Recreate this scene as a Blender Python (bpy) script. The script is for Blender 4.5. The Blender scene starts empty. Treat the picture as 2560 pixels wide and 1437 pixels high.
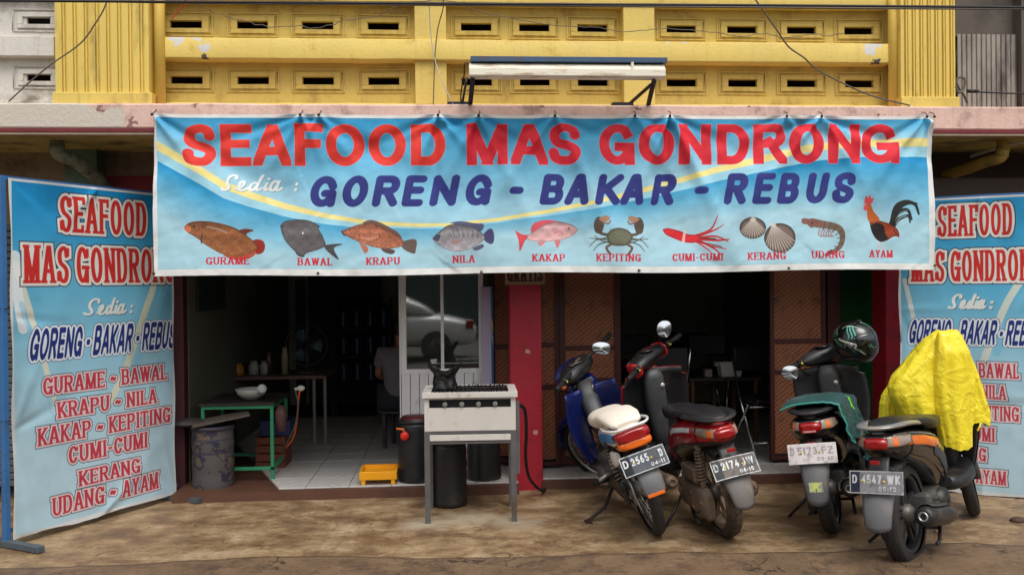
import bpy, bmesh, math, random
import numpy as np
from mathutils import Vector, Matrix, noise
random.seed(7); RNG = np.random.default_rng(7)
R = math.radians
SC = bpy.context.scene
COL = SC.collection
# ---------------------------------------------------------------- camera, sky, sun, exposure
FOC, YAW, PITCH, ROLL = 2200.0, -4.0, -0.35, -0.59
CAMP = Vector((0, 0, 1.5))
CROT = Matrix.Rotation(R(YAW), 3, 'Z') @ Matrix.Rotation(R(90 + PITCH), 3, 'X') @ Matrix.Rotation(R(ROLL), 3, 'Z')
cam_data = bpy.data.cameras.new('camera')
cam_data.sensor_width = 36.0
cam_data.lens = FOC / 2560 * 36
cam_data.clip_start = 0.05; cam_data.clip_end = 400
camera = bpy.data.objects.new('camera', cam_data)
camera.matrix_world = Matrix.Translation(CAMP) @ CROT.to_4x4()
COL.objects.link(camera); SC.camera = camera
SUN_EL, SUN_AZ = 60.0, 12.0       # azimuth: degrees from -Y (behind the camera) towards +X
world = bpy.data.worlds.new('World'); SC.world = world; world.use_nodes = True
wt = world.node_tree; wt.nodes.clear()
wo = wt.nodes.new('ShaderNodeOutputWorld'); wb = wt.nodes.new('ShaderNodeBackground')
sky = wt.nodes.new('ShaderNodeTexSky'); sky.sky_type = 'NISHITA'; sky.sun_disc = False
sky.sun_elevation = R(SUN_EL); sky.sun_rotation = R(180 - SUN_AZ)
sky.air_density = 1.0; sky.dust_density = 4.0; sky.ozone_density = 1.0
hs = wt.nodes.new('ShaderNodeHueSaturation'); hs.inputs['Saturation'].default_value = 0.15
wt.links.new(sky.outputs[0], hs.inputs['Color']); wt.links.new(hs.outputs[0], wb.inputs['Color'])
wb.inputs['Strength'].default_value = 0.125
wt.links.new(wb.outputs[0], wo.inputs['Surface'])
sd = bpy.data.lights.new('sun', 'SUN'); sd.energy = 1.0; sd.angle = R(35); sd.color = (1, .975, .93)
sun = bpy.data.objects.new('sun', sd)
sdir = Vector((math.sin(R(SUN_AZ)) * math.cos(R(SUN_EL)), -math.cos(R(SUN_AZ)) * math.cos(R(SUN_EL)), math.sin(R(SUN_EL))))
sun.rotation_euler = sdir.to_track_quat('Z', 'Y').to_euler(); sun.location = (0, -5, 12)
COL.objects.link(sun)
SC.view_settings.view_transform = 'Standard'; SC.view_settings.look = 'None'
SC.view_settings.gamma = 1; SC.view_settings.use_curve_mapping = False
SC.view_settings.exposure = 0.55
SC.render.engine = 'CYCLES'
SC.cycles.use_denoising = True
SC.cycles.max_bounces = 9; SC.cycles.diffuse_bounces = 7; SC.cycles.glossy_bounces = 3; SC.cycles.transmission_bounces = 5
SC.cycles.sample_clamp_indirect = 6

# ---------------------------------------------------------------- measuring: photograph pixel -> point on a real plane
def ray(px, py): return CROT @ Vector(((px - 1280) / FOC, -(py - 718.5) / FOC, -1))
def PY(px, py, Y):
    d = ray(px, py); return CAMP + d * ((Y - CAMP.y) / d.y)
def PG(px, py, z=0.0):
    d = ray(px, py); return CAMP + d * ((z - CAMP.z) / d.z)
def PP(px, py, a, b):                      # vertical plane through ground points a and b -> (distance along, height)
    ab = Vector((b[0] - a[0], b[1] - a[1], 0)); L = ab.length; t = ab / L
    n = Vector((-t.y, t.x, 0)); d = ray(px, py)
    k = (Vector((a[0], a[1], 0)) - CAMP).dot(n) / d.dot(n); p = CAMP + d * k
    return (p - Vector((a[0], a[1], 0))).dot(t), p.z
def lin(c): c = c / 255.0; return c / 12.92 if c <= .04045 else ((c + .055) / 1.055) ** 2.4
def rgb(*c): return (lin(c[0]), lin(c[1]), lin(c[2]), 1)

# ---------------------------------------------------------------- materials
MATS = {}
def mat(name, col, rough=.6, metal=0., var=.12, vs=5., dirt=None, dirt_amt=.4, ds=3., bump=0., bs=60., spec=.5, coat=0., alpha=1., trans=0., emit=None, grain=None, stretch=None, ior=1.45, sheen=0.):
    if name in MATS: return MATS[name]
    m = bpy.data.materials.new(name); MATS[name] = m; m.use_nodes = True
    t = m.node_tree; N = t.nodes; L = t.links; b = N['Principled BSDF']
    col = rgb(*col) if max(col) > 1 else (*col[:3], 1)
    tc = N.new('ShaderNodeTexCoord'); mp = N.new('ShaderNodeMapping'); L.new(tc.outputs['Object'], mp.inputs[0])
    if stretch: mp.inputs['Scale'].default_value = stretch
    n1 = N.new('ShaderNodeTexNoise'); n1.inputs['Scale'].default_value = vs; n1.inputs['Detail'].default_value = 6; n1.inputs['Roughness'].default_value = .6
    L.new(mp.outputs[0], n1.inputs['Vector'])
    mr = N.new('ShaderNodeMapRange'); mr.inputs['From Min'].default_value = .25; mr.inputs['From Max'].default_value = .75
    mr.inputs['To Min'].default_value = 1 - var; mr.inputs['To Max'].default_value = 1 + var; L.new(n1.outputs['Fac'], mr.inputs[0])
    vm = N.new('ShaderNodeVectorMath'); vm.operation = 'SCALE'; vm.inputs[0].default_value = col[:3]; L.new(mr.outputs[0], vm.inputs['Scale'])
    out = vm.outputs[0]
    if dirt:
        n2 = N.new('ShaderNodeTexNoise'); n2.inputs['Scale'].default_value = ds; n2.inputs['Detail'].default_value = 9; n2.inputs['Roughness'].default_value = .68
        L.new(mp.outputs[0], n2.inputs['Vector'])
        r2 = N.new('ShaderNodeMapRange'); r2.inputs['From Min'].default_value = .72 - dirt_amt * .5; r2.inputs['From Max'].default_value = .86 - dirt_amt * .35; L.new(n2.outputs['Fac'], r2.inputs[0])
        mx = N.new('ShaderNodeMix'); mx.data_type = 'RGBA'; L.new(r2.outputs[0], mx.inputs[0]); L.new(out, mx.inputs[6]); mx.inputs[7].default_value = rgb(*dirt)
        out = mx.outputs[2]
    L.new(out, b.inputs['Base Color'])
    rr = N.new('ShaderNodeMapRange'); rr.inputs['From Min'].default_value = .3; rr.inputs['From Max'].default_value = .7
    rr.inputs['To Min'].default_value = max(.02, rough - .08); rr.inputs['To Max'].default_value = min(1, rough + .08); L.new(n1.outputs['Fac'], rr.inputs[0]); L.new(rr.outputs[0], b.inputs['Roughness'])
    b.inputs['Metallic'].default_value = metal; b.inputs['Specular IOR Level'].default_value = spec; b.inputs['Coat Weight'].default_value = coat
    b.inputs['Coat Roughness'].default_value = .12; b.inputs['Transmission Weight'].default_value = trans; b.inputs['IOR'].default_value = ior; b.inputs['Alpha'].default_value = alpha
    if sheen: b.inputs['Sheen Weight'].default_value = sheen
    if emit: b.inputs['Emission Color'].default_value = rgb(*emit); b.inputs['Emission Strength'].default_value = 1
    if bump:
        n3 = N.new('ShaderNodeTexNoise'); n3.inputs['Scale'].default_value = bs; n3.inputs['Detail'].default_value = 8; L.new(mp.outputs[0], n3.inputs['Vector'])
        bp = N.new('ShaderNodeBump'); bp.inputs['Strength'].default_value = bump; bp.inputs['Distance'].default_value = .01; L.new(n3.outputs['Fac'], bp.inputs['Height']); L.new(bp.outputs[0], b.inputs['Normal'])
    return m
def tree_of(m): return m.node_tree.nodes, m.node_tree.links, m.node_tree.nodes['Principled BSDF']
def base_src(m):
    b = m.node_tree.nodes['Principled BSDF']; return b.inputs['Base Color'].links[0].from_socket
def overlay(m, col, fac_socket):           # mixes a colour over the base colour
    N, L, b = tree_of(m); s = base_src(m); mx = N.new('ShaderNodeMix'); mx.data_type = 'RGBA'
    L.new(fac_socket, mx.inputs[0]); L.new(s, mx.inputs[6]); mx.inputs[7].default_value = rgb(*col); L.new(mx.outputs[2], b.inputs['Base Color'])
def spots(m, pts, col, scale=30, thr=.5, soft=.03):   # worn or chipped places: (point, radius) in the object's own space, ragged by noise
    N, L, b = tree_of(m); tc = N.new('ShaderNodeTexCoord'); ns = N.new('ShaderNodeTexNoise'); ns.inputs['Scale'].default_value = scale; ns.inputs['Detail'].default_value = 5
    L.new(tc.outputs['Object'], ns.inputs['Vector']); tot = None
    for p, r in pts:
        d = N.new('ShaderNodeVectorMath'); d.operation = 'DISTANCE'; L.new(tc.outputs['Object'], d.inputs[0]); d.inputs[1].default_value = p
        q = N.new('ShaderNodeMapRange'); q.inputs['From Min'].default_value = r; q.inputs['From Max'].default_value = 0; L.new(d.outputs['Value'], q.inputs[0])
        if tot is None: tot = q.outputs[0]
        else:
            a = N.new('ShaderNodeMath'); a.operation = 'MAXIMUM'; L.new(tot, a.inputs[0]); L.new(q.outputs[0], a.inputs[1]); tot = a.outputs[0]
    mu = N.new('ShaderNodeMath'); mu.operation = 'MULTIPLY'; L.new(tot, mu.inputs[0]); L.new(ns.outputs['Fac'], mu.inputs[1])
    g = N.new('ShaderNodeMapRange'); g.inputs['From Min'].default_value = thr * .5; g.inputs['From Max'].default_value = thr * .5 + soft; L.new(mu.outputs[0], g.inputs[0])
    overlay(m, col, g.outputs[0])
def img_mat(name, img, rough=.5, spec=.4, transl=0., bump=0., bs=200.):
    m = bpy.data.materials.new(name); MATS[name] = m; m.use_nodes = True; N, L, b = tree_of(m)
    ti = N.new('ShaderNodeTexImage'); ti.image = img; ti.interpolation = 'Cubic'; ti.extension = 'EXTEND'; L.new(ti.outputs[0], b.inputs['Base Color'])
    b.inputs['Roughness'].default_value = rough; b.inputs['Specular IOR Level'].default_value = spec
    if bump:
        tc = N.new('ShaderNodeTexCoord'); n3 = N.new('ShaderNodeTexNoise'); n3.inputs['Scale'].default_value = bs; n3.inputs['Detail'].default_value = 6; L.new(tc.outputs['Object'], n3.inputs['Vector'])
        bp = N.new('ShaderNodeBump'); bp.inputs['Strength'].default_value = bump; bp.inputs['Distance'].default_value = .01; L.new(n3.outputs['Fac'], bp.inputs['Height']); L.new(bp.outputs[0], b.inputs['Normal'])
    if transl:
        tr = N.new('ShaderNodeBsdfTranslucent'); L.new(ti.outputs[0], tr.inputs[0]); ms = N.new('ShaderNodeMixShader'); ms.inputs[0].default_value = transl
        L.new(b.outputs[0], ms.inputs[1]); L.new(tr.outputs[0], ms.inputs[2]); L.new(ms.outputs[0], N['Material Output'].inputs[0])
    return m

# ---------------------------------------------------------------- mesh building
class MB:
    def __init__(s): s.v = []; s.f = []; s.sm = []; s.mi = []; s.uv = []
    def add(s, vs, fs, smooth=False, m=0, M=None, uvs=None):
        o = len(s.v)
        if M is not None: vs = [M @ Vector(p) for p in vs]
        s.v += [tuple(p) for p in vs]; s.f += [[i + o for i in f] for f in fs]; s.sm += [smooth] * len(fs); s.mi += [m] * len(fs)
        s.uv += [None if uvs is None else [uvs[i] for i in f] for f in fs]; return s
    def box(s, x0, x1, y0, y1, z0, z1, m=0, M=None):
        return s.add([(x, y, z) for x in (x0, x1) for y in (y0, y1) for z in (z0, z1)],
                     [(0, 1, 3, 2), (4, 6, 7, 5), (0, 4, 5, 1), (2, 3, 7, 6), (0, 2, 6, 4), (1, 5, 7, 3)], False, m, M)
    def quad(s, a, b, c, d, m=0): return s.add([a, b, c, d], [(0, 1, 2, 3)], False, m, None, [(0, 0), (1, 0), (1, 1), (0, 1)])
    def bar(s, p, q, w, h, up=(0, 0, 1), m=0, M=None):
        p, q = Vector(p), Vector(q); t = (q - p).normalized(); u = Vector(up); a = t.cross(u)
        if a.length < .01: a = t.cross(Vector((1, 0, 0)))
        a.normalize(); u = a.cross(t); vs = []
        for c in (p, q):
            for i, j in ((-1, -1), (1, -1), (1, 1), (-1, 1)): vs.append(c + a * (w / 2 * i) + u * (h / 2 * j))
        return s.add(vs, [(3, 2, 1, 0), (4, 5, 6, 7), (0, 1, 5, 4), (1, 2, 6, 5), (2, 3, 7, 6), (3, 0, 4, 7)], False, m, M)
    def rings(s, rs, close=True, caps=(True, True), smooth=True, m=0, M=None):
        n = len(rs[0]); vs = [p for r in rs for p in r]; fs = []
        for i in range(len(rs) - 1):
            for j in range(n if close else n - 1):
                k = (j + 1) % n; fs.append((i * n + j, i * n + k, (i + 1) * n + k, (i + 1) * n + j))
        s.add(vs, fs, smooth, m, M)
        if caps[0]: s.add(rs[0], [tuple(range(n))[::-1]], False, m, M)
        if caps[1]: s.add(rs[-1], [tuple(range(n))], False, m, M)
        return s
    def tube(s, pts, r, n=10, smooth=True, m=0, M=None, caps=True):
        pts = [Vector(p) for p in pts]; rr = r if isinstance(r, (list, tuple)) else [r] * len(pts); rs = []; a = None
        for i, p in enumerate(pts):
            t = (pts[min(i + 1, len(pts) - 1)] - pts[max(i - 1, 0)]).normalized()
            if a is None: a = t.cross(Vector((0, 0, 1)) if abs(t.z) < .9 else Vector((1, 0, 0))).normalized()
            else: a = (a - t * a.dot(t)).normalized()
            b = t.cross(a)
            rs.append([p + (a * math.cos(2 * math.pi * k / n) + b * math.sin(2 * math.pi * k / n)) * rr[i] for k in range(n)])
        return s.rings(rs, True, (caps, caps), smooth, m, M)
    def cyl(s, p, q, r, r2=None, n=16, m=0, M=None): return s.tube([p, q], [r, r if r2 is None else r2], n, True, m, M)
    def lathe(s, prof, c=(0, 0, 0), axis='z', n=32, m=0, M=None, smooth=True, a0=0, a1=360, caps=False):
        full = abs(a1 - a0) >= 360; rs = []; k = n if full else n + 1
        for i in range(k):
            a = R(a0 + (a1 - a0) * i / n); ca, sa = math.cos(a), math.sin(a); row = []
            for r, h in prof:
                if axis == 'z': p = (r * ca, r * sa, h)
                elif axis == 'y': p = (r * ca, h, r * sa)
                else: p = (h, r * ca, r * sa)
                row.append((c[0] + p[0], c[1] + p[1], c[2] + p[2]))
            rs.append(row)
        if full: rs.append(rs[0])
        return s.rings(rs, False, (caps, caps), smooth, m, M)
    def loft(s, st, n=20, m=0, M=None, caps=(True, True), e=2.6, fn=None):
        # stations (x, z, half width in y, half thickness[, y offset]) along a path in the x-z plane
        rs = []
        for i, q in enumerate(st):
            a = st[max(i - 1, 0)]; b = st[min(i + 1, len(st) - 1)]; t = Vector((b[0] - a[0], 0, b[1] - a[1])).normalized(); nn = Vector((-t.z, 0, t.x)); y0 = q[4] if len(q) > 4 else 0
            row = []
            for k in range(n):
                th = 2 * math.pi * k / n; c, d = math.cos(th), math.sin(th)
                cy = math.copysign(abs(c) ** (2 / e), c); cz = math.copysign(abs(d) ** (2 / e), d)
                row.append(Vector((q[0], y0 + cy * q[2], q[1])) + nn * (cz * q[3]))
            rs.append(row)
        return s.rings(rs, True, caps, True, m, M)
    def ell(s, c, r, n=20, k=12, m=0, M=None):
        prof = [(math.sin(math.pi * i / k), -math.cos(math.pi * i / k)) for i in range(k + 1)]
        Q = Matrix.Translation(c) @ Matrix.Diagonal((r[0], r[1], r[2], 1)); return s.lathe(prof, n=n, m=m, M=Q if M is None else M @ Q)
    def sheet(s, g, th=0., m=0, M=None, uv=None, smooth=True):
        # g: rows of points; th: thickness along the local normal
        nr, nc = len(g), len(g[0]); P = [[Vector(p) for p in r] for r in g]
        uvs = [(j / (nc - 1), i / (nr - 1)) for i in range(nr) for j in range(nc)] if uv is None else uv
        front = [p for r in P for p in r]; fs = [(i * nc + j, i * nc + j + 1, (i + 1) * nc + j + 1, (i + 1) * nc + j) for i in range(nr - 1) for j in range(nc - 1)]
        s.add(front, fs, smooth, m, M, uvs)
        if th:
            back = []
            for i in range(nr):
                for j in range(nc):
                    du = P[i][min(j + 1, nc - 1)] - P[i][max(j - 1, 0)]; dv = P[min(i + 1, nr - 1)][j] - P[max(i - 1, 0)][j]
                    nn = du.cross(dv); nn = nn.normalized() if nn.length > 1e-9 else Vector((0, 1, 0)); back.append(P[i][j] - nn * th)
            s.add(back, [f[::-1] for f in fs], smooth, m, M, uvs)
            loop = [(0, j) for j in range(nc)] + [(i, nc - 1) for i in range(1, nr)] + [(nr - 1, j) for j in range(nc - 2, -1, -1)] + [(i, 0) for i in range(nr - 2, 0, -1)]
            A = [front[i * nc + j] for i, j in loop]; B = [back[i * nc + j] for i, j in loop]; K = len(A)
            s.add(A + B, [(k, K + k, K + (k + 1) % K, (k + 1) % K) for k in range(K)], False, m, M)
        return s
    def prism(s, poly, a0, a1, axis='y', m=0, M=None, smooth=False):
        def P(u, v, a): return (u, a, v) if axis == 'y' else ((u, v, a) if axis == 'z' else (a, u, v))
        n = len(poly); vs = [P(u, v, a0) for u, v in poly] + [P(u, v, a1) for u, v in poly]
        s.add(vs, [(i, (i + 1) % n, n + (i + 1) % n, n + i) for i in range(n)], smooth, m, M)
        return s.add(vs, [tuple(range(n))[::-1], tuple(range(n, 2 * n))], False, m, M)

ORG = {}
def setp(o, label=None, cat=None, group=None, kind=None):
    if label: o['label'] = label
    if cat: o['category'] = cat
    if group: o['group'] = group
    if kind: o['kind'] = kind
    return o
def thing(name, label, cat, loc=(0, 0, 0), rot=None, group=None):
    o = bpy.data.objects.new(name, None); o.empty_display_size = .1; COL.objects.link(o); o.location = loc
    if rot is not None: o.rotation_euler = rot; ORG[o.name] = Vector((0, 0, 0))
    else: ORG[o.name] = Vector(loc)
    return setp(o, label, cat, group)
def holder(name, parent):                   # a part made of sub-parts
    o = bpy.data.objects.new(name, None); o.empty_display_size = .05; COL.objects.link(o); o.parent = parent; ORG[o.name] = ORG[parent.name]; return o
def mk_mesh(name, mb, m):
    me = bpy.data.meshes.new(name); me.from_pydata(mb.v, [], mb.f)
    for k in (m if isinstance(m, (list, tuple)) else [m]): me.materials.append(k)
    me.polygons.foreach_set('use_smooth', mb.sm); me.polygons.foreach_set('material_index', mb.mi)
    if any(u is not None for u in mb.uv):
        ul = me.uv_layers.new(name='UVMap'); flat = []
        for f, u in zip(mb.f, mb.uv): flat += [c for q in (u or [(0, 0)] * len(f)) for c in q]
        ul.data.foreach_set('uv', flat)
    me.update(); return me
def obj(name, mb, m, parent=None, bevel=0., kind=None, label=None, fix=True, seg=2, origin=None):
    if parent is not None and ORG.get(parent.name) is not None and ORG[parent.name].length > 0:
        o0 = ORG[parent.name]; mb.v = [(p[0] - o0.x, p[1] - o0.y, p[2] - o0.z) for p in mb.v]
    if origin is not None: mb.v = [(p[0] - origin[0], p[1] - origin[1], p[2] - origin[2]) for p in mb.v]
    me = mk_mesh(name, mb, m)
    if fix:
        bm = bmesh.new(); bm.from_mesh(me); bmesh.ops.remove_doubles(bm, verts=bm.verts, dist=1e-5); bmesh.ops.recalc_face_normals(bm, faces=bm.faces); bm.to_mesh(me); bm.free()
    o = bpy.data.objects.new(name, me); COL.objects.link(o)
    if parent is not None: o.parent = parent; ORG[o.name] = ORG.get(parent.name, Vector((0, 0, 0)))
    if origin is not None: o.location = origin; ORG[o.name] = Vector(origin)
    if bevel: b = o.modifiers.new('bevel', 'BEVEL'); b.width = bevel; b.segments = seg; b.limit_method = 'ANGLE'; b.angle_limit = R(40); b.use_clamp_overlap = True
    return setp(o, label, None, None, kind)
def single(name, mb, m, label, cat, group=None, bevel=0., kind=None, origin=None):
    o = obj(name, mb, m, None, bevel, kind, None, True, 2, origin); return setp(o, label, cat, group)
def struct(name, mb, m, bevel=0.): return obj(name, mb, m, None, bevel, 'structure')
def kids(o): return [c for c in COL.objects if c.parent == o]
def copy_tree(o, loc=None, parent=None, kidmap=None):
    kidmap = kidmap or {}
    c = o.copy(); COL.objects.link(c); c.parent = parent
    if loc is not None: c.location = loc
    for ch in [k for k in list(COL.objects) if k.parent == o]: copy_tree(ch, None, c)
    return c
def fbm(x, y, z=0., o=4):
    return noise.fractal(Vector((x, y, z)), 1.0, 2.0, o)
# ---------------------------------------------------------------- flat print: lettering and pictures drawn into images made here
def arc(cx, cy, rx, ry, a0, a1, n=14): return [(cx + rx * math.cos(R(a0 + (a1 - a0) * i / n)), cy + ry * math.sin(R(a0 + (a1 - a0) * i / n))) for i in range(n + 1)]
def spl(pts, n=6):
    P = [pts[0]] + list(pts) + [pts[-1]]; o = []
    for i in range(1, len(P) - 2):
        for k in range(n):
            t = k / n; a, b, c, d = (np.array(P[i + j], float) for j in (-1, 0, 1, 2))
            o.append(tuple(.5 * ((2 * b) + (c - a) * t + (2 * a - 5 * b + 4 * c - d) * t * t + (3 * b - a - 3 * c + d) * t ** 3)))
    return o + [tuple(P[-2])]
# strokes in a unit box: 's' straight with square ends, 'c' curve with plain ends
S_ = spl([(.98, .74), (.88, .93), (.52, 1.0), (.12, .90), (.04, .70), (.22, .54), (.62, .45), (.94, .34), (.98, .18), (.78, .02), (.45, 0), (.10, .08), (0, .28)])
O_ = arc(.5, .5, .5, .5, 0, 360, 28)
C_ = [(.97, .70)] + arc(.5, .5, .5, .5, 45, 315, 20) + [(.97, .30)]
GL = {
 'A': [('s', [(0, 0), (.45, 1)]), ('s', [(1, 0), (.55, 1)]), ('s', [(.2, .3), (.8, .3)])],
 'B': [('s', [(0, 0), (0, 1)]), ('c', [(0, 1), (.55, 1)] + arc(.6, .76, .32, .24, 90, -90, 8) + [(0, .52)]), ('c', [(0, .52), (.6, .52)] + arc(.64, .26, .36, .26, 90, -90, 8) + [(0, 0)])],
 'C': [('c', C_)], 'D': [('s', [(0, 0), (0, 1)]), ('c', [(0, 1), (.35, 1)] + arc(.45, .5, .55, .5, 90, -90, 14) + [(0, 0)])],
 'E': [('s', [(0, 0), (0, 1)]), ('s', [(0, 1), (1, 1)]), ('s', [(0, .53), (.92, .53)]), ('s', [(0, 0), (1, 0)])],
 'F': [('s', [(0, 0), (0, 1)]), ('s', [(0, 1), (1, 1)]), ('s', [(0, .52), (.9, .52)])],
 'G': [('c', [(.97, .70)] + arc(.5, .5, .5, .5, 45, 340, 20)), ('s', [(1, 0), (1, .42)]), ('s', [(.6, .42), (1, .42)])],
 'H': [('s', [(0, 0), (0, 1)]), ('s', [(1, 0), (1, 1)]), ('s', [(0, .5), (1, .5)])], 'I': [('s', [(.5, 0), (.5, 1)])],
 'J': [('s', [(1, 1), (1, .3)]), ('c', arc(.5, .3, .5, .3, 0, -180, 10))],
 'K': [('s', [(0, 0), (0, 1)]), ('s', [(1, 1), (.05, .38)]), ('s', [(.3, .56), (1, 0)])],
 'L': [('s', [(0, 0), (0, 1)]), ('s', [(0, 0), (1, 0)])],
 'M': [('s', [(0, 0), (0, 1)]), ('s', [(1, 0), (1, 1)]), ('s', [(.04, 1), (.48, 0)]), ('s', [(.96, 1), (.52, 0)])],
 'N': [('s', [(0, 0), (0, 1)]), ('s', [(1, 0), (1, 1)]), ('s', [(0, 1), (1, 0)])], 'O': [('c', O_)],
 'P': [('s', [(0, 0), (0, 1)]), ('c', [(0, 1), (.6, 1)] + arc(.66, .74, .34, .26, 90, -90, 8) + [(0, .48)])],
 'R': [('s', [(0, 0), (0, 1)]), ('c', [(0, 1), (.6, 1)] + arc(.64, .75, .34, .25, 90, -90, 8) + [(0, .5)]), ('s', [(.52, .5), (1, 0)])],
 'S': [('c', S_)], 'T': [('s', [(.5, 0), (.5, 1)]), ('s', [(0, 1), (1, 1)])],
 'U': [('s', [(0, 1), (0, .35)]), ('c', [(0, .4)] + arc(.5, .35, .5, .35, 180, 360, 12) + [(1, .4)]), ('s', [(1, 1), (1, .35)])],
 'W': [('s', [(0, 1), (.25, 0)]), ('s', [(.25, 0), (.5, 1)]), ('s', [(.5, 1), (.75, 0)]), ('s', [(.75, 0), (1, 1)])],
 'Y': [('s', [(0, 1), (.5, .45)]), ('s', [(1, 1), (.5, .45)]), ('s', [(.5, 0), (.5, .48)])],
 'Z': [('s', [(0, 1), (1, 1)]), ('s', [(1, 1), (0, 0)]), ('s', [(0, 0), (1, 0)])],
 '-': [('s', [(.1, .45), (.9, .45)])], '.': [('c', [(.5, 0), (.5, .02)])], ':': [('c', [(.5, .05), (.5, .12)]), ('c', [(.5, .55), (.5, .62)])],
 '~': [('c', spl([(0, .38), (.25, .56), (.5, .45), (.75, .36), (1, .54)]))],
 '0': [('c', O_)], '1': [('s', [(.6, 0), (.6, 1)]), ('s', [(.25, .78), (.6, 1)])],
 '2': [('c', spl([(.02, .72), (.15, .93), (.5, 1), (.88, .9), (.95, .68), (.7, .4), (.0, 0)])), ('s', [(0, 0), (1, 0)])],
 '3': [('c', spl([(.03, .85), (.4, 1), (.85, .88), (.8, .62), (.45, .53), (.9, .42), (.95, .15), (.5, 0), (0, .12)]))],
 '4': [('s', [(.75, 0), (.75, 1)]), ('s', [(.75, 1), (0, .3)]), ('s', [(0, .3), (1, .3)])],
 '5': [('s', [(.15, 1), (.95, 1)]), ('s', [(.15, 1), (.08, .52)]), ('c', spl([(.08, .52), (.5, .64), (.95, .48), (.95, .15), (.5, 0), (0, .1)]))],
 '6': [('c', O_[14:] and arc(.5, .3, .48, .3, 0, 360, 20)), ('c', spl([(.85, 1), (.35, .85), (.06, .5), (.02, .3)]))],
 '7': [('s', [(0, 1), (1, 1)]), ('s', [(1, 1), (.35, 0)])], '8': [('c', arc(.5, .27, .48, .27, 0, 360, 18)), ('c', arc(.5, .77, .4, .23, 0, 360, 18))],
 '9': [('c', arc(.5, .7, .48, .3, 0, 360, 20)), ('c', spl([(.98, .7), (.9, .35), (.5, .08), (.15, 0)]))],
 's': [('c', spl([(-.05, .1), (.12, .02), (.4, .03), (.52, .2), (.3, .5), (.3, .78), (.55, .98), (.9, .96), (.98, .78)]))],
 'e': [('c', spl([(.0, .08), (.35, .18), (.55, .38), (.42, .52), (.2, .4), (.15, .15), (.4, 0), (.8, .06), (1.0, .16)]))],
 'd': [('c', spl([(.62, .45), (.35, .52), (.1, .3), (.15, .05), (.4, .03), (.62, .35)])), ('c', spl([(.9, 1.0), (.75, .7), (.6, .15), (.75, .02), (1.0, .14)]))],
 'i': [('c', spl([(.5, .5), (.38, .2), (.5, .02), (.9, .14)])), ('c', [(.62, .76), (.66, .8)])],
 'a': [('c', spl([(.68, .45), (.35, .52), (.08, .28), (.15, .03), (.4, .03), (.65, .3)])), ('c', spl([(.72, .52), (.6, .15), (.75, .02), (1.05, .14)]))],
}
SERIF = {'A': [(0, 0), (1, 0)], 'B': [(0, 0), (0, 1)], 'D': [(0, 0), (0, 1)], 'E': [(0, 0), (0, 1)], 'F': [(0, 0), (0, 1)], 'G': [(1, .42)], 'H': [(0, 0), (0, 1), (1, 0), (1, 1)], 'I': [(.5, 0), (.5, 1)],
         'K': [(0, 0), (0, 1), (1, 0), (1, 1)], 'L': [(0, 0), (0, 1)], 'M': [(0, 0), (0, 1), (1, 0), (1, 1)], 'N': [(0, 0), (0, 1), (1, 1)], 'P': [(0, 0), (0, 1)], 'R': [(0, 0), (0, 1), (1, 0)],
         'T': [(.5, 0)], 'U': [(0, 1), (1, 1)], 'W': [(0, 1), (1, 1)], 'Y': [(0, 1), (1, 1), (.5, 0)]}
TICK = {'C': [(1, .72, .95)], 'G': [(1, .72, .95)], 'S': [(1, .72, .95), (0, .05, .3)], 'E': [(1, 0, .22), (1, .78, 1)], 'F': [(1, .76, 1)], 'L': [(1, 0, .25)], 'T': [(0, .76, 1), (1, .76, 1)]}
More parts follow.
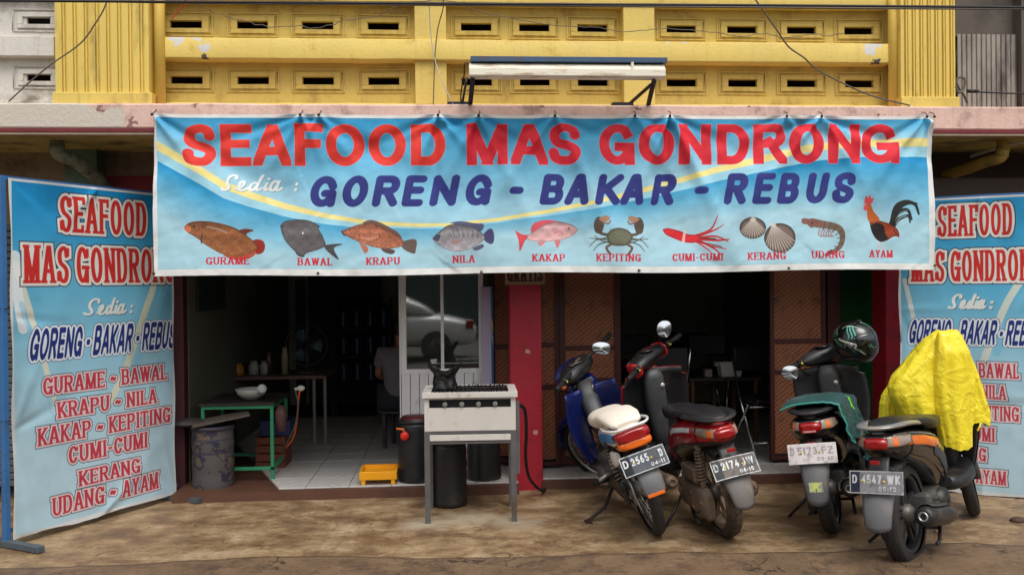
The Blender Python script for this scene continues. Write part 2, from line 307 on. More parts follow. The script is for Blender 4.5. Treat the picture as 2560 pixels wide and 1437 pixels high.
class Canvas:
    def __init__(s, w, h, col): s.w, s.h = w, h; s.a = np.empty((h, w, 3), np.float32); s.a[:] = np.array(col, np.float32) / 255
    def sd_glyph(s, ch, x0, y0, w, h, hw, hh, X, Y, serif=0., slant=0., rnd=False):
        # x0,y0: lower-left corner (canvas y grows downward), w,h: box; returns signed distance (negative inside) on the grid X,Y
        x0e, x1e = x0 + hw, x0 + w - hw
        if ch in 'I.:' or w < 2.2 * hw: x0e = x1e = x0 + w / 2
        y0e, y1e = y0 - hh, y0 - h + hh
        Xs = X - slant * (y0 - Y) if slant else X
        def mp(p): return (x0e + (x1e - x0e) * p[0], y0e + (y1e - y0e) * p[1])
        best = np.full(X.shape, 1e6, np.float32)
        def seg(a, b, hw_, hh_, e0=False, e1=False):
            ax, ay = a[0] / hw_, a[1] / hh_; bx, by = b[0] / hw_, b[1] / hh_; px, py = Xs / hw_ - ax, Y / hh_ - ay; dx, dy = bx - ax, by - ay; q = dx * dx + dy * dy + 1e-9
            tu = (px * dx + py * dy) / q; t = np.clip(tu, 0, 1); ex, ey = px - t * dx, py - t * dy; k = np.sqrt(ex * ex + ey * ey) + 1e-6; v = np.sqrt((ex * hw_) ** 2 + (ey * hh_) ** 2); r = v - v / k; Lq = math.hypot(b[0] - a[0], b[1] - a[1])
            if e0: r = np.maximum(r, -tu * Lq)
            if e1: r = np.maximum(r, (tu - 1) * Lq)
            return r
        clip = np.full(X.shape, -1e6, np.float32); loc = None
        for kind, pts in GL[ch]:
            pp = [mp(p) for p in pts]; d = np.full(X.shape, 1e6, np.float32)
            if kind == 's' and not rnd:
                (ax, ay), (bx, by) = pp[0], pp[-1]; L = math.hypot((bx - ax) / hw, (by - ay) / hh) + 1e-6; ux, uy = (bx - ax) / hw / L, (by - ay) / hh / L
                # flat-sided stroke in pen space, run on past its ends and cut by the letter box
                px, py = Xs / hw - ax / hw, Y / hh - ay / hh; al = px * ux + py * uy; pe = np.abs(-px * uy + py * ux)
                g = math.hypot(uy / hw, ux / hh); e = 1.0 if (abs(ux) < .05 or abs(uy) < .05) else 1.6
                gl = math.hypot(ux / hw, uy / hh)
                d = np.maximum((pe - 1) / g, np.maximum(-al - e, al - L - e) / gl)
                d = np.maximum(d, np.maximum(y0 - h - Y, Y - y0)); d = np.maximum(d, np.maximum(x0 - Xs, Xs - x0 - w)) if e > 1.2 else d
            else:
                op = not rnd and math.dist(pp[0], pp[-1]) > 2; nn = len(pp) - 2
                for i, (a, b) in enumerate(zip(pp[:-1], pp[1:])): d = np.minimum(d, seg(a, b, hw, hh, op and i == 0, op and i == nn))
            best = np.minimum(best, d)
        if serif and ch in SERIF:
            for u, v in SERIF[ch]:
                cx, cy = mp((u, v)); hl = serif
                cyc = y0 - hh * .7 if v < .1 else (y0 - h + hh * .7 if v > .9 else cy)
                best = np.minimum(best, np.maximum(np.abs(Xs - cx) - hl, np.abs(Y - cyc) - hh * .7))
        if serif and ch in TICK:
            for u, v0, v1 in TICK[ch]:
                cx = x0 + w * u + (hh * .5 if u < .5 else -hh * .5); ya, yb = y0 - h * v0, y0 - h * v1
                best = np.minimum(best, np.maximum(np.abs(Xs - cx) - hh * .8, np.maximum(yb - Y, Y - ya)))
        return best
    def text(s, st, x0, y0, x1, h, col, hw, hh, serif=0., slant=0., rnd=False, gap=.12, widths=None, outl=(), boxes=None, y1=None, tex=.0):
        # from x0 to x1 on baseline y0 (y1 at the far end), cap height h; outl: ((grow, colour), ...) widest first
        W = {'I': .38, ' ': .30, '-': .55, '~': .8, 'M': 1.25, 'W': 1.4, 'O': 1.08, 'G': 1.08, 'D': 1.02, 'N': 1.05, 'E': .9, 'F': .88, 'L': .82, 'J': .8, '.': .35, ':': .4, 'i': .42, 'e': .62, 's': .95, 'd': .8, 'a': .75, '1': .55, 'S': .98, 'A': 1.1}
        if boxes is None:
            ws = [W.get(c, 1.0) for c in st]; tot = sum(ws) + gap * (len(st) - 1); u = (x1 - x0) / tot; boxes = []; x = x0; hw = hw * u if hw < 1 else hw; serif = serif * u if serif < 1 else serif
            for c, w in zip(st, ws): boxes.append((x, x + w * u)); x += (w + gap) * u
        pad = max([o[0] for o in outl], default=0) + 3; xa = min(b[0] for b in boxes); xb = max(b[1] for b in boxes)
        ex = abs(slant) * h + pad + hw; yl = min(y0, y1 if y1 is not None else y0); yh = max(y0, y1 if y1 is not None else y0)
        X0, X1 = int(max(0, xa - ex)), int(min(s.w, xb + ex)); Y0, Y1 = int(max(0, yl - h - pad)), int(min(s.h, yh + pad + h * .1)); 
        if X1 <= X0 or Y1 <= Y0: return
        F = np.full((Y1 - Y0, X1 - X0), 1e6, np.float32)
        for c, (a, b) in zip(st, boxes):
            if c == ' ': continue
            yb = y0 if y1 is None else y0 + (y1 - y0) * ((a + b) / 2 - xa) / (xb - xa)
            gx0, gx1 = int(max(X0, a - ex)), int(min(X1, b + ex))
            if gx1 <= gx0: continue
            Yg, Xg = np.mgrid[Y0:Y1, gx0:gx1].astype(np.float32) + .5
            d = s.sd_glyph(c, a, yb, b - a, h, hw, hh, Xg, Yg, serif, slant, rnd or c in 'seida')
            F[:, gx0 - X0:gx1 - X0] = np.minimum(F[:, gx0 - X0:gx1 - X0], d)
        R_ = s.a[Y0:Y1, X0:X1]
        for g, cc in list(outl) + [(0, col)]:
            al = np.clip(.5 - (F - g), 0, 1)[..., None]; R_[:] = R_ * (1 - al) + np.array(cc, np.float32) / 255 * al
    def poly(s, pts, col, alpha=1., soft=1., shade=None, curve=True):
        P = spl(list(pts) + [pts[0]], 5) if curve else list(pts); A = np.array(P, np.float32); x0, y0 = np.floor(A.min(0) - 2 - soft).astype(int); x1, y1 = np.ceil(A.max(0) + 3 + soft).astype(int)
        x0, y0 = max(0, x0), max(0, y0); x1, y1 = min(s.w, x1), min(s.h, y1)
        if x1 <= x0 or y1 <= y0: return None
        Y, X = np.mgrid[y0:y1, x0:x1].astype(np.float32) + .5; ins = np.zeros(X.shape, bool); d2 = np.full(X.shape, 1e9, np.float32)
        for i in range(len(A)):
            ax, ay = A[i]; bx, by = A[(i + 1) % len(A)]
            if abs(ay - by) > 1e-6: ins ^= ((ay > Y) != (by > Y)) & (X < (bx - ax) * (Y - ay) / (by - ay) + ax)
            dx, dy = bx - ax, by - ay; t = np.clip(((X - ax) * dx + (Y - ay) * dy) / (dx * dx + dy * dy + 1e-9), 0, 1); d2 = np.minimum(d2, (X - ax - t * dx) ** 2 + (Y - ay - t * dy) ** 2)
        sd = np.where(ins, -1, 1) * np.sqrt(d2); al = np.clip(.5 - sd / soft, 0, 1) * alpha; c = np.broadcast_to(np.array(col, np.float32) / 255, X.shape + (3,)).copy()
        if shade is not None: c *= shade(X, Y, sd)[..., None]
        R_ = s.a[y0:y1, x0:x1]; R_[:] = R_ * (1 - al[..., None]) + np.clip(c, 0, 1) * al[..., None]
    def line(s, pts, w, col, alpha=1., taper=None, sp=True):
        P = spl(pts, 5) if sp and len(pts) > 2 else pts; A = np.array(P, np.float32); n = len(A)
        ws = np.full(n, w, np.float32) if taper is None else w * (1 - (1 - taper) * np.linspace(0, 1, n)); x0, y0 = np.floor(A.min(0) - w - 2).astype(int); x1, y1 = np.ceil(A.max(0) + w + 3).astype(int)
        x0, y0 = max(0, x0), max(0, y0); x1, y1 = min(s.w, x1), min(s.h, y1)
        if x1 <= x0 or y1 <= y0: return
        Y, X = np.mgrid[y0:y1, x0:x1].astype(np.float32) + .5; F = np.full(X.shape, 1e6, np.float32)
        for i in range(n - 1):
            ax, ay = A[i]; bx, by = A[i + 1]; dx, dy = bx - ax, by - ay; t = np.clip(((X - ax) * dx + (Y - ay) * dy) / (dx * dx + dy * dy + 1e-9), 0, 1)
            F = np.minimum(F, np.sqrt((X - ax - t * dx) ** 2 + (Y - ay - t * dy) ** 2) - (ws[i] + (ws[i + 1] - ws[i]) * t) / 2)
        al = np.clip(.5 - F, 0, 1)[..., None] * alpha; R_ = s.a[y0:y1, x0:x1]; R_[:] = R_ * (1 - al) + np.array(col, np.float32) / 255 * al
    def noise(s, amt, cell=3):
        h, w = s.h // cell + 2, s.w // cell + 2; n = RNG.standard_normal((h, w)).astype(np.float32); n = np.kron(n, np.ones((cell, cell), np.float32))[:s.h, :s.w]; s.a *= 1 + amt * n[..., None]
    def image(s, name):
        im = bpy.data.images.new(name, s.w, s.h); px = np.ones((s.h, s.w, 4), np.float32); px[..., :3] = np.clip(s.a[::-1], 0, 1); im.pixels.foreach_set(px.ravel()); im.update(); return im
def nz2(w, h, cells, octaves=3):            # smooth value noise
    out = np.zeros((h, w), np.float32); amp = 1.
    for o in range(octaves):
        c = cells * 2 ** o; g = RNG.standard_normal((c + 2, int(c * w / h) + 3)).astype(np.float32)
        yy = np.linspace(0, c, h, endpoint=False); xx = np.linspace(0, g.shape[1] - 2, w, endpoint=False); yi, xi = yy.astype(int), xx.astype(int); fy, fx = (yy - yi)[:, None], (xx - xi)[None]
        fy = fy * fy * (3 - 2 * fy); fx = fx * fx * (3 - 2 * fx)
        out += amp * ((g[yi][:, xi] * (1 - fx) + g[yi][:, xi + 1] * fx) * (1 - fy) + (g[yi + 1][:, xi] * (1 - fx) + g[yi + 1][:, xi + 1] * fx) * fy); amp *= .5
    return out

# ---- the long banner
BX0, BX1, BZ0, BZ1, BY = -1.862, 3.238, 1.556, 2.588, 5.70
def banner_image():
    W, H = 3200, 648; c = Canvas(W, H, (170, 214, 230)); kx, ky = W / (BX1 - BX0), H / (BZ1 - BZ0)
    def B(px, py): p = PY(px, py, BY); return ((p.x - BX0) * kx, (BZ1 - p.z) * ky)
    top = [(330, 318), (392, 352), (497, 414), (560, 454), (630, 481), (712, 508), (810, 532), (927, 551), (1044, 558), (1122, 558), (1239, 547), (1370, 525), (1487, 500), (1620, 465), (1694, 444), (1800, 414), (1956, 377), (2034, 360), (2151, 348), (2319, 345), (2380, 345)]
    tp = np.array([B(*p) for p in top]); X = np.arange(W); yt = np.interp(X, tp[:, 0], tp[:, 1]); ppx = (X / W) * 1945 + 383
    thick = np.interp(ppx, [383, 560, 800, 1100, 1400, 1700, 1900, 2100, 2330], [24, 20, 12, 8, 11, 15, 19, 21, 22]) * 1.64
    lb = np.interp(ppx, [383, 560, 800, 950, 1250, 1500, 1700, 2000, 2330], [25, 22, 14, 5, 3, 12, 20, 24, 27]) * 1.64
    Y, XX = np.mgrid[0:H, 0:W].astype(np.float32)
    T = (Y / np.maximum(yt[None], 60)); n = nz2(W, H, 4, 2) * .03
    f = np.clip(T * 1.05 + n, 0, 1) ** 1.1
    deep, light = np.array([56, 158, 207]), np.array([170, 217, 234])
    a = deep + (light - deep) * f[..., None]
    dbl = Y - (yt + thick + lb)[None]; endf = np.clip(np.abs(ppx - 1180) / 800, 0, 1)[None]
    g = np.clip(dbl / np.interp(ppx, [383, 700, 1200, 2000, 2330], [230, 150, 60, 200, 300])[None] + n, 0, 1) ** .8; g = np.clip(g + (1 - endf) * .55 * (1 - g), 0, 1)
    low = np.array([32, 148, 205]) + (np.array([178, 219, 232]) - np.array([32, 148, 205])) * g[..., None]
    a = np.where((dbl > 0)[..., None], low, a)
    m2 = ((Y > (yt + thick)[None]) & (dbl <= 0))[..., None]; a = np.where(m2, np.array([166, 219, 236]), a)
    e = np.clip(np.minimum(Y - yt[None] + 1, (yt + thick)[None] - Y), 0, 2)[..., None] / 2; a = a * (1 - e) + np.array([250, 234, 152]) * e
    c.a[:] = a / 255
    # heading, each letter in its own place
    hd = [('S', 457, 539), ('E', 551, 629), ('A', 634, 729), ('F', 738, 807), ('O', 815, 911), ('O', 921, 1015), ('D', 1028, 1114), ('M', 1167, 1269), ('A', 1277, 1370), ('S', 1372, 1451), ('G', 1498, 1587), ('O', 1597, 1685), ('N', 1696, 1778), ('D', 1793, 1874), ('R', 1884, 1966), ('O', 1972, 2058), ('N', 2069, 2150), ('G', 2153, 2246)]
    for ch, x0, x1 in hd:
        yb = 416 - (x0 - 457) * 7 / 1790; a0, b0 = B(x0, yb); a1, _ = B(x1, yb); _, yt_ = B(x0, 309)
        rc = (228, 62, 52) if x0 < 1100 else (226, 48, 62)
        c.text(ch, a0, b0, a1, b0 - yt_, rc, 20.5, 17, boxes=[(a0, a1)], outl=((1.5, (236, 150, 160)),))
    br = [('G', 771, 844), ('O', 852, 922), ('R', 930, 1000), ('E', 1004, 1064), ('N', 1073, 1146), ('G', 1159, 1230), ('-', 1266, 1312), ('B', 1348, 1412), ('A', 1410, 1477), ('K', 1486, 1556), ('A', 1549, 1614), ('R', 1626, 1690), ('-', 1728, 1772), ('R', 1807, 1868), ('E', 1877, 1934), ('B', 1941, 2000), ('U', 2012, 2070), ('S', 2076, 2136)]
    for ch, x0, x1 in br:
        yb = 517 - (x0 - 771) * 8 / 1370; a0, b0 = B(x0 - 1, yb); a1, _ = B(x1 - 9, yb); _, yt_ = B(x0, yb - 77)
        c.text(ch, a0, b0, a1, b0 - yt_, (54, 60, 132), 15.8, 14.0, boxes=[(a0, a1)], slant=.20, rnd=True, outl=((1.2, (90, 120, 170)),))
    for col, dx in (((120, 160, 185), 2.2), ((243, 246, 242), 0)):
        for ch, x0, x1, h in (('s', 552, 590, 43), ('e', 587, 624, 50), ('d', 616, 658, 42), ('i', 650, 678, 42), ('a', 668, 706, 50), (':', 728, 748, 34)):
            a0, b0 = B(x0, 480); a1, _ = B(x1, 480); _, yt_ = B(x0, 480 - h)
            c.text(ch, a0 + dx, b0 + dx, a1 + dx, b0 - yt_, col, 6.5 if ch != ':' else 6, 4.2 if ch != ':' else 6, boxes=[(a0 + dx, a1 + dx)], slant=.22, rnd=True)
    # pictures
    def S(px, py): return B(px, py)
    def pl(pts, col, **k): c.poly([S(*p) for p in pts], col, **k)
    def ln(pts, w, col, **k): c.line([S(*p) for p in pts], w * 1.64, col, **k)
    def fish(body, top_c, bot_c, y0, y1, scale=True, st=.05):
        ya, yb = S(0 + 1000, y0)[1], S(1000, y1)[1]
        def sh(X, Y, sd):
            q = np.clip((Y - ya) / (yb - ya), 0, 1); r = (1 + (np.array(top_c).mean() / np.array(bot_c).mean() - 1) * (1 - q)); v = r * np.clip(.72 - sd / 18, .72, 1)
            if scale: hh_, ww_ = X.shape; q2 = np.kron(RNG.standard_normal((hh_ // 3 + 1, ww_ // 4 + 1)), np.ones((3, 4)))[:hh_, :ww_]; v = v * (1 + 1.6 * st * q2) * (1 + st * np.sin(X * .8 + Y * .3) * np.sin(Y * .9 - X * .2))
            v = v + .16 * np.exp(-((q - .30) / .10) ** 2) * (sd < -7)
            return v * (1 + .06 * np.sin(X * .11 + 2) * np.sin(Y * .13))
        pl(body, bot_c, shade=sh)
    # gurame
    pl([(628, 606), (645, 600), (660, 604), (665, 618), (660, 632), (645, 637), (632, 625)], (156, 52, 42)); pl([(560, 640), (600, 625), (640, 628), (636, 642), (610, 652), (580, 650)], (196, 92, 70))
    pl([(600, 578), (618, 574), (637, 578), (620, 586), (618, 596)], (120, 60, 50))
    fish([(463, 568), (478, 558), (505, 555), (545, 559), (590, 572), (618, 590), (638, 606), (645, 622), (625, 636), (595, 643), (560, 638), (520, 617), (490, 594), (470, 582)], (105, 85, 70), (176, 112, 72), 556, 640)
    pl([(462, 572), (470, 565), (480, 572), (476, 582), (467, 580)], (214, 120, 80)); ln([(507, 588), (505, 600), (506, 610)], 3, (80, 60, 66)); pl([(487, 565), (489, 568), (487, 571), (484, 568)], (30, 28, 30))
    ln([(520, 570), (545, 574), (570, 584)], 5, (190, 180, 165), alpha=.5)
    # bawal
    pl([(812, 612), (845, 608), (856, 610), (836, 620), (848, 647), (830, 636), (815, 622)], (84, 82, 84)); pl([(735, 618), (755, 630), (762, 642), (745, 638)], (80, 78, 80))
    fish([(701, 565), (715, 553), (745, 549), (775, 552), (802, 566), (797, 570), (808, 590), (815, 612), (800, 622), (770, 632), (757, 640), (735, 625), (712, 598)], (92, 90, 92), (112, 106, 108), 550, 640, st=.03)
    pl([(756, 580), (761, 582), (758, 586)], (235, 235, 230)); pl([(707, 564), (710, 567), (707, 569)], (30, 30, 30))
    # krapu
    pl([(905, 556), (925, 549), (945, 553), (970, 565), (995, 580), (1005, 598), (985, 590), (950, 572)], (120, 92, 84)); pl([(1000, 605), (1030, 597), (1042, 602), (1040, 622), (1035, 633), (1010, 622)], (110, 92, 84))
    pl([(898, 605), (915, 612), (922, 622), (915, 632), (907, 622)], (196, 120, 96)); pl([(950, 615), (975, 620), (988, 626), (980, 634), (960, 628)], (92, 76, 74))
    fish([(853, 578), (870, 570), (900, 560), (930, 558), (965, 572), (995, 590), (1010, 604), (1000, 616), (960, 620), (920, 612), (890, 600), (866, 588)], (130, 92, 78), (196, 122, 92), 556, 622, st=.07)
    ln([(854, 576), (858, 584), (864, 588)], 2, (60, 40, 36)); pl([(875, 571), (878, 573), (875, 576)], (30, 26, 26)); ln([(905, 592), (925, 596), (945, 590)], 6, (226, 160, 130), alpha=.6)
    # nila
    pl([(1125, 558), (1150, 554), (1190, 560), (1208, 562), (1207, 574), (1195, 580), (1160, 568)], (92, 92, 124)); pl([(1205, 590), (1222, 574), (1232, 578), (1235, 600), (1228, 612), (1212, 604)], (78, 76, 116)); pl([(1180, 622), (1205, 612), (1208, 620), (1190, 628)], (110, 104, 130))
    fish([(1081, 596), (1095, 582), (1120, 564), (1150, 562), (1185, 570), (1208, 588), (1210, 600), (1190, 616), (1160, 628), (1130, 628), (1105, 618), (1088, 606)], (84, 88, 110), (206, 200, 206), 562, 628, st=.05)
    for k in range(6): ln([(1128 + k * 13, 567 + k * 2.5), (1134 + k * 12, 582 + k * 2), (1136 + k * 11, 594)], 2, (70, 72, 92), alpha=.55)
    pl([(1125, 604), (1150, 598), (1156, 602), (1135, 612)], (176, 140, 138)); pl([(1081, 596), (1092, 586), (1100, 592), (1094, 604)], (66, 68, 92), alpha=.8); pl([(1098, 587), (1101, 590), (1098, 592)], (20, 20, 24))
    # kakap
    pl([(1326, 575), (1335, 560), (1365, 552), (1400, 556), (1410, 563), (1360, 568), (1330, 585)], (226, 92, 104)); pl([(1287, 578), (1305, 588), (1325, 592), (1312, 604), (1299, 630), (1296, 605)], (226, 84, 92)); pl([(1385, 604), (1400, 600), (1394, 622), (1388, 614)], (230, 130, 134)); pl([(1342, 608), (1362, 606), (1350, 618)], (234, 150, 152))
    fish([(1444, 574), (1425, 562), (1395, 556), (1362, 562), (1335, 580), (1318, 592), (1320, 602), (1345, 606), (1380, 605), (1415, 598), (1436, 586)], (226, 96, 110), (250, 196, 196), 556, 606, st=.02)
    pl([(1420, 570), (1424, 572), (1420, 575)], (60, 20, 30)); ln([(1385, 585), (1400, 580), (1405, 588)], 3, (226, 130, 130))
    # kepiting
    for sx in (1, -1):
        for k, (dx, dy, ex, ey, fx, fy) in enumerate([(28, -2, 48, 2, 74, 0), (28, 4, 55, 4, 74, 22), (26, 8, 50, 16, 64, 32), (22, 12, 44, 6, 62, -6)]):
            ln([(1546 + sx * dx, 596 + dy), (1546 + sx * ex, 596 + ey), (1546 + sx * fx, 596 + fy)], 3.4, (92, 86, 78), taper=.4)
        ln([(1546 + sx * 22, 612), (1546 + sx * 32, 620), (1546 + sx * 22, 636)], 6, (118, 92, 78)); ln([(1546 + sx * 26, 588), (1546 + sx * 46, 584), (1546 + sx * 50, 572)], 7, (98, 84, 72))
        pl([(1546 + sx * 44, 585), (1546 + sx * 38, 562), (1546 + sx * 44, 545), (1546 + sx * 56, 545), (1546 + sx * 63, 562), (1546 + sx * 58, 582)], (94, 80, 70))
        pl([(1546 + sx * 52, 548), (1546 + sx * 36, 540), (1546 + sx * 24, 542), (1546 + sx * 26, 552), (1546 + sx * 40, 556)], (176, 132, 104)); ln([(1546 + sx * 42, 556), (1546 + sx * 28, 560), (1546 + sx * 22, 553)], 3.5, (140, 100, 80))
    pl([(1514, 590), (1524, 576), (1546, 570), (1568, 576), (1580, 590), (1572, 606), (1560, 614), (1532, 614), (1520, 606)], (112, 112, 92), shade=lambda X, Y, sd: np.clip(.7 - sd / 30, .7, 1.05) * (1 + .08 * np.sin(X * .3) * np.sin(Y * .4)))
    for k in range(7): ln([(1524 + k * 7, 580), (1523 + k * 7.3, 570 + abs(k - 3))], 1.6, (96, 92, 80))
    # cumi-cumi
    for a, b, d, w in (((1740, 588), (1775, 572), (1790, 538), 7), ((1742, 590), (1782, 575), (1804, 562), 6), ((1745, 596), (1790, 600), (1818, 598), 8), ((1745, 600), (1780, 618), (1800, 636), 7), ((1740, 600), (1772, 612), (1812, 622), 6), ((1736, 600), (1765, 620), (1780, 634), 5), ((1745, 594), (1785, 590), (1816, 604), 7)):
        ln([a, b, d], w, (206, 52, 58), taper=.25)
    ln([(1745, 602), (1780, 610), (1800, 616)], 2, (110, 40, 44)); ln([(1750, 594), (1785, 596)], 3, (90, 60, 50), sp=False)
    pl([(1657, 572), (1672, 569), (1700, 576), (1720, 584), (1745, 586), (1750, 596), (1735, 605), (1708, 603), (1680, 592), (1664, 584)], (216, 48, 56), shade=lambda X, Y, sd: np.clip(.75 - sd / 22, .75, 1.05)); ln([(1712, 577), (1708, 602)], 7, (244, 214, 206), sp=False, alpha=.85)
    # kerang
    for cx, cy, rx, ry, hx, hy in ((1879, 570, 34, 27, 1880, 543), (1948, 596, 40, 37, 1930, 557)):
        pl([(cx + rx * math.cos(R(t)) * (1.0), cy + ry * math.sin(R(t))) for t in range(0, 360, 20)], (112, 96, 88), shade=lambda X, Y, sd: np.clip(.6 - sd / 26, .6, 1.15))
        for t in range(15, 170, 13): ln([(hx, hy + 3), (cx + rx * .96 * math.cos(R(t)), cy + ry * .95 * math.sin(R(t)))], 2.6, (206, 196, 184), alpha=.75, sp=False)
        pl([(hx - 9, hy + 6), (hx, hy), (hx + 9, hy + 6), (hx, hy + 11)], (222, 212, 200), alpha=.8)
    # udang
    for k in range(6): ln([(2048 + k * 7, 575), (2044 + k * 6, 588), (2052 + k * 6, 594)], 2, (170, 96, 84))
    ln([(2030, 558), (2048, 562), (2072, 566), (2095, 574), (2104, 592), (2100, 614), (2085, 630), (2070, 634)], 22, (128, 108, 92), taper=.45); ln([(2050, 560), (2030, 557), (2010, 554)], 15, (140, 96, 88)); ln([(2012, 554), (2028, 570), (2036, 560)], 3, (150, 100, 90))
    for x, y, u, v in ((2060, 556, 2056, 578), (2075, 558, 2068, 580), (2090, 565, 2079, 583), (2101, 578, 2086, 590), (2108, 594, 2090, 598), (2106, 612, 2090, 608), (2096, 626, 2084, 617)): ln([(x, y), (u, v)], 2, (84, 66, 60), sp=False, alpha=.8)
    ln([(2076, 630), (2066, 636), (2062, 640)], 8, (130, 60, 56)); pl([(2028, 557), (2032, 559), (2029, 562)], (20, 16, 16))
    # ayam
    for a, b in (((2196, 602), (2198, 630)), ((2207, 600), (2208, 628))): ln([a, b], 3, (226, 206, 190), sp=False)
    for p, w in (([(2225, 565), (2240, 525), (2265, 508), (2285, 512), (2294, 535)], 15), ([(2225, 565), (2240, 535), (2265, 525), (2276, 548)], 15), ([(2228, 570), (2245, 548), (2268, 540), (2272, 556)], 12), ([(2225, 560), (2235, 518), (2262, 503), (2290, 510)], 10)): ln(p, w, (44, 48, 46), taper=.35)
    ln([(2238, 560), (2248, 545), (2262, 540)], 3, (150, 160, 160)); ln([(2236, 552), (2248, 532), (2266, 526)], 2, (120, 130, 130))
    pl([(2170, 545), (2180, 540), (2195, 552), (2220, 560), (2240, 572), (2246, 590), (2232, 592), (2215, 602), (2200, 604), (2186, 590), (2176, 570)], (150, 66, 40), shade=lambda X, Y, sd: np.clip(.75 - sd / 26, .75, 1.1) * (1 + .12 * np.sin(X * .4 + Y * .25)))
    pl([(2174, 565), (2190, 558), (2206, 565), (2212, 585), (2218, 598), (2202, 606), (2188, 598), (2178, 582)], (44, 38, 36)); pl([(2162, 512), (2172, 510), (2182, 530), (2196, 550), (2176, 556), (2168, 548), (2166, 530)], (200, 104, 48)); ln([(2232, 575), (2244, 592)], 4, (130, 52, 40), sp=False)
    pl([(2157, 508), (2160, 492), (2166, 496), (2170, 489), (2174, 497), (2180, 498), (2176, 510), (2166, 514)], (222, 84, 90)); pl([(2158, 515), (2166, 512), (2168, 524), (2160, 528), (2156, 522)], (226, 96, 96)); pl([(2154, 512), (2160, 510), (2160, 515)], (196, 160, 96))
    for st, x0, x1, y in (('GURAME', 517, 625, 664), ('BAWAL', 746, 831, 663), ('KRAPU', 917, 1000, 660.5), ('NILA', 1132, 1187, 658), ('KAKAP', 1330, 1412, 656), ('KEPITING', 1490, 1600, 653.5), ('CUMI-CUMI', 1680, 1805, 651), ('KERANG', 1867, 1962, 650), ('UDANG', 2027, 2109, 648), ('AYAM', 2172, 2231, 645)):
        a0, b0 = B(x0, y); a1, _ = B(x1, y); _, yt_ = B(x0, y - 18.5); c.text(st, a0, b0, a1, b0 - yt_, (214, 46, 66), 3.3, 1.6, serif=5.8, gap=.22)
    # hem
    for (sl, v) in (((slice(0, 14), slice(0, W)), 1), ((slice(H - 26, H), slice(0, W)), 1), ((slice(0, H), slice(0, 15)), 1), ((slice(0, H), slice(W - 20, W)), 1)): c.a[sl] = np.array([236, 236, 232]) / 255
    c.a[14:16, 15:W - 20] *= .8; c.a[H - 28:H - 26, 15:W - 20] *= .93
    n = nz2(W, H, 6, 4); c.a *= (1 - .05 * np.clip(n - .2, 0, 2))[..., None]; c.noise(.008, 2); return c.image('long_banner_print')

# ---- the two standing banners share one design; the pixel boxes of the words come from the photograph
def stand_image(name, A, Bp, wid, z0, z1, words, bands):
    Hh = 1400; W = int(Hh * wid / (z1 - z0)); c = Canvas(W, Hh, (170, 214, 230)); k = Hh / (z1 - z0)
    def S(px, py): u, z = PP(px, py, A, Bp); return (u * k, (z1 - z) * k)
    Y, X = np.mgrid[0:Hh, 0:W].astype(np.float32); n = nz2(W, Hh, 3, 2) * .05; f = np.clip(Y / Hh * 1.25 + n, 0, 1) ** .9
    stops = [0, .25, .5, .75, 1]; cs = np.array([[20, 140, 200], [58, 160, 208], [112, 186, 216], [160, 206, 224], [186, 216, 228]], float)
    c.a[:] = np.stack([np.interp(f, stops, cs[:, i]) for i in range(3)], -1) / 255
    for P, w, col, al in bands: c.line([S(*p) for p in P], w * k / 400, col, alpha=al)
    for st, xl, yl0, yl1, xr, yr0, yr1, sty in words:
        a0, b0 = S(xl, yl1); _, t0 = S(xl, yl0); a1, b1 = S(xr, yr1); _, t1 = S(xr, yr0); h = ((b0 - t0) + (b1 - t1)) / 2; a0 += 4; b = (b0 + b1) / 2
        if sty == 'red': c.text(st, a0, b - 5, a1, h - 12, (206, 50, 46), .175, h * .05, serif=.27, gap=.20, outl=((15, (52, 44, 66)), (11, (226, 226, 218))))
        elif sty == 'blue': c.text(st, a0, b - 5, a1 - h * .12, h - 12, (36, 52, 120), .15, h * .085, slant=.16, rnd=True, gap=.12, outl=((12, (96, 110, 140)), (9, (222, 228, 232))))
        elif sty == 'list': c.text(st, a0, b - 3, a1, h - 8, (194, 62, 78), .15, h * .05, serif=.25, gap=.22, outl=((10, (72, 88, 106)), (7, (224, 206, 206))))
        else:
            W_ = a1 - a0; bx = [(0, .30), (.24, .46), (.40, .62), (.56, .70), (.64, .86), (.93, 1.0)]
            for col, d in (((70, 90, 110), 3), ((226, 230, 226), 0)):
                for ch, (u, v), hf in zip('sedia:', bx, (1, 1.1, 1, 1, 1.1, .8)):
                    c.text(ch, a0 + u * W_ + d, b + d, 0, h * hf, col, h * .10, h * .065, boxes=[(a0 + u * W_ + d, a0 + v * W_ + d)], slant=.18, rnd=True)
    c.a[:10] = .86; c.a[-14:] = .86; c.a[:, :12] = .86; c.a[:, -12:] = .86; n = nz2(W, Hh, 6, 4); c.a *= (1 - .06 * np.clip(n, 0, 2))[..., None]; c.noise(.01, 2); return c.image(name)
def plate_image(name, l1, l2, bg=(52, 54, 58), fg=(205, 208, 210), rim=(190, 192, 194), dark=None, worn=.15, plain=False):
    W, H = 540, 230; c = Canvas(W, H, bg); c.poly([(-5, -5), (W + 5, -5), (W + 5, H + 5), (-5, H + 5)], rim, curve=False); c.poly([(10, 9), (W - 10, 9), (W - 10, H - 9), (10, H - 9)], bg, curve=False)
    if dark: c.poly([(12, 12), (110, 12), (110, H - 12), (12, H - 12)], dark, curve=False)
    x = 26; 
    for st, x0, x1 in l1: c.text(st, x0, 128, x1, 88, fg, 8.5, 8, gap=.3)
    c.text(l2[0], l2[1], 200, l2[2], 46, fg, 5, 4.5, gap=.3)
    n = nz2(W, H, 5, 4); c.a[:] = c.a * (1 - worn * np.clip(n, 0, 2))[..., None]; return c.image(name)
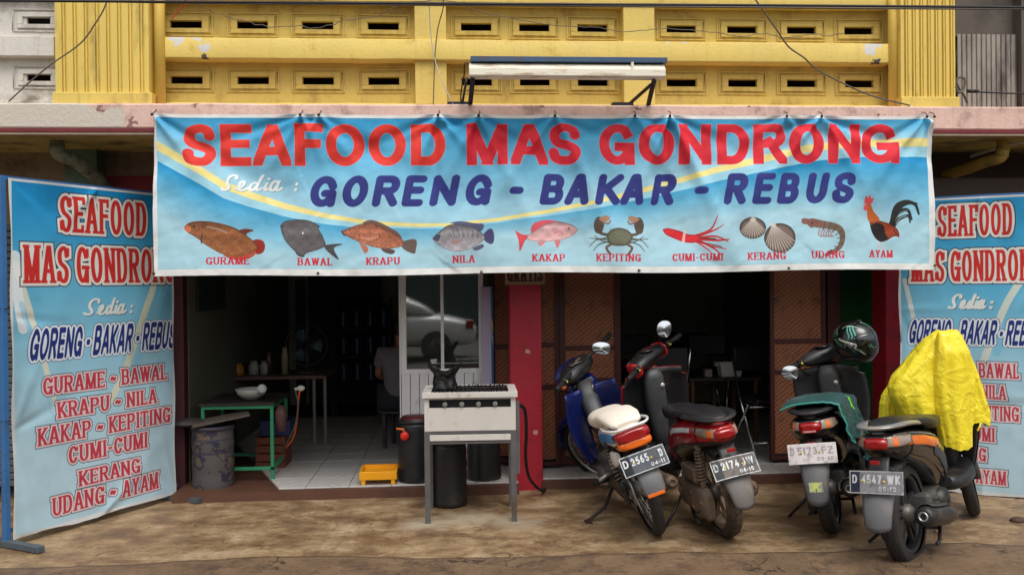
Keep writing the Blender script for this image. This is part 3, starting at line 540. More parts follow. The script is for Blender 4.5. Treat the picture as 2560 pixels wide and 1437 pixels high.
def helmet_image():
    W, H = 1024, 512; c = Canvas(W, H, (16, 20, 19)); n = nz2(W, H, 5, 3)
    for u in range(0, 4):
        o = u * 256 - 60
        for k in range(3): c.line([(o + 90 + k * 28, 110), (o + 84 + k * 30, 160), (o + 96 + k * 26, 230), (o + 84 + k * 26, 262)], 17, (70, 160, 138), taper=.3)
        c.line([(o + 10, 250), (o + 80, 290), (o + 140, 330), (o + 120, 350), (o + 190, 400)], 22, (176, 178, 166), taper=.3); c.line([(o + 20, 130), (o + 60, 108), (o + 130, 112), (o + 190, 150), (o + 240, 210)], 13, (168, 176, 160), taper=.4)
        c.line([(o + 190, 180), (o + 230, 230), (o + 250, 300)], 9, (52, 132, 70), taper=.3); c.line([(o - 10, 300), (o + 50, 340), (o + 60, 300), (o + 110, 380)], 5, (120, 124, 116))
    
    for u in range(9):
        x, y = RNG.uniform(0, 1024), RNG.uniform(60, 400); c.line([(x, y), (x + 30, y + 14), (x + 52, y + 44)], 7, (190, 194, 184), taper=.2); c.line([(x + 60, y + 30), (x + 92, y + 62)], 6, (60, 150, 90), sp=False)
    c.a *= (1 - .12 * np.clip(n, -1, 2))[..., None]; return c.image('helmet_print')
# ================================================================ THE SETTING
# ---- materials
M_YEL = mat('yellow_paint', (200, 170, 84), .62, var=.07, vs=3, dirt=(168, 138, 62), dirt_amt=.32, ds=5, bump=.25, bs=45)
M_YELD = mat('yellow_paint_recess', (202, 174, 88), .65, var=.08, vs=3, dirt=(150, 122, 58), dirt_amt=.42, ds=4, bump=.2, bs=45)
M_PINK = mat('pink_paint', (218, 182, 168), .7, var=.10, vs=4, dirt=(150, 118, 108), dirt_amt=.42, ds=7, bump=.35, bs=50)
M_WHITEW = mat('white_wall_paint', (206, 200, 190), .7, var=.08, vs=3, dirt=(128, 118, 106), dirt_amt=.45, ds=3.5, bump=.3, bs=40)
M_GREYW = mat('weathered_grey_wall', (150, 142, 132), .8, var=.16, vs=4, dirt=(84, 76, 70), dirt_amt=.5, ds=5, bump=.3, bs=40, stretch=(1, 1, .25))
M_RED = mat('red_column_paint', (166, 30, 48), .5, var=.14, vs=5, dirt=(108, 30, 40), dirt_amt=.38, ds=5, bump=.3, bs=40)
M_MAROON = mat('maroon_wall_paint', (122, 28, 36), .7, var=.15, vs=4)
M_SOFFIT = mat('soffit_paint', (196, 176, 104), .8, var=.25, vs=3, dirt=(88, 78, 54), dirt_amt=.5, ds=3)
M_DARKV = mat('painted_void_shade', (44, 38, 34), .9, var=.1)  # dark colour stands in for the shade behind slots and slats
M_INWALL = mat('interior_wall_paint', (176, 174, 160), .8, var=.12, vs=2, dirt=(146, 142, 130), dirt_amt=.4)
M_GREEN = mat('green_interior_paint', (44, 112, 58), .7, var=.15, vs=3)
M_TILE = mat('white_floor_tile', (196, 192, 188), .22, var=.05, vs=3, dirt=(150, 140, 128), dirt_amt=.35, ds=4, spec=.5)
M_GROUT = mat('tile_grout', (112, 100, 90), .9)
M_BROWNED = mat('brown_threshold', (88, 56, 42), .6, var=.2, vs=6, dirt=(60, 40, 32), dirt_amt=.4)
M_WOOD = mat('dark_red_wood', (72, 30, 26), .5, var=.2, vs=6, stretch=(6, 6, 1))
M_RUST = mat('rusty_black_iron', (46, 42, 40), .6, metal=.3, var=.3, vs=14, dirt=(96, 58, 38), dirt_amt=.35, ds=12)
M_WIREB = mat('black_cable', (34, 32, 32), .5); M_WIREW = mat('pale_cable', (172, 168, 156), .5); M_WIREG = mat('grey_cable', (96, 88, 78), .5)
spots(M_YEL, [((0, 0, 0), .001)], (206, 202, 196))

# ---- ground
def ground_mat():
    m = mat('stained_concrete', (130, 106, 76), .62, var=.22, vs=1.6, dirt=(158, 138, 108), dirt_amt=.36, ds=4.2, bump=.9, bs=22, spec=.5, stretch=(1, 1.1, 1))
    N, L, b = tree_of(m); tc = N.new('ShaderNodeTexCoord'); mp = N.new('ShaderNodeMapping'); mp.inputs['Scale'].default_value = (1, 1.25, 1); L.new(tc.outputs['Object'], mp.inputs[0])
    n = N.new('ShaderNodeTexNoise'); n.inputs['Scale'].default_value = 3.6; n.inputs['Detail'].default_value = 14; n.inputs['Roughness'].default_value = .70; n.inputs['Distortion'].default_value = .15; L.new(mp.outputs[0], n.inputs['Vector'])
    cr = N.new('ShaderNodeValToRGB'); e = cr.color_ramp; e.elements[0].position = .31; e.elements[0].color = rgb(92, 71, 53); e.elements[1].position = .70; e.elements[1].color = rgb(180, 160, 130)
    for p_, c_ in ((.43, (116, 92, 66)), (.51, (136, 111, 80)), (.59, (154, 130, 100))): q = e.elements.new(p_); q.color = rgb(*c_)
    L.new(n.outputs['Fac'], cr.inputs[0]); L.new(cr.outputs[0], b.inputs['Base Color']); rz = N.new('ShaderNodeMapRange'); rz.inputs['From Min'].default_value = .4; rz.inputs['From Max'].default_value = .6; rz.inputs['To Min'].default_value = .38; rz.inputs['To Max'].default_value = .75; L.new(n.outputs['Fac'], rz.inputs[0]); L.new(rz.outputs[0], b.inputs['Roughness'])
    for sc, lo, hi, col in ((7, .60, .68, (84, 62, 44)), (30, .60, .68, (174, 152, 122)), (1.3, .60, .85, (140, 104, 60)), (23, .61, .69, (66, 50, 38))):
        n = N.new('ShaderNodeTexNoise'); n.inputs['Scale'].default_value = sc; n.inputs['Detail'].default_value = 8; n.inputs['Roughness'].default_value = .65; L.new(tc.outputs['Object'], n.inputs['Vector'])
        r = N.new('ShaderNodeMapRange'); r.inputs['From Min'].default_value = lo; r.inputs['From Max'].default_value = hi; r.inputs['To Max'].default_value = .75; L.new(n.outputs['Fac'], r.inputs[0]); overlay(m, col, r.outputs[0])
    return m
M_GROUND = ground_mat()
def speckle(m, dark, light, sc=140):
    N, L, b = tree_of(m); tc = N.new('ShaderNodeTexCoord')
    for s_, lo, hi, col in ((sc, .60, .68, dark), (sc * .7, .64, .70, light), (sc * .25, .60, .72, dark)):
        n = N.new('ShaderNodeTexNoise'); n.inputs['Scale'].default_value = s_; n.inputs['Detail'].default_value = 3; L.new(tc.outputs['Object'], n.inputs['Vector']); r = N.new('ShaderNodeMapRange'); r.inputs['From Min'].default_value = lo; r.inputs['From Max'].default_value = hi; r.inputs['To Max'].default_value = .6; L.new(n.outputs['Fac'], r.inputs[0]); overlay(m, col, r.outputs[0])
speckle(M_GROUND, (74, 58, 44), (186, 168, 140))
def cracks(m, sc, col, w=.012, amt=.7):
    N, L, b = tree_of(m); tc = N.new('ShaderNodeTexCoord'); ns = N.new('ShaderNodeTexNoise'); ns.inputs['Scale'].default_value = 4; ns.inputs['Detail'].default_value = 6; L.new(tc.outputs['Object'], ns.inputs['Vector']); av = N.new('ShaderNodeVectorMath'); av.operation = 'MULTIPLY_ADD'; L.new(ns.outputs['Color'], av.inputs[0]); av.inputs[1].default_value = (.6, .6, .6); L.new(tc.outputs['Object'], av.inputs[2])
    v = N.new('ShaderNodeTexVoronoi'); v.feature = 'DISTANCE_TO_EDGE'; v.inputs['Scale'].default_value = sc; L.new(av.outputs[0], v.inputs['Vector']); r = N.new('ShaderNodeMapRange'); r.inputs['From Min'].default_value = w; r.inputs['From Max'].default_value = w * .2; r.inputs['To Max'].default_value = amt; L.new(v.outputs['Distance'], r.inputs[0])
    n2 = N.new('ShaderNodeTexNoise'); n2.inputs['Scale'].default_value = 1.7; L.new(tc.outputs['Object'], n2.inputs['Vector']); g = N.new('ShaderNodeMapRange'); g.inputs['From Min'].default_value = .5; g.inputs['From Max'].default_value = .6; L.new(n2.outputs['Fac'], g.inputs[0]); mu = N.new('ShaderNodeMath'); mu.operation = 'MULTIPLY'; L.new(r.outputs[0], mu.inputs[0]); L.new(g.outputs[0], mu.inputs[1]); overlay(m, col, mu.outputs[0])
cracks(M_GROUND, .8, (58, 46, 36)); cracks(M_GROUND, 2.6, (84, 66, 50), .03, .45)
def streaks(m, col, amt=.35, sx=16, lo=.52, hi=.75):
    N, L, b = tree_of(m); tc = N.new('ShaderNodeTexCoord'); mp = N.new('ShaderNodeMapping'); mp.inputs['Scale'].default_value = (sx, sx, .7); L.new(tc.outputs['Object'], mp.inputs[0]); n = N.new('ShaderNodeTexNoise'); n.inputs['Scale'].default_value = 1; n.inputs['Detail'].default_value = 7; n.inputs['Roughness'].default_value = .7; L.new(mp.outputs[0], n.inputs['Vector']); r = N.new('ShaderNodeMapRange'); r.inputs['From Min'].default_value = lo; r.inputs['From Max'].default_value = hi; r.inputs['To Max'].default_value = amt; L.new(n.outputs['Fac'], r.inputs[0]); overlay(m, col, r.outputs[0])
for m_ in (M_YELD, M_YEL, M_PINK, M_WHITEW): streaks(m_, (120, 100, 66) if m_ not in (M_PINK, M_WHITEW) else (126, 108, 100))
spots(M_GROUND, [((-.16, 5.50, 0), .30), ((.39, 5.50, 0), .32), ((.10, 5.60, 0), .35)], (158, 144, 122), 5, .30, .30)
M_STREET = mat('dirty_street_stone', (112, 90, 68), .6, var=.28, vs=4, dirt=(62, 46, 38), dirt_amt=.45, ds=6, bump=.6, bs=30)
M_ASPH = mat('street_asphalt', (74, 68, 62), .8, var=.2, vs=3, bump=.4, bs=60)
edge = [(-9, 4.62), (-5, 4.66), (-2.36, 4.74)]
for px, py in ((330, 1432), (420, 1424), (480, 1420), (560, 1417), (640, 1411), (760, 1409), (900, 1410), (1060, 1412), (1220, 1412), (1350, 1408), (1500, 1404), (1640, 1402), (1720, 1396), (1830, 1402), (1960, 1399), (2100, 1394), (2200, 1391), (2290, 1383), (2330, 1378), (2420, 1374), (2480, 1380), (2560, 1384)):
    p = PG(px, py); edge.append((p.x, p.y))
edge += [(4.2, 4.5), (9, 4.6)]
mb = MB(); rows = []
ys = [0, .02, .06, .12, .22, .36, .55, .8, 1.1, 1.5, 1.62]
ex = [e[0] for e in edge]; ey = [e[1] for e in edge]
xs = sorted(set([round(x, 4) for x in ex] + [round(-9 + i * .12, 3) for i in range(151)])); g = []
for t in [0, .015, .04, .08, .14, .22, .32, .44, .58, .72, .86, 1.0]:
    g.append([(x, np.interp(x, ex, ey) + (6.6 - np.interp(x, ex, ey)) * t + (.012 * fbm(x * 9, 3.3) if t < .03 else 0), .004 * fbm(x * 3, t * 6) * (1 if t < .9 else 0) - (.012 if t == 0 else 0)) for x in xs])
mb.sheet(g, .06); obj('pavement', mb, M_GROUND, None, 0, 'structure')
mb = MB(); mb.box(-60, 60, -60, 5.2, -.30, -.045); mb.box(-60, 60, 6.55, 40, -.30, -.10); struct('ground', mb, M_ASPH)
# street stones along the pavement edge, each its own piece
rq = random.Random(8); bk_ = []; xq = sorted(set([round(v, 3) for v in ex] + [round(-9 + .06 * i, 3) for i in range(301)]))
for x in xq: bk_.append((x, float(np.interp(x, ex, ey)) - max(.003, .012 + .022 * fbm(x * 2.2, 7.7) + .006 * fbm(x * 14, 2.2))))
mb = MB(); mb.sheet([[(x, y + (3.2 - y) * t, -.004 + .003 * fbm(x * 3, t * 5)) for x, y in bk_] for t in (0, .02, .08, .2, .4, .7, 1)], .05)
road = struct('street_margin', mb, M_STREET); struct('joint_bed', MB().box(-9, 9, 3.2, 5.0, -.30, -.040), mat('joint_dirt', (46, 36, 28), .9))
speckle(M_STREET, (56, 42, 34), (150, 128, 102), 110); cracks(M_STREET, 2.2, (40, 30, 24), .02, .9)
cuts = [-4.2, -3.5, -2.85, -2.2, -1.72, -1.1, -.62, -.1, .5, .93, 1.55, 1.78, 2.12, 2.42, 2.75, 3.15, 3.6, 4.2]
M_STONE = mat('dark_paving_stone', (112, 90, 68), .5, var=.25, vs=6, dirt=(120, 98, 74), dirt_amt=.38, ds=7, bump=.5, bs=40); M_STONE2 = mat('reddish_paving_stone', (100, 74, 64), .5, var=.18, vs=6, dirt=(60, 44, 38), dirt_amt=.4, ds=8, bump=.4, bs=40)
rr = random.Random(3)
for row, (d0, d1) in enumerate(((.025, .34), (.36, .72))):
    for i in range(len(cuts) - 1):
        if cuts[i] < 2.1: continue
        a, b = cuts[i] + row * .17, cuts[i + 1] + row * .17; n = 5; front = []; back = []; za = -.001 + rr.random() * .004
        for k in range(n + 1):
            x = a + .008 + (b - a - .016) * k / n; y = np.interp(x, ex, ey); back.append((x, y - d0 + .006 * fbm(x * 20, row))); front.append((x, y - d1 + .008 * fbm(x * 20, row + 5)))
        mb = MB(); mb.prism(front + back[::-1], -.06, za, 'z'); obj('paving_stone', mb, M_STONE2 if a > 2 else M_STONE, road, .006)
# loose stones
M_LOOSE = mat('loose_stone', (150, 122, 96), .8, var=.25, vs=20, bump=.5, bs=80)
def rock(px, py, w, h, label, m=M_LOOSE, seed=0, z=-.018):
    z = max(z, -.004); c = PG(px, py, z); mb = MB(); mb.ell((0, 0, 0), (w / 2, w * .36, h), 12, 8)
    mb.v = [(v[0] * (1 + .35 * fbm(v[0] * 30 + seed, v[2] * 30)), v[1] * (1 + .3 * fbm(v[1] * 30, seed)), max(0, v[2] * (1 + .2 * fbm(v[0] * 40, v[1] * 40, seed)) * 1)) for v in mb.v]
    mb.v = [(v[0] + c.x, v[1] + c.y, v[2] + c.z) for v in mb.v]; single('stone', mb, m, label, 'stone', 'loose stones at the pavement edge', origin=tuple(c))
rock(1672, 1421, .115, .045, 'flat tan stone lying at the pavement edge below the blue motorcycle', seed=2)
rock(1245, 1412, .04, .02, 'small orange stone at the pavement edge below the grill stove', mat('orange_stone', (176, 116, 70), .8), 5)
rock(1075, 1420, .03, .016, 'small pale pebble at the pavement edge left of the grill stove', seed=8)
rock(2345, 1331, .05, .03, 'small tan stone behind the rear wheel of the orange and black scooter', seed=11, z=0)
rock(2545, 1303, .09, .03, 'dark stone lying in front of the right standing banner', mat('dark_stone', (72, 54, 46), .8), 12, 0)

# grit and crumbs along the pavement edge: nobody could count it
gr = MB(); rg = random.Random(21)
for k in range(1500):
    x = rg.uniform(-2.6, 4.2); y = np.interp(x, ex, ey); near = rg.random() < .72; yy = y + (rg.gauss(0, .05) if near else rg.uniform(-.3, 1.6)); z = .001 if yy > y + .01 else -.003; s_ = rg.uniform(.0015, .0055) * (1.6 if rg.random() < .05 else 1); a0 = rg.uniform(0, 6)
    pts = [(x + s_ * math.cos(a0 + i * 1.57) * rg.uniform(.7, 1.2), yy + s_ * math.sin(a0 + i * 1.57) * rg.uniform(.7, 1.2), z) for i in range(4)]; gr.add(pts + [(x, yy, z + s_ * rg.uniform(.7, 1.1))], [(0, 1, 4), (1, 2, 4), (2, 3, 4), (3, 0, 4)])
setp(obj('gravel', gr, mat('grit', (132, 112, 90), .8, var=.4, vs=60), None, 0, 'stuff'), 'fine grit and crumbs scattered along the pavement edge', 'gravel')
# ---- the shop house
ZL0, ZL1 = 2.487, 2.659                       # ledge bottom, top
shop = thing('shop_building', 'two storey shop with yellow upper wall of slotted vents above a pink ledge', 'building', (0, 6.3, 0))
# ledge
mb = MB(); xs = [-7 + i * .1 for i in range(141)]; g = []
prof = [(5.775, ZL0), (5.752, ZL0 + .004), (5.752, ZL0 + .018), (5.745, ZL0 + .022), (5.745, ZL1 - .01), (5.755, ZL1), (6.6, ZL1 + .01)]
for y, z in prof: g.append([(x, y, z + .004 * fbm(x * 2.3, z) + (.003 * fbm(x * 14, 2) if z > ZL1 - .02 else 0)) for x in xs])
mb.sheet(g, smooth=False); mb.box(-7, 7, 5.80, 6.6, ZL0 + .03, ZL1 - .03); 
mp = M_PINK; spots(mp, [((-3.0, -.55, 2.6), 1.0), ((-2.3, -.55, 2.50), .42), ((-2.9, -.55, 2.45), .8)], (196, 186, 172), 5, .42)
spots(mp, [((-1.6, -.55, 2.66), .1), ((-2.2, -.55, 2.62), .12), ((.6, -.55, 2.65), .14), ((1.25, -.55, 2.64), .1), ((2.0, -.55, 2.66), .08), ((2.9, -.55, 2.6), .1), ((-2.0, -.55, 2.54), .16), ((-3.2, -.55, 2.6), .3)], (140, 104, 96), 40, .86)
ledge = obj('ledge', mb, mp, shop)
obj('ledge_drip_edge', MB().box(-7, 7, 5.740, 5.80, ZL0 - .010, ZL0 + .012), mat('dark_red_edge', (112, 34, 40), .6, var=.3, vs=9), shop)
obj('ledge_lower_lip', MB().box(-7, 7, 5.748, 5.80, ZL0 - .026, ZL0 - .011), mat('cream_edge', (184, 160, 138), .7, var=.2, vs=9), shop)
obj('soffit', MB().box(-7, 7, 5.79, 6.62, ZL0 - .012, ZL0 + .02), M_SOFFIT, shop)
# upper wall: slotted rows between beams and posts
YR, YB = 6.05, 5.95
def zz(py, Y=YR): return PY(1300, py, Y).z
def xx(px, Y=YR, py=140): return PY(px, py, Y).x
bays = [(412, 1037), (1116, 1560), (1638, 2226)]
rows_ = [(2.672, 2.99, 2.875), (3.105, 3.385, 3.248)]      # bottom, top, slot centre
centers = {0: [466, 632.5, 795, 959], 1: [1191, 1336, 1481.5], 2: [1703, 1855, 2003, 2146.5]}
SW, SH = .207, .050
wall = MB(); frames = []
vx = []
for bi, (a, b) in enumerate(bays):
    x0, x1 = xx(a) - .05, xx(b) + .05; cs = [xx(c) for c in centers[bi]]; vx.append(cs)
    for (z0, z1, zc) in rows_:
        lo, hi = zc - SH / 2, zc + SH / 2; wall.box(x0, x1, YR, YR + .022, z0 - .1, lo); wall.box(x0, x1, YR, YR + .022, hi, z1 + .1); px_ = x0
        for cx in cs: wall.box(px_, cx - SW / 2, YR, YR + .022, lo, hi); px_ = cx + SW / 2; frames.append((cx, zc))
        wall.box(px_, x1, YR, YR + .022, lo, hi)
obj('recessed_wall', wall, M_YELD, shop)
obj('cavity_shade_backing', MB().box(-2.1, 3.3, YR + .16, YR + .30, 2.6, 3.7), mat('painted_cavity_shade', (70, 48, 38), .9, var=.3, vs=8), shop)  # dark brown backing, the vent slots' inner shade put into its colour
fm = MB()
def rect_ring(mb, w0, h0, w1, h1, y0, y1):
    mb.box(-w0, w0, y0, y1, h1, h0); mb.box(-w0, w0, y0, y1, -h0, -h1); mb.box(-w0, -w1, y0, y1, -h1, h1); mb.box(w1, w0, y0, y1, -h1, h1)
rect_ring(fm, .175, .080, .166, .071, -.008, .001); rect_ring(fm, .148, .056, SW / 2 + .001, SH / 2 + .001, -.011, .001)
rect_ring(fm, .160, .066, .152, .059, -.004, .001)
fmesh = None
for cx, zc in frames:
    loc = Vector((cx, YR, zc)) - Vector((0, 6.3, 0))
    if fmesh is None: o = obj('vent_frame', fm, M_YELD, None, .003); o.parent = shop; fmesh = o
    else: o = fmesh.copy(); COL.objects.link(o)
    o.location = loc; o.scale = (1 + rr.uniform(-.03, .03), 1, 1 + rr.uniform(-.04, .04)); o.rotation_euler = (0, R(rr.uniform(-.5, .5)), 0)
M_BEAM = mat('yellow_beam_paint', (216, 188, 98), .6, var=.06, vs=3, dirt=(176, 146, 66), dirt_amt=.3, ds=6, bump=.25, bs=45)
streaks(M_BEAM, (140, 118, 66), .25)
spots(M_BEAM, [((-1.78, -.35, 3.12), .10), ((-1.66, -.35, 3.15), .11), ((-1.60, -.35, 3.06), .09), ((2.93, -.35, 3.10), .11), ((2.98, -.35, 3.13), .08), ((1.62, -.35, 3.13), .05), ((1.5, -.35, 3.13), .05)], (196, 192, 186), 24, .50)
spots(M_BEAM, [((-1.62, -.35, 3.175), .06), ((-1.60, -.35, 3.0), .06), ((2.97, -.35, 3.0), .09), ((2.92, -.35, 3.1), .035), ((1.1, -.35, 3.17), .06), ((-1.72, -.35, 3.09), .03), ((-1.6, -.35, 3.08), .03)], (78, 66, 62), 34, .6)
x0, x1 = xx(400, YB), xx(2226, YB); bm_ = MB()
def beam(y0, y1, z0, z1, nm='wall_beam'):
    mb = MB(); n = 60; g = []
    for y, z in ((y1, z0), (y0, z0), (y0 - .001, z0 + .006), (y0, z1 - .006), (y0 + .004, z1), (y1, z1)): g.append([(x0 + (x1 - x0) * i / n, y + .003 * fbm(i * .5, z * 3), z + .004 * fbm(i * .23, z * 7 + y)) for i in range(n + 1)])
    mb.sheet(g); obj(nm, mb, M_BEAM, shop)
beam(YB - .02, YR + .05, 2.995, 3.130); beam(YB, YR + .05, 3.385, 3.60); beam(YB + .03, YR + .05, 2.63, 2.712)
for a, b in ((1037, 1116), (1560, 1638)):
    for z0, z1 in ((2.70, 2.997), (3.126, 3.388)): obj('wall_post', MB().box(xx(a, YB), xx(b, YB), YB + .012, YR + .02, z0, z1), M_BEAM, shop, .004)
# fluted pilasters
M_PIL = mat('yellow_pilaster_paint', (218, 190, 96), .6, var=.06, vs=3, dirt=(160, 134, 70), dirt_amt=.36, ds=5, bump=.2, bs=50, stretch=(2, 2, .4))
def pilaster(xa, xb, y, ribs, za, zb, m, side=.12):
    mb = MB(); pts = [(xa, y + side), (xa, y)]; w = xb - xa; x = xa + w * .085
    for i in range(ribs):
        f = xa + w * (.09 + .83 * i / (ribs - 1)); d = .013
        pts += [(f - .012, y), (f - .009, y + d), (f - .002, y + d), (f, y - .004), (f + .008, y - .004), (f + .010, y + d * .8), (f + .016, y + d * .8), (f + .02, y)]
    pts += [(xb, y), (xb, y + side)]; g = [[(p[0], p[1], z) for p in pts] for z in (za, zb)]; mb.sheet(g, smooth=False); return obj('fluted_pilaster', mb, m, shop)
YP = 5.86
pilaster(xx(138, YP), xx(372, YP), YP, 8, 2.74, 3.75, M_PIL); obj('pilaster_plinth', MB().box(xx(130, YP - .03), xx(379, YP - .03), YP - .035, YP + .2, 2.652, 2.745), M_PIL, shop, .006)
pilaster(xx(2252, YP), xx(2388, YP), YP, 7, 2.74, 3.75, M_PIL); obj('pilaster_plinth', MB().box(xx(2252, YP - .03), xx(2398, YP - .03), YP - .035, YP + .2, 2.652, 2.74), M_PIL, shop, .006)
for a, b in ((1, 2),): pass
obj('shadow_gap_wall', MB().box(xx(368, 6.3), xx(418, 6.3), 6.28, 6.35, 2.65, 3.7), M_YELD, shop); obj('shadow_gap_wall', MB().box(xx(2218, 6.3), xx(2262, 6.3), 6.28, 6.35, 2.65, 3.7), M_YELD, shop)
obj('upper_wall_backing', MB().box(-2.6, 3.9, 6.36, 6.6, 2.67, 5.2).box(-2.2, 3.4, 5.97, 6.36, 3.60, 5.2), M_YELD, shop)
# wall inside the arcade above the doors, maroon; soffit zone
obj('lintel_wall', MB().box(-1.9, 3.45, 6.42, 6.6, 2.08, 2.48), M_MAROON, shop)
obj('lintel_wall', MB().box(-7, -1.9, 6.62, 6.75, 1.95, 2.48), mat('dirty_brown_wall', (150, 130, 104), .85, var=.25, vs=3, dirt=(60, 48, 38), dirt_amt=.5), shop)
obj('side_wall', MB().box(-2.52, -1.96, 6.58, 6.7, 0, 2.3), M_MAROON, shop)
for a, b, y in ((1275, 1355, 6.31), (2215, 2258, 6.35), (1, 1, 0)):
    if y: obj('column', MB().box(xx(a, y, 900), xx(b, y, 900), y, y + .22, -.05, 2.49), M_RED, shop, .008)
spots(M_RED, [((.42, 0, .7), .05), ((.6, 0, .42), .04), ((.55, 0, 1.0), .04)], (196, 150, 130), 40, .5)
obj('column', MB().box(-2.02, -1.925, 6.5, 6.75, 0, 2.49), mat('shaded_maroon', (64, 22, 28), .7, var=.2), shop, .008)  # maroon darkened, doorway shade painted into this column
# yellow down pipes on the upper wall
M_PIPEY = mat('yellow_pipe_paint', (214, 180, 84), .5, var=.06, dirt=(170, 148, 84), dirt_amt=.35, ds=5)
for a, lab in ((400, 'yellow painted vertical drain pipe right of the left fluted pilaster'), (2233, 'yellow painted vertical drain pipe left of the right fluted pilaster')):
    X = xx(a, 5.93); mb = MB(); mb.cyl((X, 5.93, 2.655), (X, 5.93, 3.9), .034, n=20); mb.cyl((X, 5.93, 3.30), (X, 5.93, 3.36), .038, n=20) if 0 else None; single('drain_pipe', mb, M_PIPEY, lab, 'pipe', 'drain pipes', origin=(X, 5.93, 2.655))
# drain elbows under the ledge
def elbow(pts, r, m, lab):
    P = [Vector(p) for p in pts]; mb = MB(); sm = spl([tuple(p) for p in P], 6); mb.tube(sm, r, 18)
    a, b = Vector(sm[8]), Vector(sm[12]); mb.tube([a, b], r * 1.12, 18); single('drain_elbow', mb, m, lab, 'pipe', 'drain elbows under the ledge', origin=tuple(P[0]))
M_PIPEG = mat('mossy_pipe', (140, 142, 116), .7, var=.25, vs=12, dirt=(44, 46, 36), dirt_amt=.5, ds=9)
def Q(px, py, Y): return tuple(PY(px, py, Y))
elbow([(Q(142, 335, 6.1)[0], 6.1, 2.50), Q(142, 352, 6.1), Q(146, 385, 6.1), Q(185, 402, 6.18), Q(235, 440, 6.35), Q(270, 475, 6.5)], .044, M_PIPEG, 'mossy grey drain elbow under the left end of the ledge')
elbow([(Q(2506, 345, 6.0)[0], 6.0, 2.50), Q(2508, 360, 6.0), Q(2503, 392, 6.0), Q(2465, 405, 6.1), Q(2410, 425, 6.3), Q(2360, 440, 6.5)], .040, mat('yellow_drain_paint', (170, 138, 62), .55, var=.15, dirt=(120, 98, 50), dirt_amt=.4), 'yellow drain elbow under the right end of the ledge')
single('conduit', MB().tube([Q(2425, 392, 6.3), Q(2500, 368, 6.2), Q(2600, 345, 6.05)], .011, 8), mat('white_conduit', (186, 184, 174), .5), 'thin white conduit pipe under the right end of the ledge', 'pipe')
# neighbours
nb = thing('neighbour_wall', 'whitewashed neighbouring wall with two slots left of the yellow pilaster', 'wall', (-3.2, 6.0, 2.65)); X1 = xx(136, 5.98) + .02
mb = MB(); cx = xx(95, 6.0); w2 = .075
for z0, z1, zc, sl, sr in ((2.67, 3.0, 2.875, 66, 126), (3.10, 3.42, 3.248, 68, 127)):
    a, b = xx(sl, 6.0), xx(sr, 6.0); lo, hi = zc - .022, zc + .022; mb.box(-6, X1, 6.0, 6.022, z0 - .05, lo); mb.box(-6, X1, 6.0, 6.022, hi, z1 + .1); mb.box(-6, a, 6.0, 6.022, lo, hi); mb.box(b, X1, 6.0, 6.022, lo, hi)
obj('slotted_wall', mb, M_WHITEW, nb); obj('wall_band', MB().box(-6, X1, 5.93, 6.02, 3.0, 3.13).box(-6, X1, 5.97, 6.02, 2.66, 2.72).box(-6, X1, 5.94, 6.02, 3.40, 3.9), M_WHITEW, nb, .005)
obj('wall_backing', MB().box(-6, X1, 6.2, 6.3, 2.66, 3.9), M_DARKV, nb)
for z in (2.875, 3.248):
    m_ = MB(); rect_ring(m_, .155, .075, .147, .067, -.008, .001); rect_ring(m_, .125, .052, .090, .024, -.012, .001); o = obj('vent_frame', m_, M_WHITEW, None, .003); o.parent = nb; o.location = (cx + 3.2, 0, z - 2.65)
nr = thing('neighbour_wall', 'grey streaked fluted wall right of the yellow pilaster', 'wall', (3.6, 6.0, 2.65))
XR0, XR1 = xx(2394, 6.0), xx(2541, 6.0); mb = MB(); pts = []
for i in range(12): f = XR0 + (XR1 - XR0) * i / 12; w = (XR1 - XR0) / 12; pts += [(f, 6.0), (f + w * .7, 6.0), (f + w * .8, 6.012), (f + w * .9, 6.012)]
mb.sheet([[(p[0], p[1], z) for p in pts + [(XR1, 6.0)]] for z in (2.66, 3.22)], smooth=False); obj('fluted_wall', mb, M_GREYW, nr); M_GD = mat('dark_grey_wall', (92, 84, 76), .85, var=.2, vs=4, dirt=(60, 54, 48), dirt_amt=.5)
obj('upper_panel', MB().box(XR0, XR1 + .02, 6.06, 6.12, 3.22, 3.9), M_GD, nr); obj('side_post', MB().box(XR1 + .012, 6.5, 5.96, 6.1, 2.66, 3.9), M_GD, nr); obj('wall_backing', MB().box(XR0 - .05, 6.5, 6.12, 6.3, 2.66, 3.9), M_GD, nr)
# neighbouring ground floors
nl = thing('neighbour_shop', 'dark neighbouring shopfront with rolling shutter behind the left standing banner', 'building', (-4, 6.7, 0))
obj('shopfront_wall', MB().box(-8, -3.85, 6.62, 6.8, 0, 2.49), mat('dim_plaster', (96, 84, 70), .85, var=.2), nl)
obj('pier', MB().box(-2.72, -2.5, 6.45, 6.7, 0, 2.49), mat('teal_plinth_paint', (96, 118, 100), .7, var=.2, dirt=(80, 60, 50), dirt_amt=.4), nl)
for i in range(38): obj('shutter_slat', MB().box(-3.85, -2.71, 6.6, 6.63, .06 + i * .05, .06 + i * .05 + .043), mat('shutter_slat_metal', (96, 100, 96), .5, metal=.3, var=.15), nl, .006)
obj('shutter_backing', MB().box(-3.85, -2.71, 6.64, 6.70, 0, 2.0), M_DARKV, nl)
nn_ = thing('neighbour_shop', 'dark neighbouring shopfront behind the right standing banner', 'building', (4.5, 6.7, 0))
obj('shopfront_wall', MB().box(3.5, 8, 6.62, 6.8, 0, 2.49), mat('brown_plaster', (72, 58, 50), .85, var=.25, vs=3), nn_)
obj('roller_box', MB().box(3.42, 5.2, 6.4, 6.62, 1.9, 2.25), mat('brown_metal', (70, 56, 50), .6, var=.2), nn_)

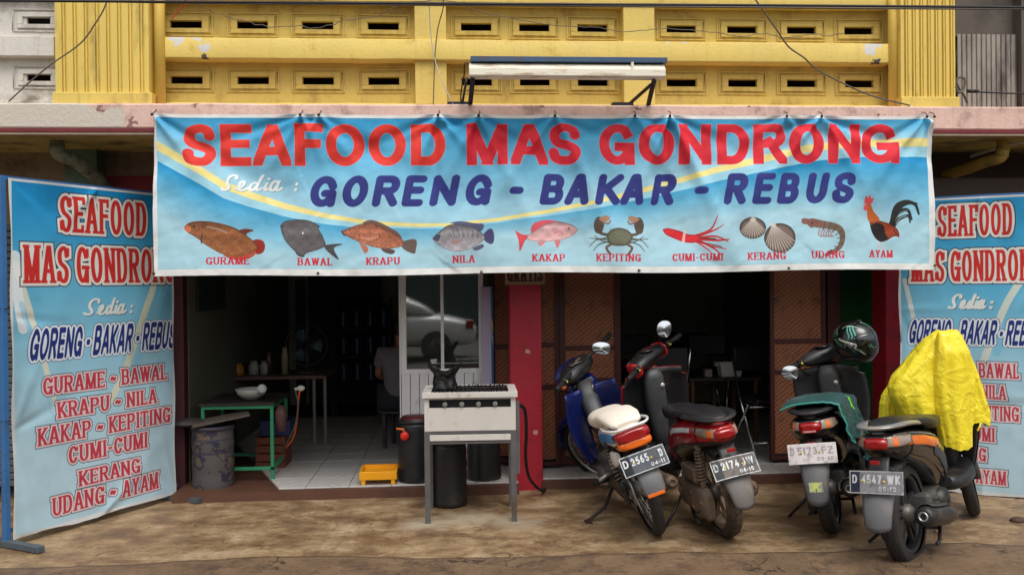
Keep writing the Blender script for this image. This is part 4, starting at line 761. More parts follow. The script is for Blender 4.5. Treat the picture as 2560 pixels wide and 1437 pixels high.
# ---- interior shell
XL, XM, XRR = -1.92, .63, 3.35; ZC = 2.48; YBK = 10.6
struct('back_wall', MB().box(XL - .1, XRR + .1, YBK, YBK + .1, 0, ZC), M_INWALL); struct('interior_ceiling', MB().box(XL - .1, XRR + .1, 6.6, YBK + .1, ZC, ZC + .1), M_INWALL)
struct('left_interior_wall', MB().box(XL - .1, XL, 6.6, YBK, 0, ZC), mat('shaded_side_wall', (92, 94, 80), .8, var=.15, vs=2)); struct('middle_interior_wall', MB().box(.46, .62, 6.62, YBK, 0, ZC), M_INWALL); struct('right_interior_wall', MB().box(XRR, XRR + .1, 6.5, YBK, 0, ZC), M_GREEN)  # left wall colour darkened to paint in the unlit side of the room
struct('green_wall_panel', MB().box(xx(2062, 7.0, 900), XRR, 7.0, 7.06, 0, ZC), M_GREEN)
# raised floors with real tiles
ZF = .075
def tiled(name, xa, xb, ya, yb, s, yfront, skew=None):
    base = struct(name, MB().box(xa, xb, yfront, yb, -.08, ZF - .012), M_BROWNED); me = None; nx = int((xb - xa) / s); ny = int((yb - ya) / s)
    for j in range(ny):
        for i in range(nx):
            cx, cy = xa + (i + .5) * s, ya + (j + .5) * s
            if skew:                                  # tiles cut along the slanting edge
                sq = [(cx + a * (s / 2 - .002), cy + b * (s / 2 - .002)) for a, b in ((-1, -1), (1, -1), (1, 1), (-1, 1))]; vals = [skew(*q) for q in sq]
                if max(vals) <= 0: continue
                if min(vals) < 0:
                    out = []
                    for k in range(4):
                        (p, u), (q, v) = (sq[k], vals[k]), (sq[(k + 1) % 4], vals[(k + 1) % 4])
                        if u >= 0: out.append(p)
                        if (u >= 0) != (v >= 0): t_ = u / (u - v); out.append((p[0] + (q[0] - p[0]) * t_, p[1] + (q[1] - p[1]) * t_))
                    if len(out) > 2: obj('floor_tile', MB().prism(out, ZF - .011, ZF, 'z'), M_TILE, base)
                    continue
            if me is None: mb = MB().box(-s / 2 + .002, s / 2 - .002, -s / 2 + .002, s / 2 - .002, -.011, 0); o = obj('floor_tile', mb, M_TILE, None, .0015); me = o; o.parent = base
            else: o = me.copy(); COL.objects.link(o)
            o.location = (cx, cy, ZF + rr.uniform(-.0006, .0006)); 
    return base
p = PG(697, 1219, ZF); q_ = PG(660, 1180, ZF); TX0 = p.x; TSL = max(.35, -(q_.x - p.x) / (q_.y - p.y)); tiled('tiled_floor', -1.93, .47, p.y, 9.6, .30, 6.20, lambda x, y: x - TX0 + TSL * (y - p.y)); o = struct('red_floor', MB().box(-1.95, .47, 9.62, YBK, -.08, ZF - .004), mat('red_brown_floor', (58, 36, 31), .6, var=.25, vs=6, dirt=(50, 40, 34), dirt_amt=.4))
q = PG(1900, 1180, ZF); tiled('tiled_floor', .64, 3.34, 6.35, 10.2, .30, 6.31)
# ================================================================ DOORS, BANNERS, SHOP THINGS
# ---- woven folding door leaves
def weave_mat():
    m = mat('woven_bamboo', (158, 98, 66), .6, var=.16, vs=5, dirt=(70, 42, 28), dirt_amt=.35, ds=7); N, L, b = tree_of(m); tc = N.new('ShaderNodeTexCoord')
    mp = N.new('ShaderNodeMapping'); L.new(tc.outputs['Object'], mp.inputs[0]); mp.inputs['Rotation'].default_value = (0, R(38), 0); mp.inputs['Scale'].default_value = (1, .01, 1)
    w1 = N.new('ShaderNodeTexWave'); w1.inputs['Scale'].default_value = 15; w1.bands_direction = 'X'; w1.inputs['Distortion'].default_value = 1.2; L.new(mp.outputs[0], w1.inputs['Vector'])
    w2 = N.new('ShaderNodeTexWave'); w2.inputs['Scale'].default_value = 11; w2.bands_direction = 'Z'; w2.inputs['Distortion'].default_value = 2; L.new(mp.outputs[0], w2.inputs['Vector'])
    mu = N.new('ShaderNodeMath'); mu.operation = 'MULTIPLY'; L.new(w1.outputs['Fac'], mu.inputs[0]); L.new(w2.outputs['Fac'], mu.inputs[1]); r = N.new('ShaderNodeMapRange'); r.inputs['From Min'].default_value = .1; r.inputs['From Max'].default_value = .9; r.inputs['To Max'].default_value = .85; L.new(mu.outputs[0], r.inputs[0]); overlay(m, (66, 38, 24), r.outputs[0])
    bp = N.new('ShaderNodeBump'); bp.inputs['Strength'].default_value = .5; bp.inputs['Distance'].default_value = .006; L.new(mu.outputs[0], bp.inputs['Height']); L.new(bp.outputs[0], b.inputs['Normal']); return m
M_WEAVE = weave_mat()
def leaf(label, pa, pb, y, rails, fr=.035, z0=.10, z1=2.08, turn=0.):
    xa, xb = xx(pa, y, 900), xx(pb, y, 900); t = thing('folding_door', label, 'door', (xa, y, z0), None, 'woven folding door leaves')
    w = xb - xa; fw = fr
    obj('door_frame', MB().box(xa, xa + fw, y, y + .035, z0, z1).box(xb - fw, xb, y, y + .035, z0, z1).box(xa + fw, xb - fw, y, y + .035, z0, z0 + fw).box(xa + fw, xb - fw, y, y + .035, z1 - fw, z1), M_WOOD, t, .003)
    zs = [z0 + fw] + sorted(rails) + [z1 - fw]
    for a, b in zip(zs[:-1], zs[1:]): obj('woven_panel', MB().box(xa + fw, xb - fw, y + .012, y + .022, a + .018, b - .018), M_WEAVE, t)
    for r in sorted(rails): obj('rail', MB().box(xa + fw, xb - fw, y + .002, y + .033, r - .018, r + .018), M_WOOD, t, .003)
leaf('narrow dark woven door leaf directly left of the middle red column', 1226, 1290, 6.80, [.66, 1.0])
leaf('narrow woven door leaf directly right of the middle red column', 1340, 1398, 6.66, [.70, 1.02], .03)
leaf('wide woven door leaf behind the blue and white motorcycle', 1398, 1552, 6.70, [.74, .99], .045)
leaf('woven door leaf with two dark rails behind the black scooter mirror', 1926, 2066, 6.66, [.78, 1.02], .03)
single('door_post', MB().box(xx(1382, 6.8, 900), xx(1402, 6.8, 900), 6.79, 6.86, .08, 2.1), M_WOOD, 'dark red wooden post between the two woven doors right of the column', 'post', origin=(xx(1392, 6.8, 900), 6.8, .08))
single('door_post', MB().box(xx(2066, 6.75, 900), xx(2098, 6.75, 900), 6.72, 6.82, .08, 2.1), M_WOOD, 'dark red wooden post between the woven door and the green wall', 'post', origin=(xx(2080, 6.75, 900), 6.77, .08))
# ---- the long banner
IMB = banner_image(); M_BAN = img_mat('long_banner_cloth', IMB, .62, .25, .10, .12, 260)
ties = [PY(px, 290, BY).x for px in (384, 752, 798, 1095, 1196, 1386, 1585, 1672, 1963, 2050, 2312, 2330)]
power = [1.5, 1.1, .8, 1.3, 1.5, 1.2, .8, 1.6, .7, 1.4, 1.3, .4]
folds = []; fr_ = random.Random(11)
for x, pw in zip(ties, power):
    for k in range(5): folds.append((x, R(-62 + k * 31 + fr_.uniform(-9, 9)), pw * fr_.uniform(.6, 1.2) * (1 if k % 2 else -.7), fr_.uniform(.3, .95)))
def bdisp(x, z):
    d = 0.; 
    for fx, th, a, ln_ in folds:
        dx, dz = x - fx, BZ1 - z; r = math.hypot(dx, dz) + 1e-6
        if r > 1.2: continue
        al = dx * math.sin(th) + dz * math.cos(th)
        if al <= 0: continue
        pe = dx * math.cos(th) - dz * math.sin(th); w = .010 + .085 * r
        d += a * .032 * math.exp(-(pe / w) ** 2) * math.exp(-r / ln_) * min(1, r / .06)
    q = (BZ1 - z) / (BZ1 - BZ0)
    d += .016 * fbm(x * 1.1 + z * 1.4, z * .9, 1.0, 3) * (.35 + q) + .0045 * fbm(x * 4.5 - z * 3.5, z * 5, 4.0, 3)
    d += .0022 * fbm(x * 16, z * 14, 9.0, 3)
    return d
NX, NZ = 460, 100; g = []
nearest = lambda x: min(abs(x - t) for t in ties)
for j in range(NZ + 1):
    v = j / NZ; z = BZ0 + (BZ1 - BZ0) * v; row = []
    for i in range(NX + 1):
        x = BX0 + (BX1 - BX0) * i / NX; sag = -.010 * min(1, nearest(x) / .15) * max(0, (v - .8) / .2) ; bot = .006 * math.sin(x * 3.1) * (1 - v)
        row.append((x + (.010 * math.sin(v * 5) * (1 if i > NX / 2 else -.4) if i in (0, NX) else 0), BY - .012 - bdisp(x, z), z + sag + bot))
    g.append(row)
ban = thing('long_banner', 'long sky blue banner with red lettering and fish pictures hung across the pink ledge', 'banner', ((BX0 + BX1) / 2, BY, BZ0))
mb = MB(); mb.sheet(g, .0015); obj('printed_cloth', mb, M_BAN, ban, fix=False)
M_NAIL = mat('rusty_nail', (66, 44, 36), .6, metal=.4)
for x in ties: obj('tie', MB().ell((x, BY - .030, BZ1 - .014), (.010, .007, .010), 10, 6).tube([(x, BY - .03, BZ1 - .012), (x + .012, BY + .0, BZ1 + .012), (x + .006, BY + .04, BZ1 + .030)], .0028, 6), M_NAIL, ban)
for px, py in ((797, 683), (1203, 680), (1595, 676), (1967, 671), (2330, 664), (389, 684)):
    p = PY(px, py, BY); obj('eyelet', MB().lathe([(.002, -.004), (.009, -.005), (.009, .002)], (p.x, BY - .034, p.z), 'y', 14), M_NAIL, ban)
# ---- standing banners
def stand(name, A, B, z0, z1, img, label, frame_m, fold_seed, pole_px):
    A, B = Vector((*A, 0)), Vector((*B, 0)); ab = B - A; L = ab.length; t = ab / L; n = Vector((t.y, -t.x, 0)); n = n if n.dot(Vector((0, -1, 0)) - A.normalized() * .3) > 0 else -n
    root = thing('standing_banner', label, 'banner', tuple((A + B) / 2)); NXs, NZs = 90, 130; g = []; rs = random.Random(fold_seed)
    cr = [(u, v, rs.uniform(-1, 1)) for u, v in ((0, 1), (L, 1), (0, .62), (L, .66), (0, .3), (L, .33), (L / 2, 0), (L * .5, 1), (0, 0), (L, 0))]
    fl = [(u, v, rs.uniform(0, math.pi * 2), rs.choice((-1, 1)) * rs.uniform(.5, 1)) for u, v, _ in cr for k in range(4)]
    def dd(u, v):
        d = 0; z = v * (z1 - z0)
        for fu, fv, th, a in fl:
            dx, dz = u - fu, z - fv * (z1 - z0); r = math.hypot(dx, dz) + 1e-6; al = dx * math.cos(th) + dz * math.sin(th)
            if al <= 0 or r > 1: continue
            pe = -dx * math.sin(th) + dz * math.cos(th); d += a * .014 * math.exp(-(pe / (.01 + .09 * r)) ** 2) * math.exp(-r / .35) * min(1, r / .05)
        return d + .008 * fbm(u * 2, v * 2, fold_seed, 3) + .0015 * fbm(u * 9, v * 16, fold_seed + 3, 3)
    for j in range(NZs + 1):
        v = j / NZs; row = []
        for i in range(NXs + 1):
            u = L * i / NXs; pin = min(1, i / 6, (NXs - i) / 6); edge_ = -.012 * math.sin(v * math.pi * 3) ** 2
            p = A + t * (u + (edge_ if i == NXs else (-edge_ if i == 0 else 0))) + n * (.02 + dd(u, v) * pin); row.append((p.x, p.y, z0 + (z1 - z0) * v + (.012 * fbm(u * 3, 1) if j == 0 else 0)))
        g.append(row)
    m = img_mat(name + '_cloth', img, .6, .25, .12, .12, 260); mb = MB(); mb.sheet(g, .0015); obj('printed_cloth', mb, m, root, fix=False)
    for s, P in ((-1, A - t * .020 - n * .012), (1, B - t * .03 - n * .03)) if pole_px else ((-1, A + t * .03 - n * .03), (1, B + t * .035)):
        q = P + Vector((0, 0, z1 + .01)); obj('pole', MB().bar(P + Vector((0, 0, .03)), q, .034, .034, up=tuple(t)), frame_m, root, .003)
        a, b = P + n * .30, P - n * .22; obj('foot', MB().bar(a + Vector((0, 0, .022)), b + Vector((0, 0, .022)), .045, .036), mat('grey_steel_foot', (82, 92, 98), .6, metal=.3, var=.25, dirt=(90, 66, 50), dirt_amt=.4), root, .003)
        for zz_ in (.33, .64): z = z0 + (z1 - z0) * zz_; c = P + Vector((0, 0, z)); obj('tie', MB().tube([c + t * (.03 * -s) + n * .02, c + n * .026, c + t * .02 * s, c - n * .02, c + t * (.03 * -s)], .003, 6), M_NAIL, root)
    obj('crossbar', MB().bar(A - t * .035 + Vector((0, 0, z1 + .004)) - n * .02, B + t * .035 + Vector((0, 0, z1 + .004)) - n * .02, .022, .022), frame_m, root)
    obj('crossbar', MB().bar(A - t * .035 + Vector((0, 0, z0 + .05)) - n * .02, B + t * .035 + Vector((0, 0, z0 + .05)) - n * .02, .022, .022), frame_m, root)
    return root
M_BLUEP = mat('blue_painted_steel', (52, 104, 158), .45, var=.12, vs=8, dirt=(60, 72, 84), dirt_amt=.35)
LA, LB = (-2.557, 5.285), (-1.955, 6.34); _, lz1 = PP(32, 447, LA, LB); _, lz0 = PP(40, 1345, LA, LB)
pl_ = (Vector(LB) - Vector(LA)).length
Lb = [([(32, 660), (90, 850), (150, 1090)], 16, (226, 222, 200), .9), ([(30, 640), (36, 720), (52, 820)], 26, (236, 238, 236), .9), ([(48, 760), (120, 1000), (160, 1100)], 14, (150, 200, 222), .6), ([(384, 700), (350, 800), (305, 930), (270, 1000)], 20, (226, 222, 190), .85), ([(412, 700), (380, 790), (330, 930)], 24, (130, 196, 222), .55)]
Lw = [('SEAFOOD', 143, 487, 585, 361, 502, 592, 'red'), ('MAS GONDRONG', 52, 612, 712, 432, 618, 708, 'red'), ('sedia:', 200, 742, 788, 326, 746, 786, 'script'), ('GORENG - BAKAR - REBUS', 62, 820, 906, 436, 796, 872, 'blue'),
      ('GURAME ~ BAWAL', 100, 938, 988, 410, 910, 950, 'list'), ('KRAPU ~ NILA', 138, 997, 1042, 386, 972, 1012, 'list'), ('KAKAP ~ KEPITING', 88, 1066, 1114, 420, 1014, 1058, 'list'), ('CUMI-CUMI', 166, 1108, 1155, 364, 1080, 1124, 'list'), ('KERANG', 192, 1168, 1212, 344, 1146, 1186, 'list'), ('UDANG ~ AYAM', 124, 1238, 1288, 392, 1178, 1224, 'list')]
stand('left_banner', LA, LB, lz0, lz1, stand_image('left_banner_print', LA, LB, pl_, lz0, lz1, Lw, Lb), 'tall blue standing menu banner on blue poles at the left edge of the pavement', M_BLUEP, 5, True)
RA = (3.205, 6.10); dr = (Vector((3.857, 5.69)) - Vector(RA)).normalized(); RB = tuple(Vector(RA) + dr * 1.02); _, rz1 = PP(2340, 497, RA, RB); _, rz0 = PP(2440, 1232, RA, RB)
Rb = [([(2262, 700), (2285, 800), (2310, 960)], 12, (226, 226, 214), .9), ([(2560, 690), (2515, 760), (2470, 870), (2440, 960)], 18, (220, 222, 206), .9), ([(2590, 690), (2540, 770), (2490, 880)], 20, (120, 190, 220), .6)]
Rw = [('SEAFOOD', 2343, 512, 593, 2530, 505, 592, 'red'), ('MAS GONDRONG', 2277, 622, 700, 2606, 622, 712, 'red'), ('sedia:', 2366, 733, 772, 2480, 735, 774, 'script'), ('GORENG - BAKAR - REBUS', 2268, 795, 856, 2608, 796, 872, 'blue'),
      ('GURAME ~ BAWAL', 2300, 900, 940, 2546, 905, 946, 'list'), ('KRAPU ~ NILA', 2330, 955, 992, 2514, 958, 998, 'list'), ('KAKAP ~ KEPITING', 2292, 1004, 1042, 2546, 1010, 1052, 'list'), ('CUMI-CUMI', 2330, 1060, 1096, 2486, 1062, 1102, 'list'), ('KERANG', 2352, 1110, 1146, 2464, 1114, 1152, 'list'), ('UDANG ~ AYAM', 2320, 1164, 1200, 2514, 1168, 1208, 'list')]
stand('right_banner', RA, RB, rz0, rz1, stand_image('right_banner_print', RA, RB, 1.02, rz0, rz1, Rw, Rb), 'tall blue standing menu banner at the right edge beside the yellow raincoat', M_BLUEP, 9, None)
# ---- sign lamp on the ledge
M_FIX = mat('cream_lamp_housing', (232, 224, 204), .45, var=.06, vs=4, dirt=(156, 112, 74), dirt_amt=.42, ds=9, stretch=(.5, 1, 3)); M_NAVY = mat('blue_lamp_roof', (58, 84, 110), .5, var=.18, vs=6, dirt=(96, 62, 44), dirt_amt=.36, ds=12); M_BLK = mat('black_bracket_paint', (34, 38, 46), .5, var=.2)
lamp = thing('sign_lamp', 'long cream fluorescent sign lamp with blue roof on black brackets above the banner', 'lamp', (PY(1420, 260, 5.8).x, 5.8, 2.66))
YL = 5.42; A_ = PY(1173, 190, YL); B_ = PY(1664, 190, YL); za = PY(1400, 191, YL).z; zb = PY(1400, 172, YL).z; zc = PY(1400, 156, YL).z
prof = [(YL, za), (YL - .005, za + .004), (YL - .005, zb), (YL + .03, zc - .004), (YL + .05, zc), (YL + .13, zc), (YL + .13, za + .03), (YL + .10, za)]
def xprof(mb, pr_, xa, xb, s=0): mb.prism([(p[0], p[1]) for p in pr_], xa, xb, 'x')
mb = MB(); xprof(mb, prof, A_.x, B_.x); obj('lamp_housing', mb, M_FIX, lamp, .003)
mb = MB(); xprof(mb, [(YL + .005, zc + .004), (YL + .005, zc + .036), (YL + .15, zc + .046), (YL + .16, zc + .006)], A_.x + .01, B_.x + .015); obj('lamp_roof', mb, M_NAVY, lamp, .002)
obj('lamp_joint', MB().box(PY(1578, 170, YL).x, PY(1584, 170, YL).x, YL - .007, YL + .05, za + .002, zc + .002), M_FIX, lamp)
for (px, top_, pb) in ((1180, 195, 1173), (1635, 195, 1618)):
    T = PY(px, 192, YL + .05); Bt = PY(pb, 262, 5.78); obj('bracket', MB().bar(T, (Bt.x, 5.78, 2.66), .030, .012, up=(1, 0, 0)).bar((T.x + .006, T.y, T.z), (Bt.x + .006, 5.78, 2.66), .004, .030, up=(1, 0, 0)), M_BLK, lamp)
T = PY(1166, 200, YL + .10); Bt = PY(1153, 262, 5.9); obj('bracket', MB().bar(T, (Bt.x, 5.92, 2.66), .024, .012, up=(1, 0, 0)), M_BLK, lamp)
T = PY(1628, 212, YL + .10); Bt = PY(1560, 262, 5.90); obj('brace', MB().bar(T, (Bt.x, 5.90, 2.665), .016, .016), M_RUST, lamp)
for px in (1145, 1556): p = PY(px, 260, 5.78); obj('base_plate', MB().box(p.x - .07, p.x + .07, 5.76, 5.82, 2.662, 2.68), M_BLK, lamp)
obj('lamp_cable', MB().tube(spl([Q(1172, 160, YL), Q(1162, 160, YL + .05), Q(1160, 190, YL + .1), Q(1155, 215, 5.6), Q(1152, 240, 5.7), Q(1153, 262, 5.8)]), .0045, 6), M_WIREB, lamp)
# ---- cables
def cable(pts, r, m, label, name='cable', jig=0., grp='cables over the facade'):
    P = spl([Q(*p) for p in pts], 8)
    if jig: P = [(p[0] + jig * fbm(i * .35, 1), p[1] + jig * fbm(i * .35, 5), p[2] + jig * fbm(i * .35, 9)) for i, p in enumerate(P)]
    single(name, MB().tube(P, r, 6), m, label, 'cable', grp, origin=tuple(P[0]))
cable([(-80, 2, 5.0), (700, 7, 5.0), (1280, 11, 5.0), (1900, 14, 5.0), (2650, 20, 5.0)], .0075, M_WIREB, 'thick black cable running across the very top of the facade, the upper of two')
cable([(-80, -2, 5.03), (500, 9, 5.03), (1100, 14, 5.03), (1700, 18, 5.03), (2200, 22, 5.03), (2650, 24, 5.03)], .005, M_WIREG, 'thinner grey cable running just below the thick black one across the top')
cable([(272, -20, 5.6), (262, 18, 5.62), (238, 60, 5.65), (200, 110, 5.68), (130, 160, 5.7), (75, 205, 5.73), (22, 254, 5.75)], .0045, M_WIREG, 'grey cable sagging over the left fluted pilaster down to the ledge')
cable([(450, 2, 5.6), (500, 15, 5.7), (560, 40, 5.8), (620, 55, 5.85), (670, 67, 5.85), (740, 66, 5.85), (800, 70, 5.85), (860, 52, 5.85), (940, 42, 5.85), (980, 22, 5.8), (1040, 5, 5.7), (1130, 4, 5.7), (1200, 30, 5.85), (1300, 50, 5.85), (1400, 66, 5.88), (1480, 68, 5.88), (1560, 80, 5.88), (1650, 72, 5.88), (1720, 76, 5.88), (1790, 82, 5.88), (1850, 92, 5.88), (1910, 84, 5.88), (1960, 95, 5.88), (2030, 86, 5.88), (2070, 90, 5.88), (2110, 82, 5.9)], .0026, M_WIREG, 'thin pale wire wandering over the upper row of vents', jig=.01)
cable([(1107, -10, 5.8), (1108, 20, 5.85), (1095, 70, 5.88), (1088, 130, 5.88), (1085, 200, 5.86), (1083, 262, 5.76)], .0036, mat('brown_cable', (92, 70, 44), .6), 'brown cable hanging down the left yellow post')
cable([(1073, -10, 5.8), (1075, 60, 5.86), (1080, 110, 5.88), (1090, 160, 5.86), (1108, 210, 5.8), (1133, 262, 5.76)], .0036, M_WIREW, 'white cable hanging down the left yellow post and swinging right')
cable([(1885, -5, 5.5), (1910, 30, 5.55), (1945, 80, 5.6), (1972, 118, 5.65), (2010, 145, 5.68), (2040, 172, 5.7), (2100, 205, 5.72), (2180, 240, 5.74), (2275, 264, 5.75)], .0052, M_WIREG, 'grey cable falling diagonally across the right hand vents to the ledge')
cable([(2600, 236, 5.7), (2500, 233, 5.7), (2440, 230, 5.7), (2418, 228, 5.7)], .0055, M_WIREB, 'black cable running from the coil to the right edge of the photo')
single('cable_splice', MB().tube([Q(2418, 228, 5.7), Q(2444, 229, 5.7)], .0125, 10), M_WIREB, 'black taped splice on the cable beside the coil', 'cable', origin=Q(2418, 228, 5.7))
cable([(2418, 258, 5.74), (2410, 240, 5.72), (2396, 218, 5.7), (2392, 202, 5.7), (2400, 193, 5.7), (2412, 200, 5.7), (2408, 225, 5.7), (2396, 232, 5.7), (2390, 215, 5.7)], .008, M_WIREG, 'looped grey cable coil at the foot of the right pilaster')
cable([(463, -4, 5.6), (458, 14, 5.65), (445, 28, 5.68), (430, 48, 5.7)], .0045, mat('red_string', (196, 70, 44), .7), 'twisted red string dangling at the top near the left drain pipe', 'string', .004)
# ---- GRATIS sign and cabinet
gs = Canvas(400, 170, (150, 128, 96)); gs.text('GRATIS', 20, 148, 380, 120, (70, 34, 34), 12, 7, serif=20, gap=.2); gs.noise(.03, 3)
a, b = PY(1263, 712, 6.28), PY(1362, 675, 6.28); mb = MB(); mb.box(a.x, b.x, 6.285, 6.30, a.z, b.z + .06); mb.quad((a.x, 6.282, a.z), (b.x, 6.282, a.z), (b.x, 6.282, b.z + .06), (a.x, 6.282, b.z + .06), 1)
single('paper_sign', mb, [mat('sign_board', (120, 96, 74), .7), img_mat('gratis_print', gs.image('gratis_print'))], 'tan sign reading GRATIS on top of the middle red column', 'sign', origin=(a.x, 6.29, a.z))
M_ALU = mat('white_aluminium', (226, 226, 224), .35, var=.04, vs=4, dirt=(150, 146, 140), dirt_amt=.25); M_CAB = mat('white_pvc_panel', (222, 220, 222), .45, var=.05, vs=4, dirt=(140, 134, 128), dirt_amt=.28, ds=4)
M_LAV = mat('pale_lavender_panel', (176, 166, 190), .5, var=.05)
YC = 6.70; cab = thing('display_cabinet', 'white glazed display cabinet beside the middle red column behind the grill stove', 'cabinet', (PY(1100, 900, YC).x, YC, ZF))
def cx_(px): return PY(px, 850, YC).x
def cz_(py): return PY(1100, py, YC).z
x0c, x1c = cx_(1002), cx_(1205); zg0, zg1 = cz_(915), 2.0
for (a, b) in ((1002, 1016), (1102, 1110), (1197, 1206)): obj('upright', MB().box(cx_(a), cx_(b), YC, YC + .03, zg0 - .02, zg1), M_ALU, cab, .002)
obj('frame_rail', MB().box(x0c, x1c, YC - .002, YC + .032, zg0 - .055, zg0 - .02).box(x0c, x1c, YC - .002, YC + .032, zg1, zg1 + .04), M_ALU, cab, .002)
gm = bpy.data.materials.new('clear_glass'); gm.use_nodes = True; N_, L_, b_ = tree_of(gm); gl = N_.new('ShaderNodeBsdfGlossy'); gl.inputs['Roughness'].default_value = .02; tr = N_.new('ShaderNodeBsdfTransparent'); tr.inputs[0].default_value = (.80, .82, .80, 1); lw = N_.new('ShaderNodeFresnel'); lw.inputs['IOR'].default_value = 2.7; ms = N_.new('ShaderNodeMixShader'); L_.new(lw.outputs[0], ms.inputs[0]); L_.new(tr.outputs[0], ms.inputs[1]); L_.new(gl.outputs[0], ms.inputs[2]); L_.new(ms.outputs[0], N_['Material Output'].inputs[0])
for a, b in ((1016, 1102), (1110, 1197)): obj('glass_pane', MB().box(cx_(a), cx_(b), YC + .012, YC + .017, zg0 - .02, zg1), gm, cab)
n = 9
for i in range(n): w = (x1c - x0c) / n; obj('panel_board', MB().box(x0c + i * w + .002, x0c + (i + 1) * w - .002, YC + .004, YC + .022, ZF, zg0 - .055), M_CAB, cab, .003)
obj('cabinet_back', MB().box(x0c, x1c, YC + .48, YC + .5, ZF, 2.04), mat('dim_cabinet_back', (190, 188, 180), .6, var=.1), cab); obj('shelf', MB().box(x0c, x1c, YC + .04, YC + .48, zg0 - .05, zg0 - .03), M_CAB, cab); obj('cabinet_side', MB().box(x0c - .012, x0c - .002, YC, YC + .5, ZF, 2.04).box(x1c + .002, x1c + .012, YC, YC + .5, ZF, 2.04), M_ALU, cab)
sp_ = PY(1216, 850, 6.62); xw = PY(1204, 850, 6.62).x, PY(1228, 850, 6.62).x
single('board', MB().box(xw[0], xw[1], 6.62, 6.635, .08, PY(1216, 717, 6.62).z), M_LAV, 'narrow pale lavender board leaning on the right side of the glass cabinet', 'board', origin=(xw[0], 6.62, .08))
bi = Canvas(60, 600, (40, 130, 190)); bi.line([(0, 130), (60, 200)], 30, (210, 200, 140)); bi.line([(0, 180), (60, 260)], 26, (150, 200, 220)); bi.a[300:, :] *= .95
xw2 = PY(1224, 850, 6.65).x, PY(1233, 850, 6.65).x; mb = MB(); mb.quad((xw2[0], 6.65, .5), (xw2[1], 6.65, .5), (xw2[1], 6.65, 1.47), (xw2[0], 6.65, 1.47)); mb.box(xw2[0], xw2[1], 6.652, 6.66, .5, 1.47, 1); single('banner_roll', mb, [img_mat('blue_roll_print', bi.image('roll_print')), M_CAB], 'narrow strip of blue printed banner standing beside the glass cabinet', 'banner', origin=(xw2[0], 6.65, .5))
# ---- grill stove
M_STV = mat('white_enamel', (196, 190, 182), .35, var=.05, vs=5, dirt=(132, 112, 92), dirt_amt=.36, ds=7, spec=.5); M_LEG = mat('grey_angle_iron', (92, 90, 90), .55, metal=.25, var=.2, vs=8, dirt=(84, 62, 48), dirt_amt=.35)
fl = PG(1068, 1308); frr = PG(1288, 1303); S0 = Vector((fl.x, fl.y, 0)); sx = (frr - fl); SWd = sx.length; ux = sx.normalized(); uy = Vector((-ux.y, ux.x, 0)); MS = Matrix.Translation(S0) @ Matrix(((ux.x, uy.x, 0), (ux.y, uy.y, 0), (0, 0, 1))).to_4x4()
DP = .40; stv = thing('grill_stove', 'white metal gas grill stove with four knobs standing on grey iron legs', 'stove', tuple(S0)); ORG[stv.name] = Vector((0, 0, 0)); stv.location = MS.to_translation(); stv.rotation_euler = MS.to_euler()
zt = .805; zb_ = .575
mb = MB(); W_ = SWd
zs0, zs1 = zt - .085, zt - .040
mb.box(-.01, W_ + .01, 0, .004, zt - .03, zt - .006).box(-.01, W_ + .01, .0, .004, zb_, zs0).box(-.01, .02, 0, .004, zs0, zt - .03).box(W_ - .02, W_ + .01, 0, .004, zs0, zt - .03).box(.02, W_ - .02, 0, .004, zs1 + .006, zt - .03)
mb.box(-.01, -.006, .004, DP, zb_, zt - .006).box(W_ + .006, W_ + .01, .004, DP, zb_, zt - .006).box(-.006, W_ + .006, DP - .004, DP, zb_, zt - .006)
obj('stove_body', mb, M_STV, stv); obj('control_slot', MB().box(.02, W_ - .02, .03, .034, zs0, zs1 + .006).box(-.006, W_ + .006, .004, DP - .004, zb_ + .004, zb_ + .008), mat('dark_slot', (30, 28, 28), .7), stv)
for i in range(4):
    xk = W_ * (.215 + .19 * i); mb = MB(); mb.lathe([(.0, -.006), (.012, -.006), (.016, -.002), (.017, .026)], (xk, -.004, zt - .066), 'y', 20); mb.box(xk - .003, xk + .003, -.014, -.008, zt - .08, zt - .052); obj('knob', mb, mat('grey_knob', (130, 128, 122), .4, metal=.4), stv)
mb = MB()                                   # top tray rim
for (a, b, c, d) in ((-.022, W_ + .022, -.018, .03), (-.022, W_ + .022, DP - .03, DP + .015), (-.022, .03, .03, DP - .03), (W_ - .03, W_ + .022, .03, DP - .03)): mb.box(a, b, c, d, zt - .006, zt + .010)
mb.box(-.022, W_ + .022, -.020, -.017, zt - .022, zt + .010); obj('top_rim', mb, M_STV, stv, .003)
mb = MB()
for i in range(20): x = .05 + (W_ - .10) * i / 19; mb.tube([(x + .01 * math.sin(y * 30 + i), y, zt + .012 + .003 * math.sin(y * 40 + i * 2)) for y in np.linspace(.01, DP - .03, 9)], .004, 6)
for y in (.04, DP / 2, DP - .04): mb.tube([(.03, y, zt + .006), (W_ - .03, y, zt + .006)], .005, 6)
obj('grill_bars', mb, mat('charred_iron', (34, 30, 30), .6, metal=.4, var=.3), stv)
obj('burner_bed', MB().box(.03, W_ - .03, .03, DP - .03, zt - .02, zt - .004), mat('sooty_bed', (40, 36, 34), .8, var=.3), stv)
for i, (x, y) in enumerate(((0, 0), (W_, 0), (0, DP - .03), (W_, DP - .03))):
    s = 1 if x == 0 else -1; obj('leg', MB().box(x - .012 if s > 0 else x + .008, x - .008 if s > 0 else x + .012, y, y + .032, 0, zb_).box(min(x - .012 * s, x + .022 * s), max(x - .012 * s, x + .022 * s), y - .004, y, 0, zb_), M_LEG, stv)
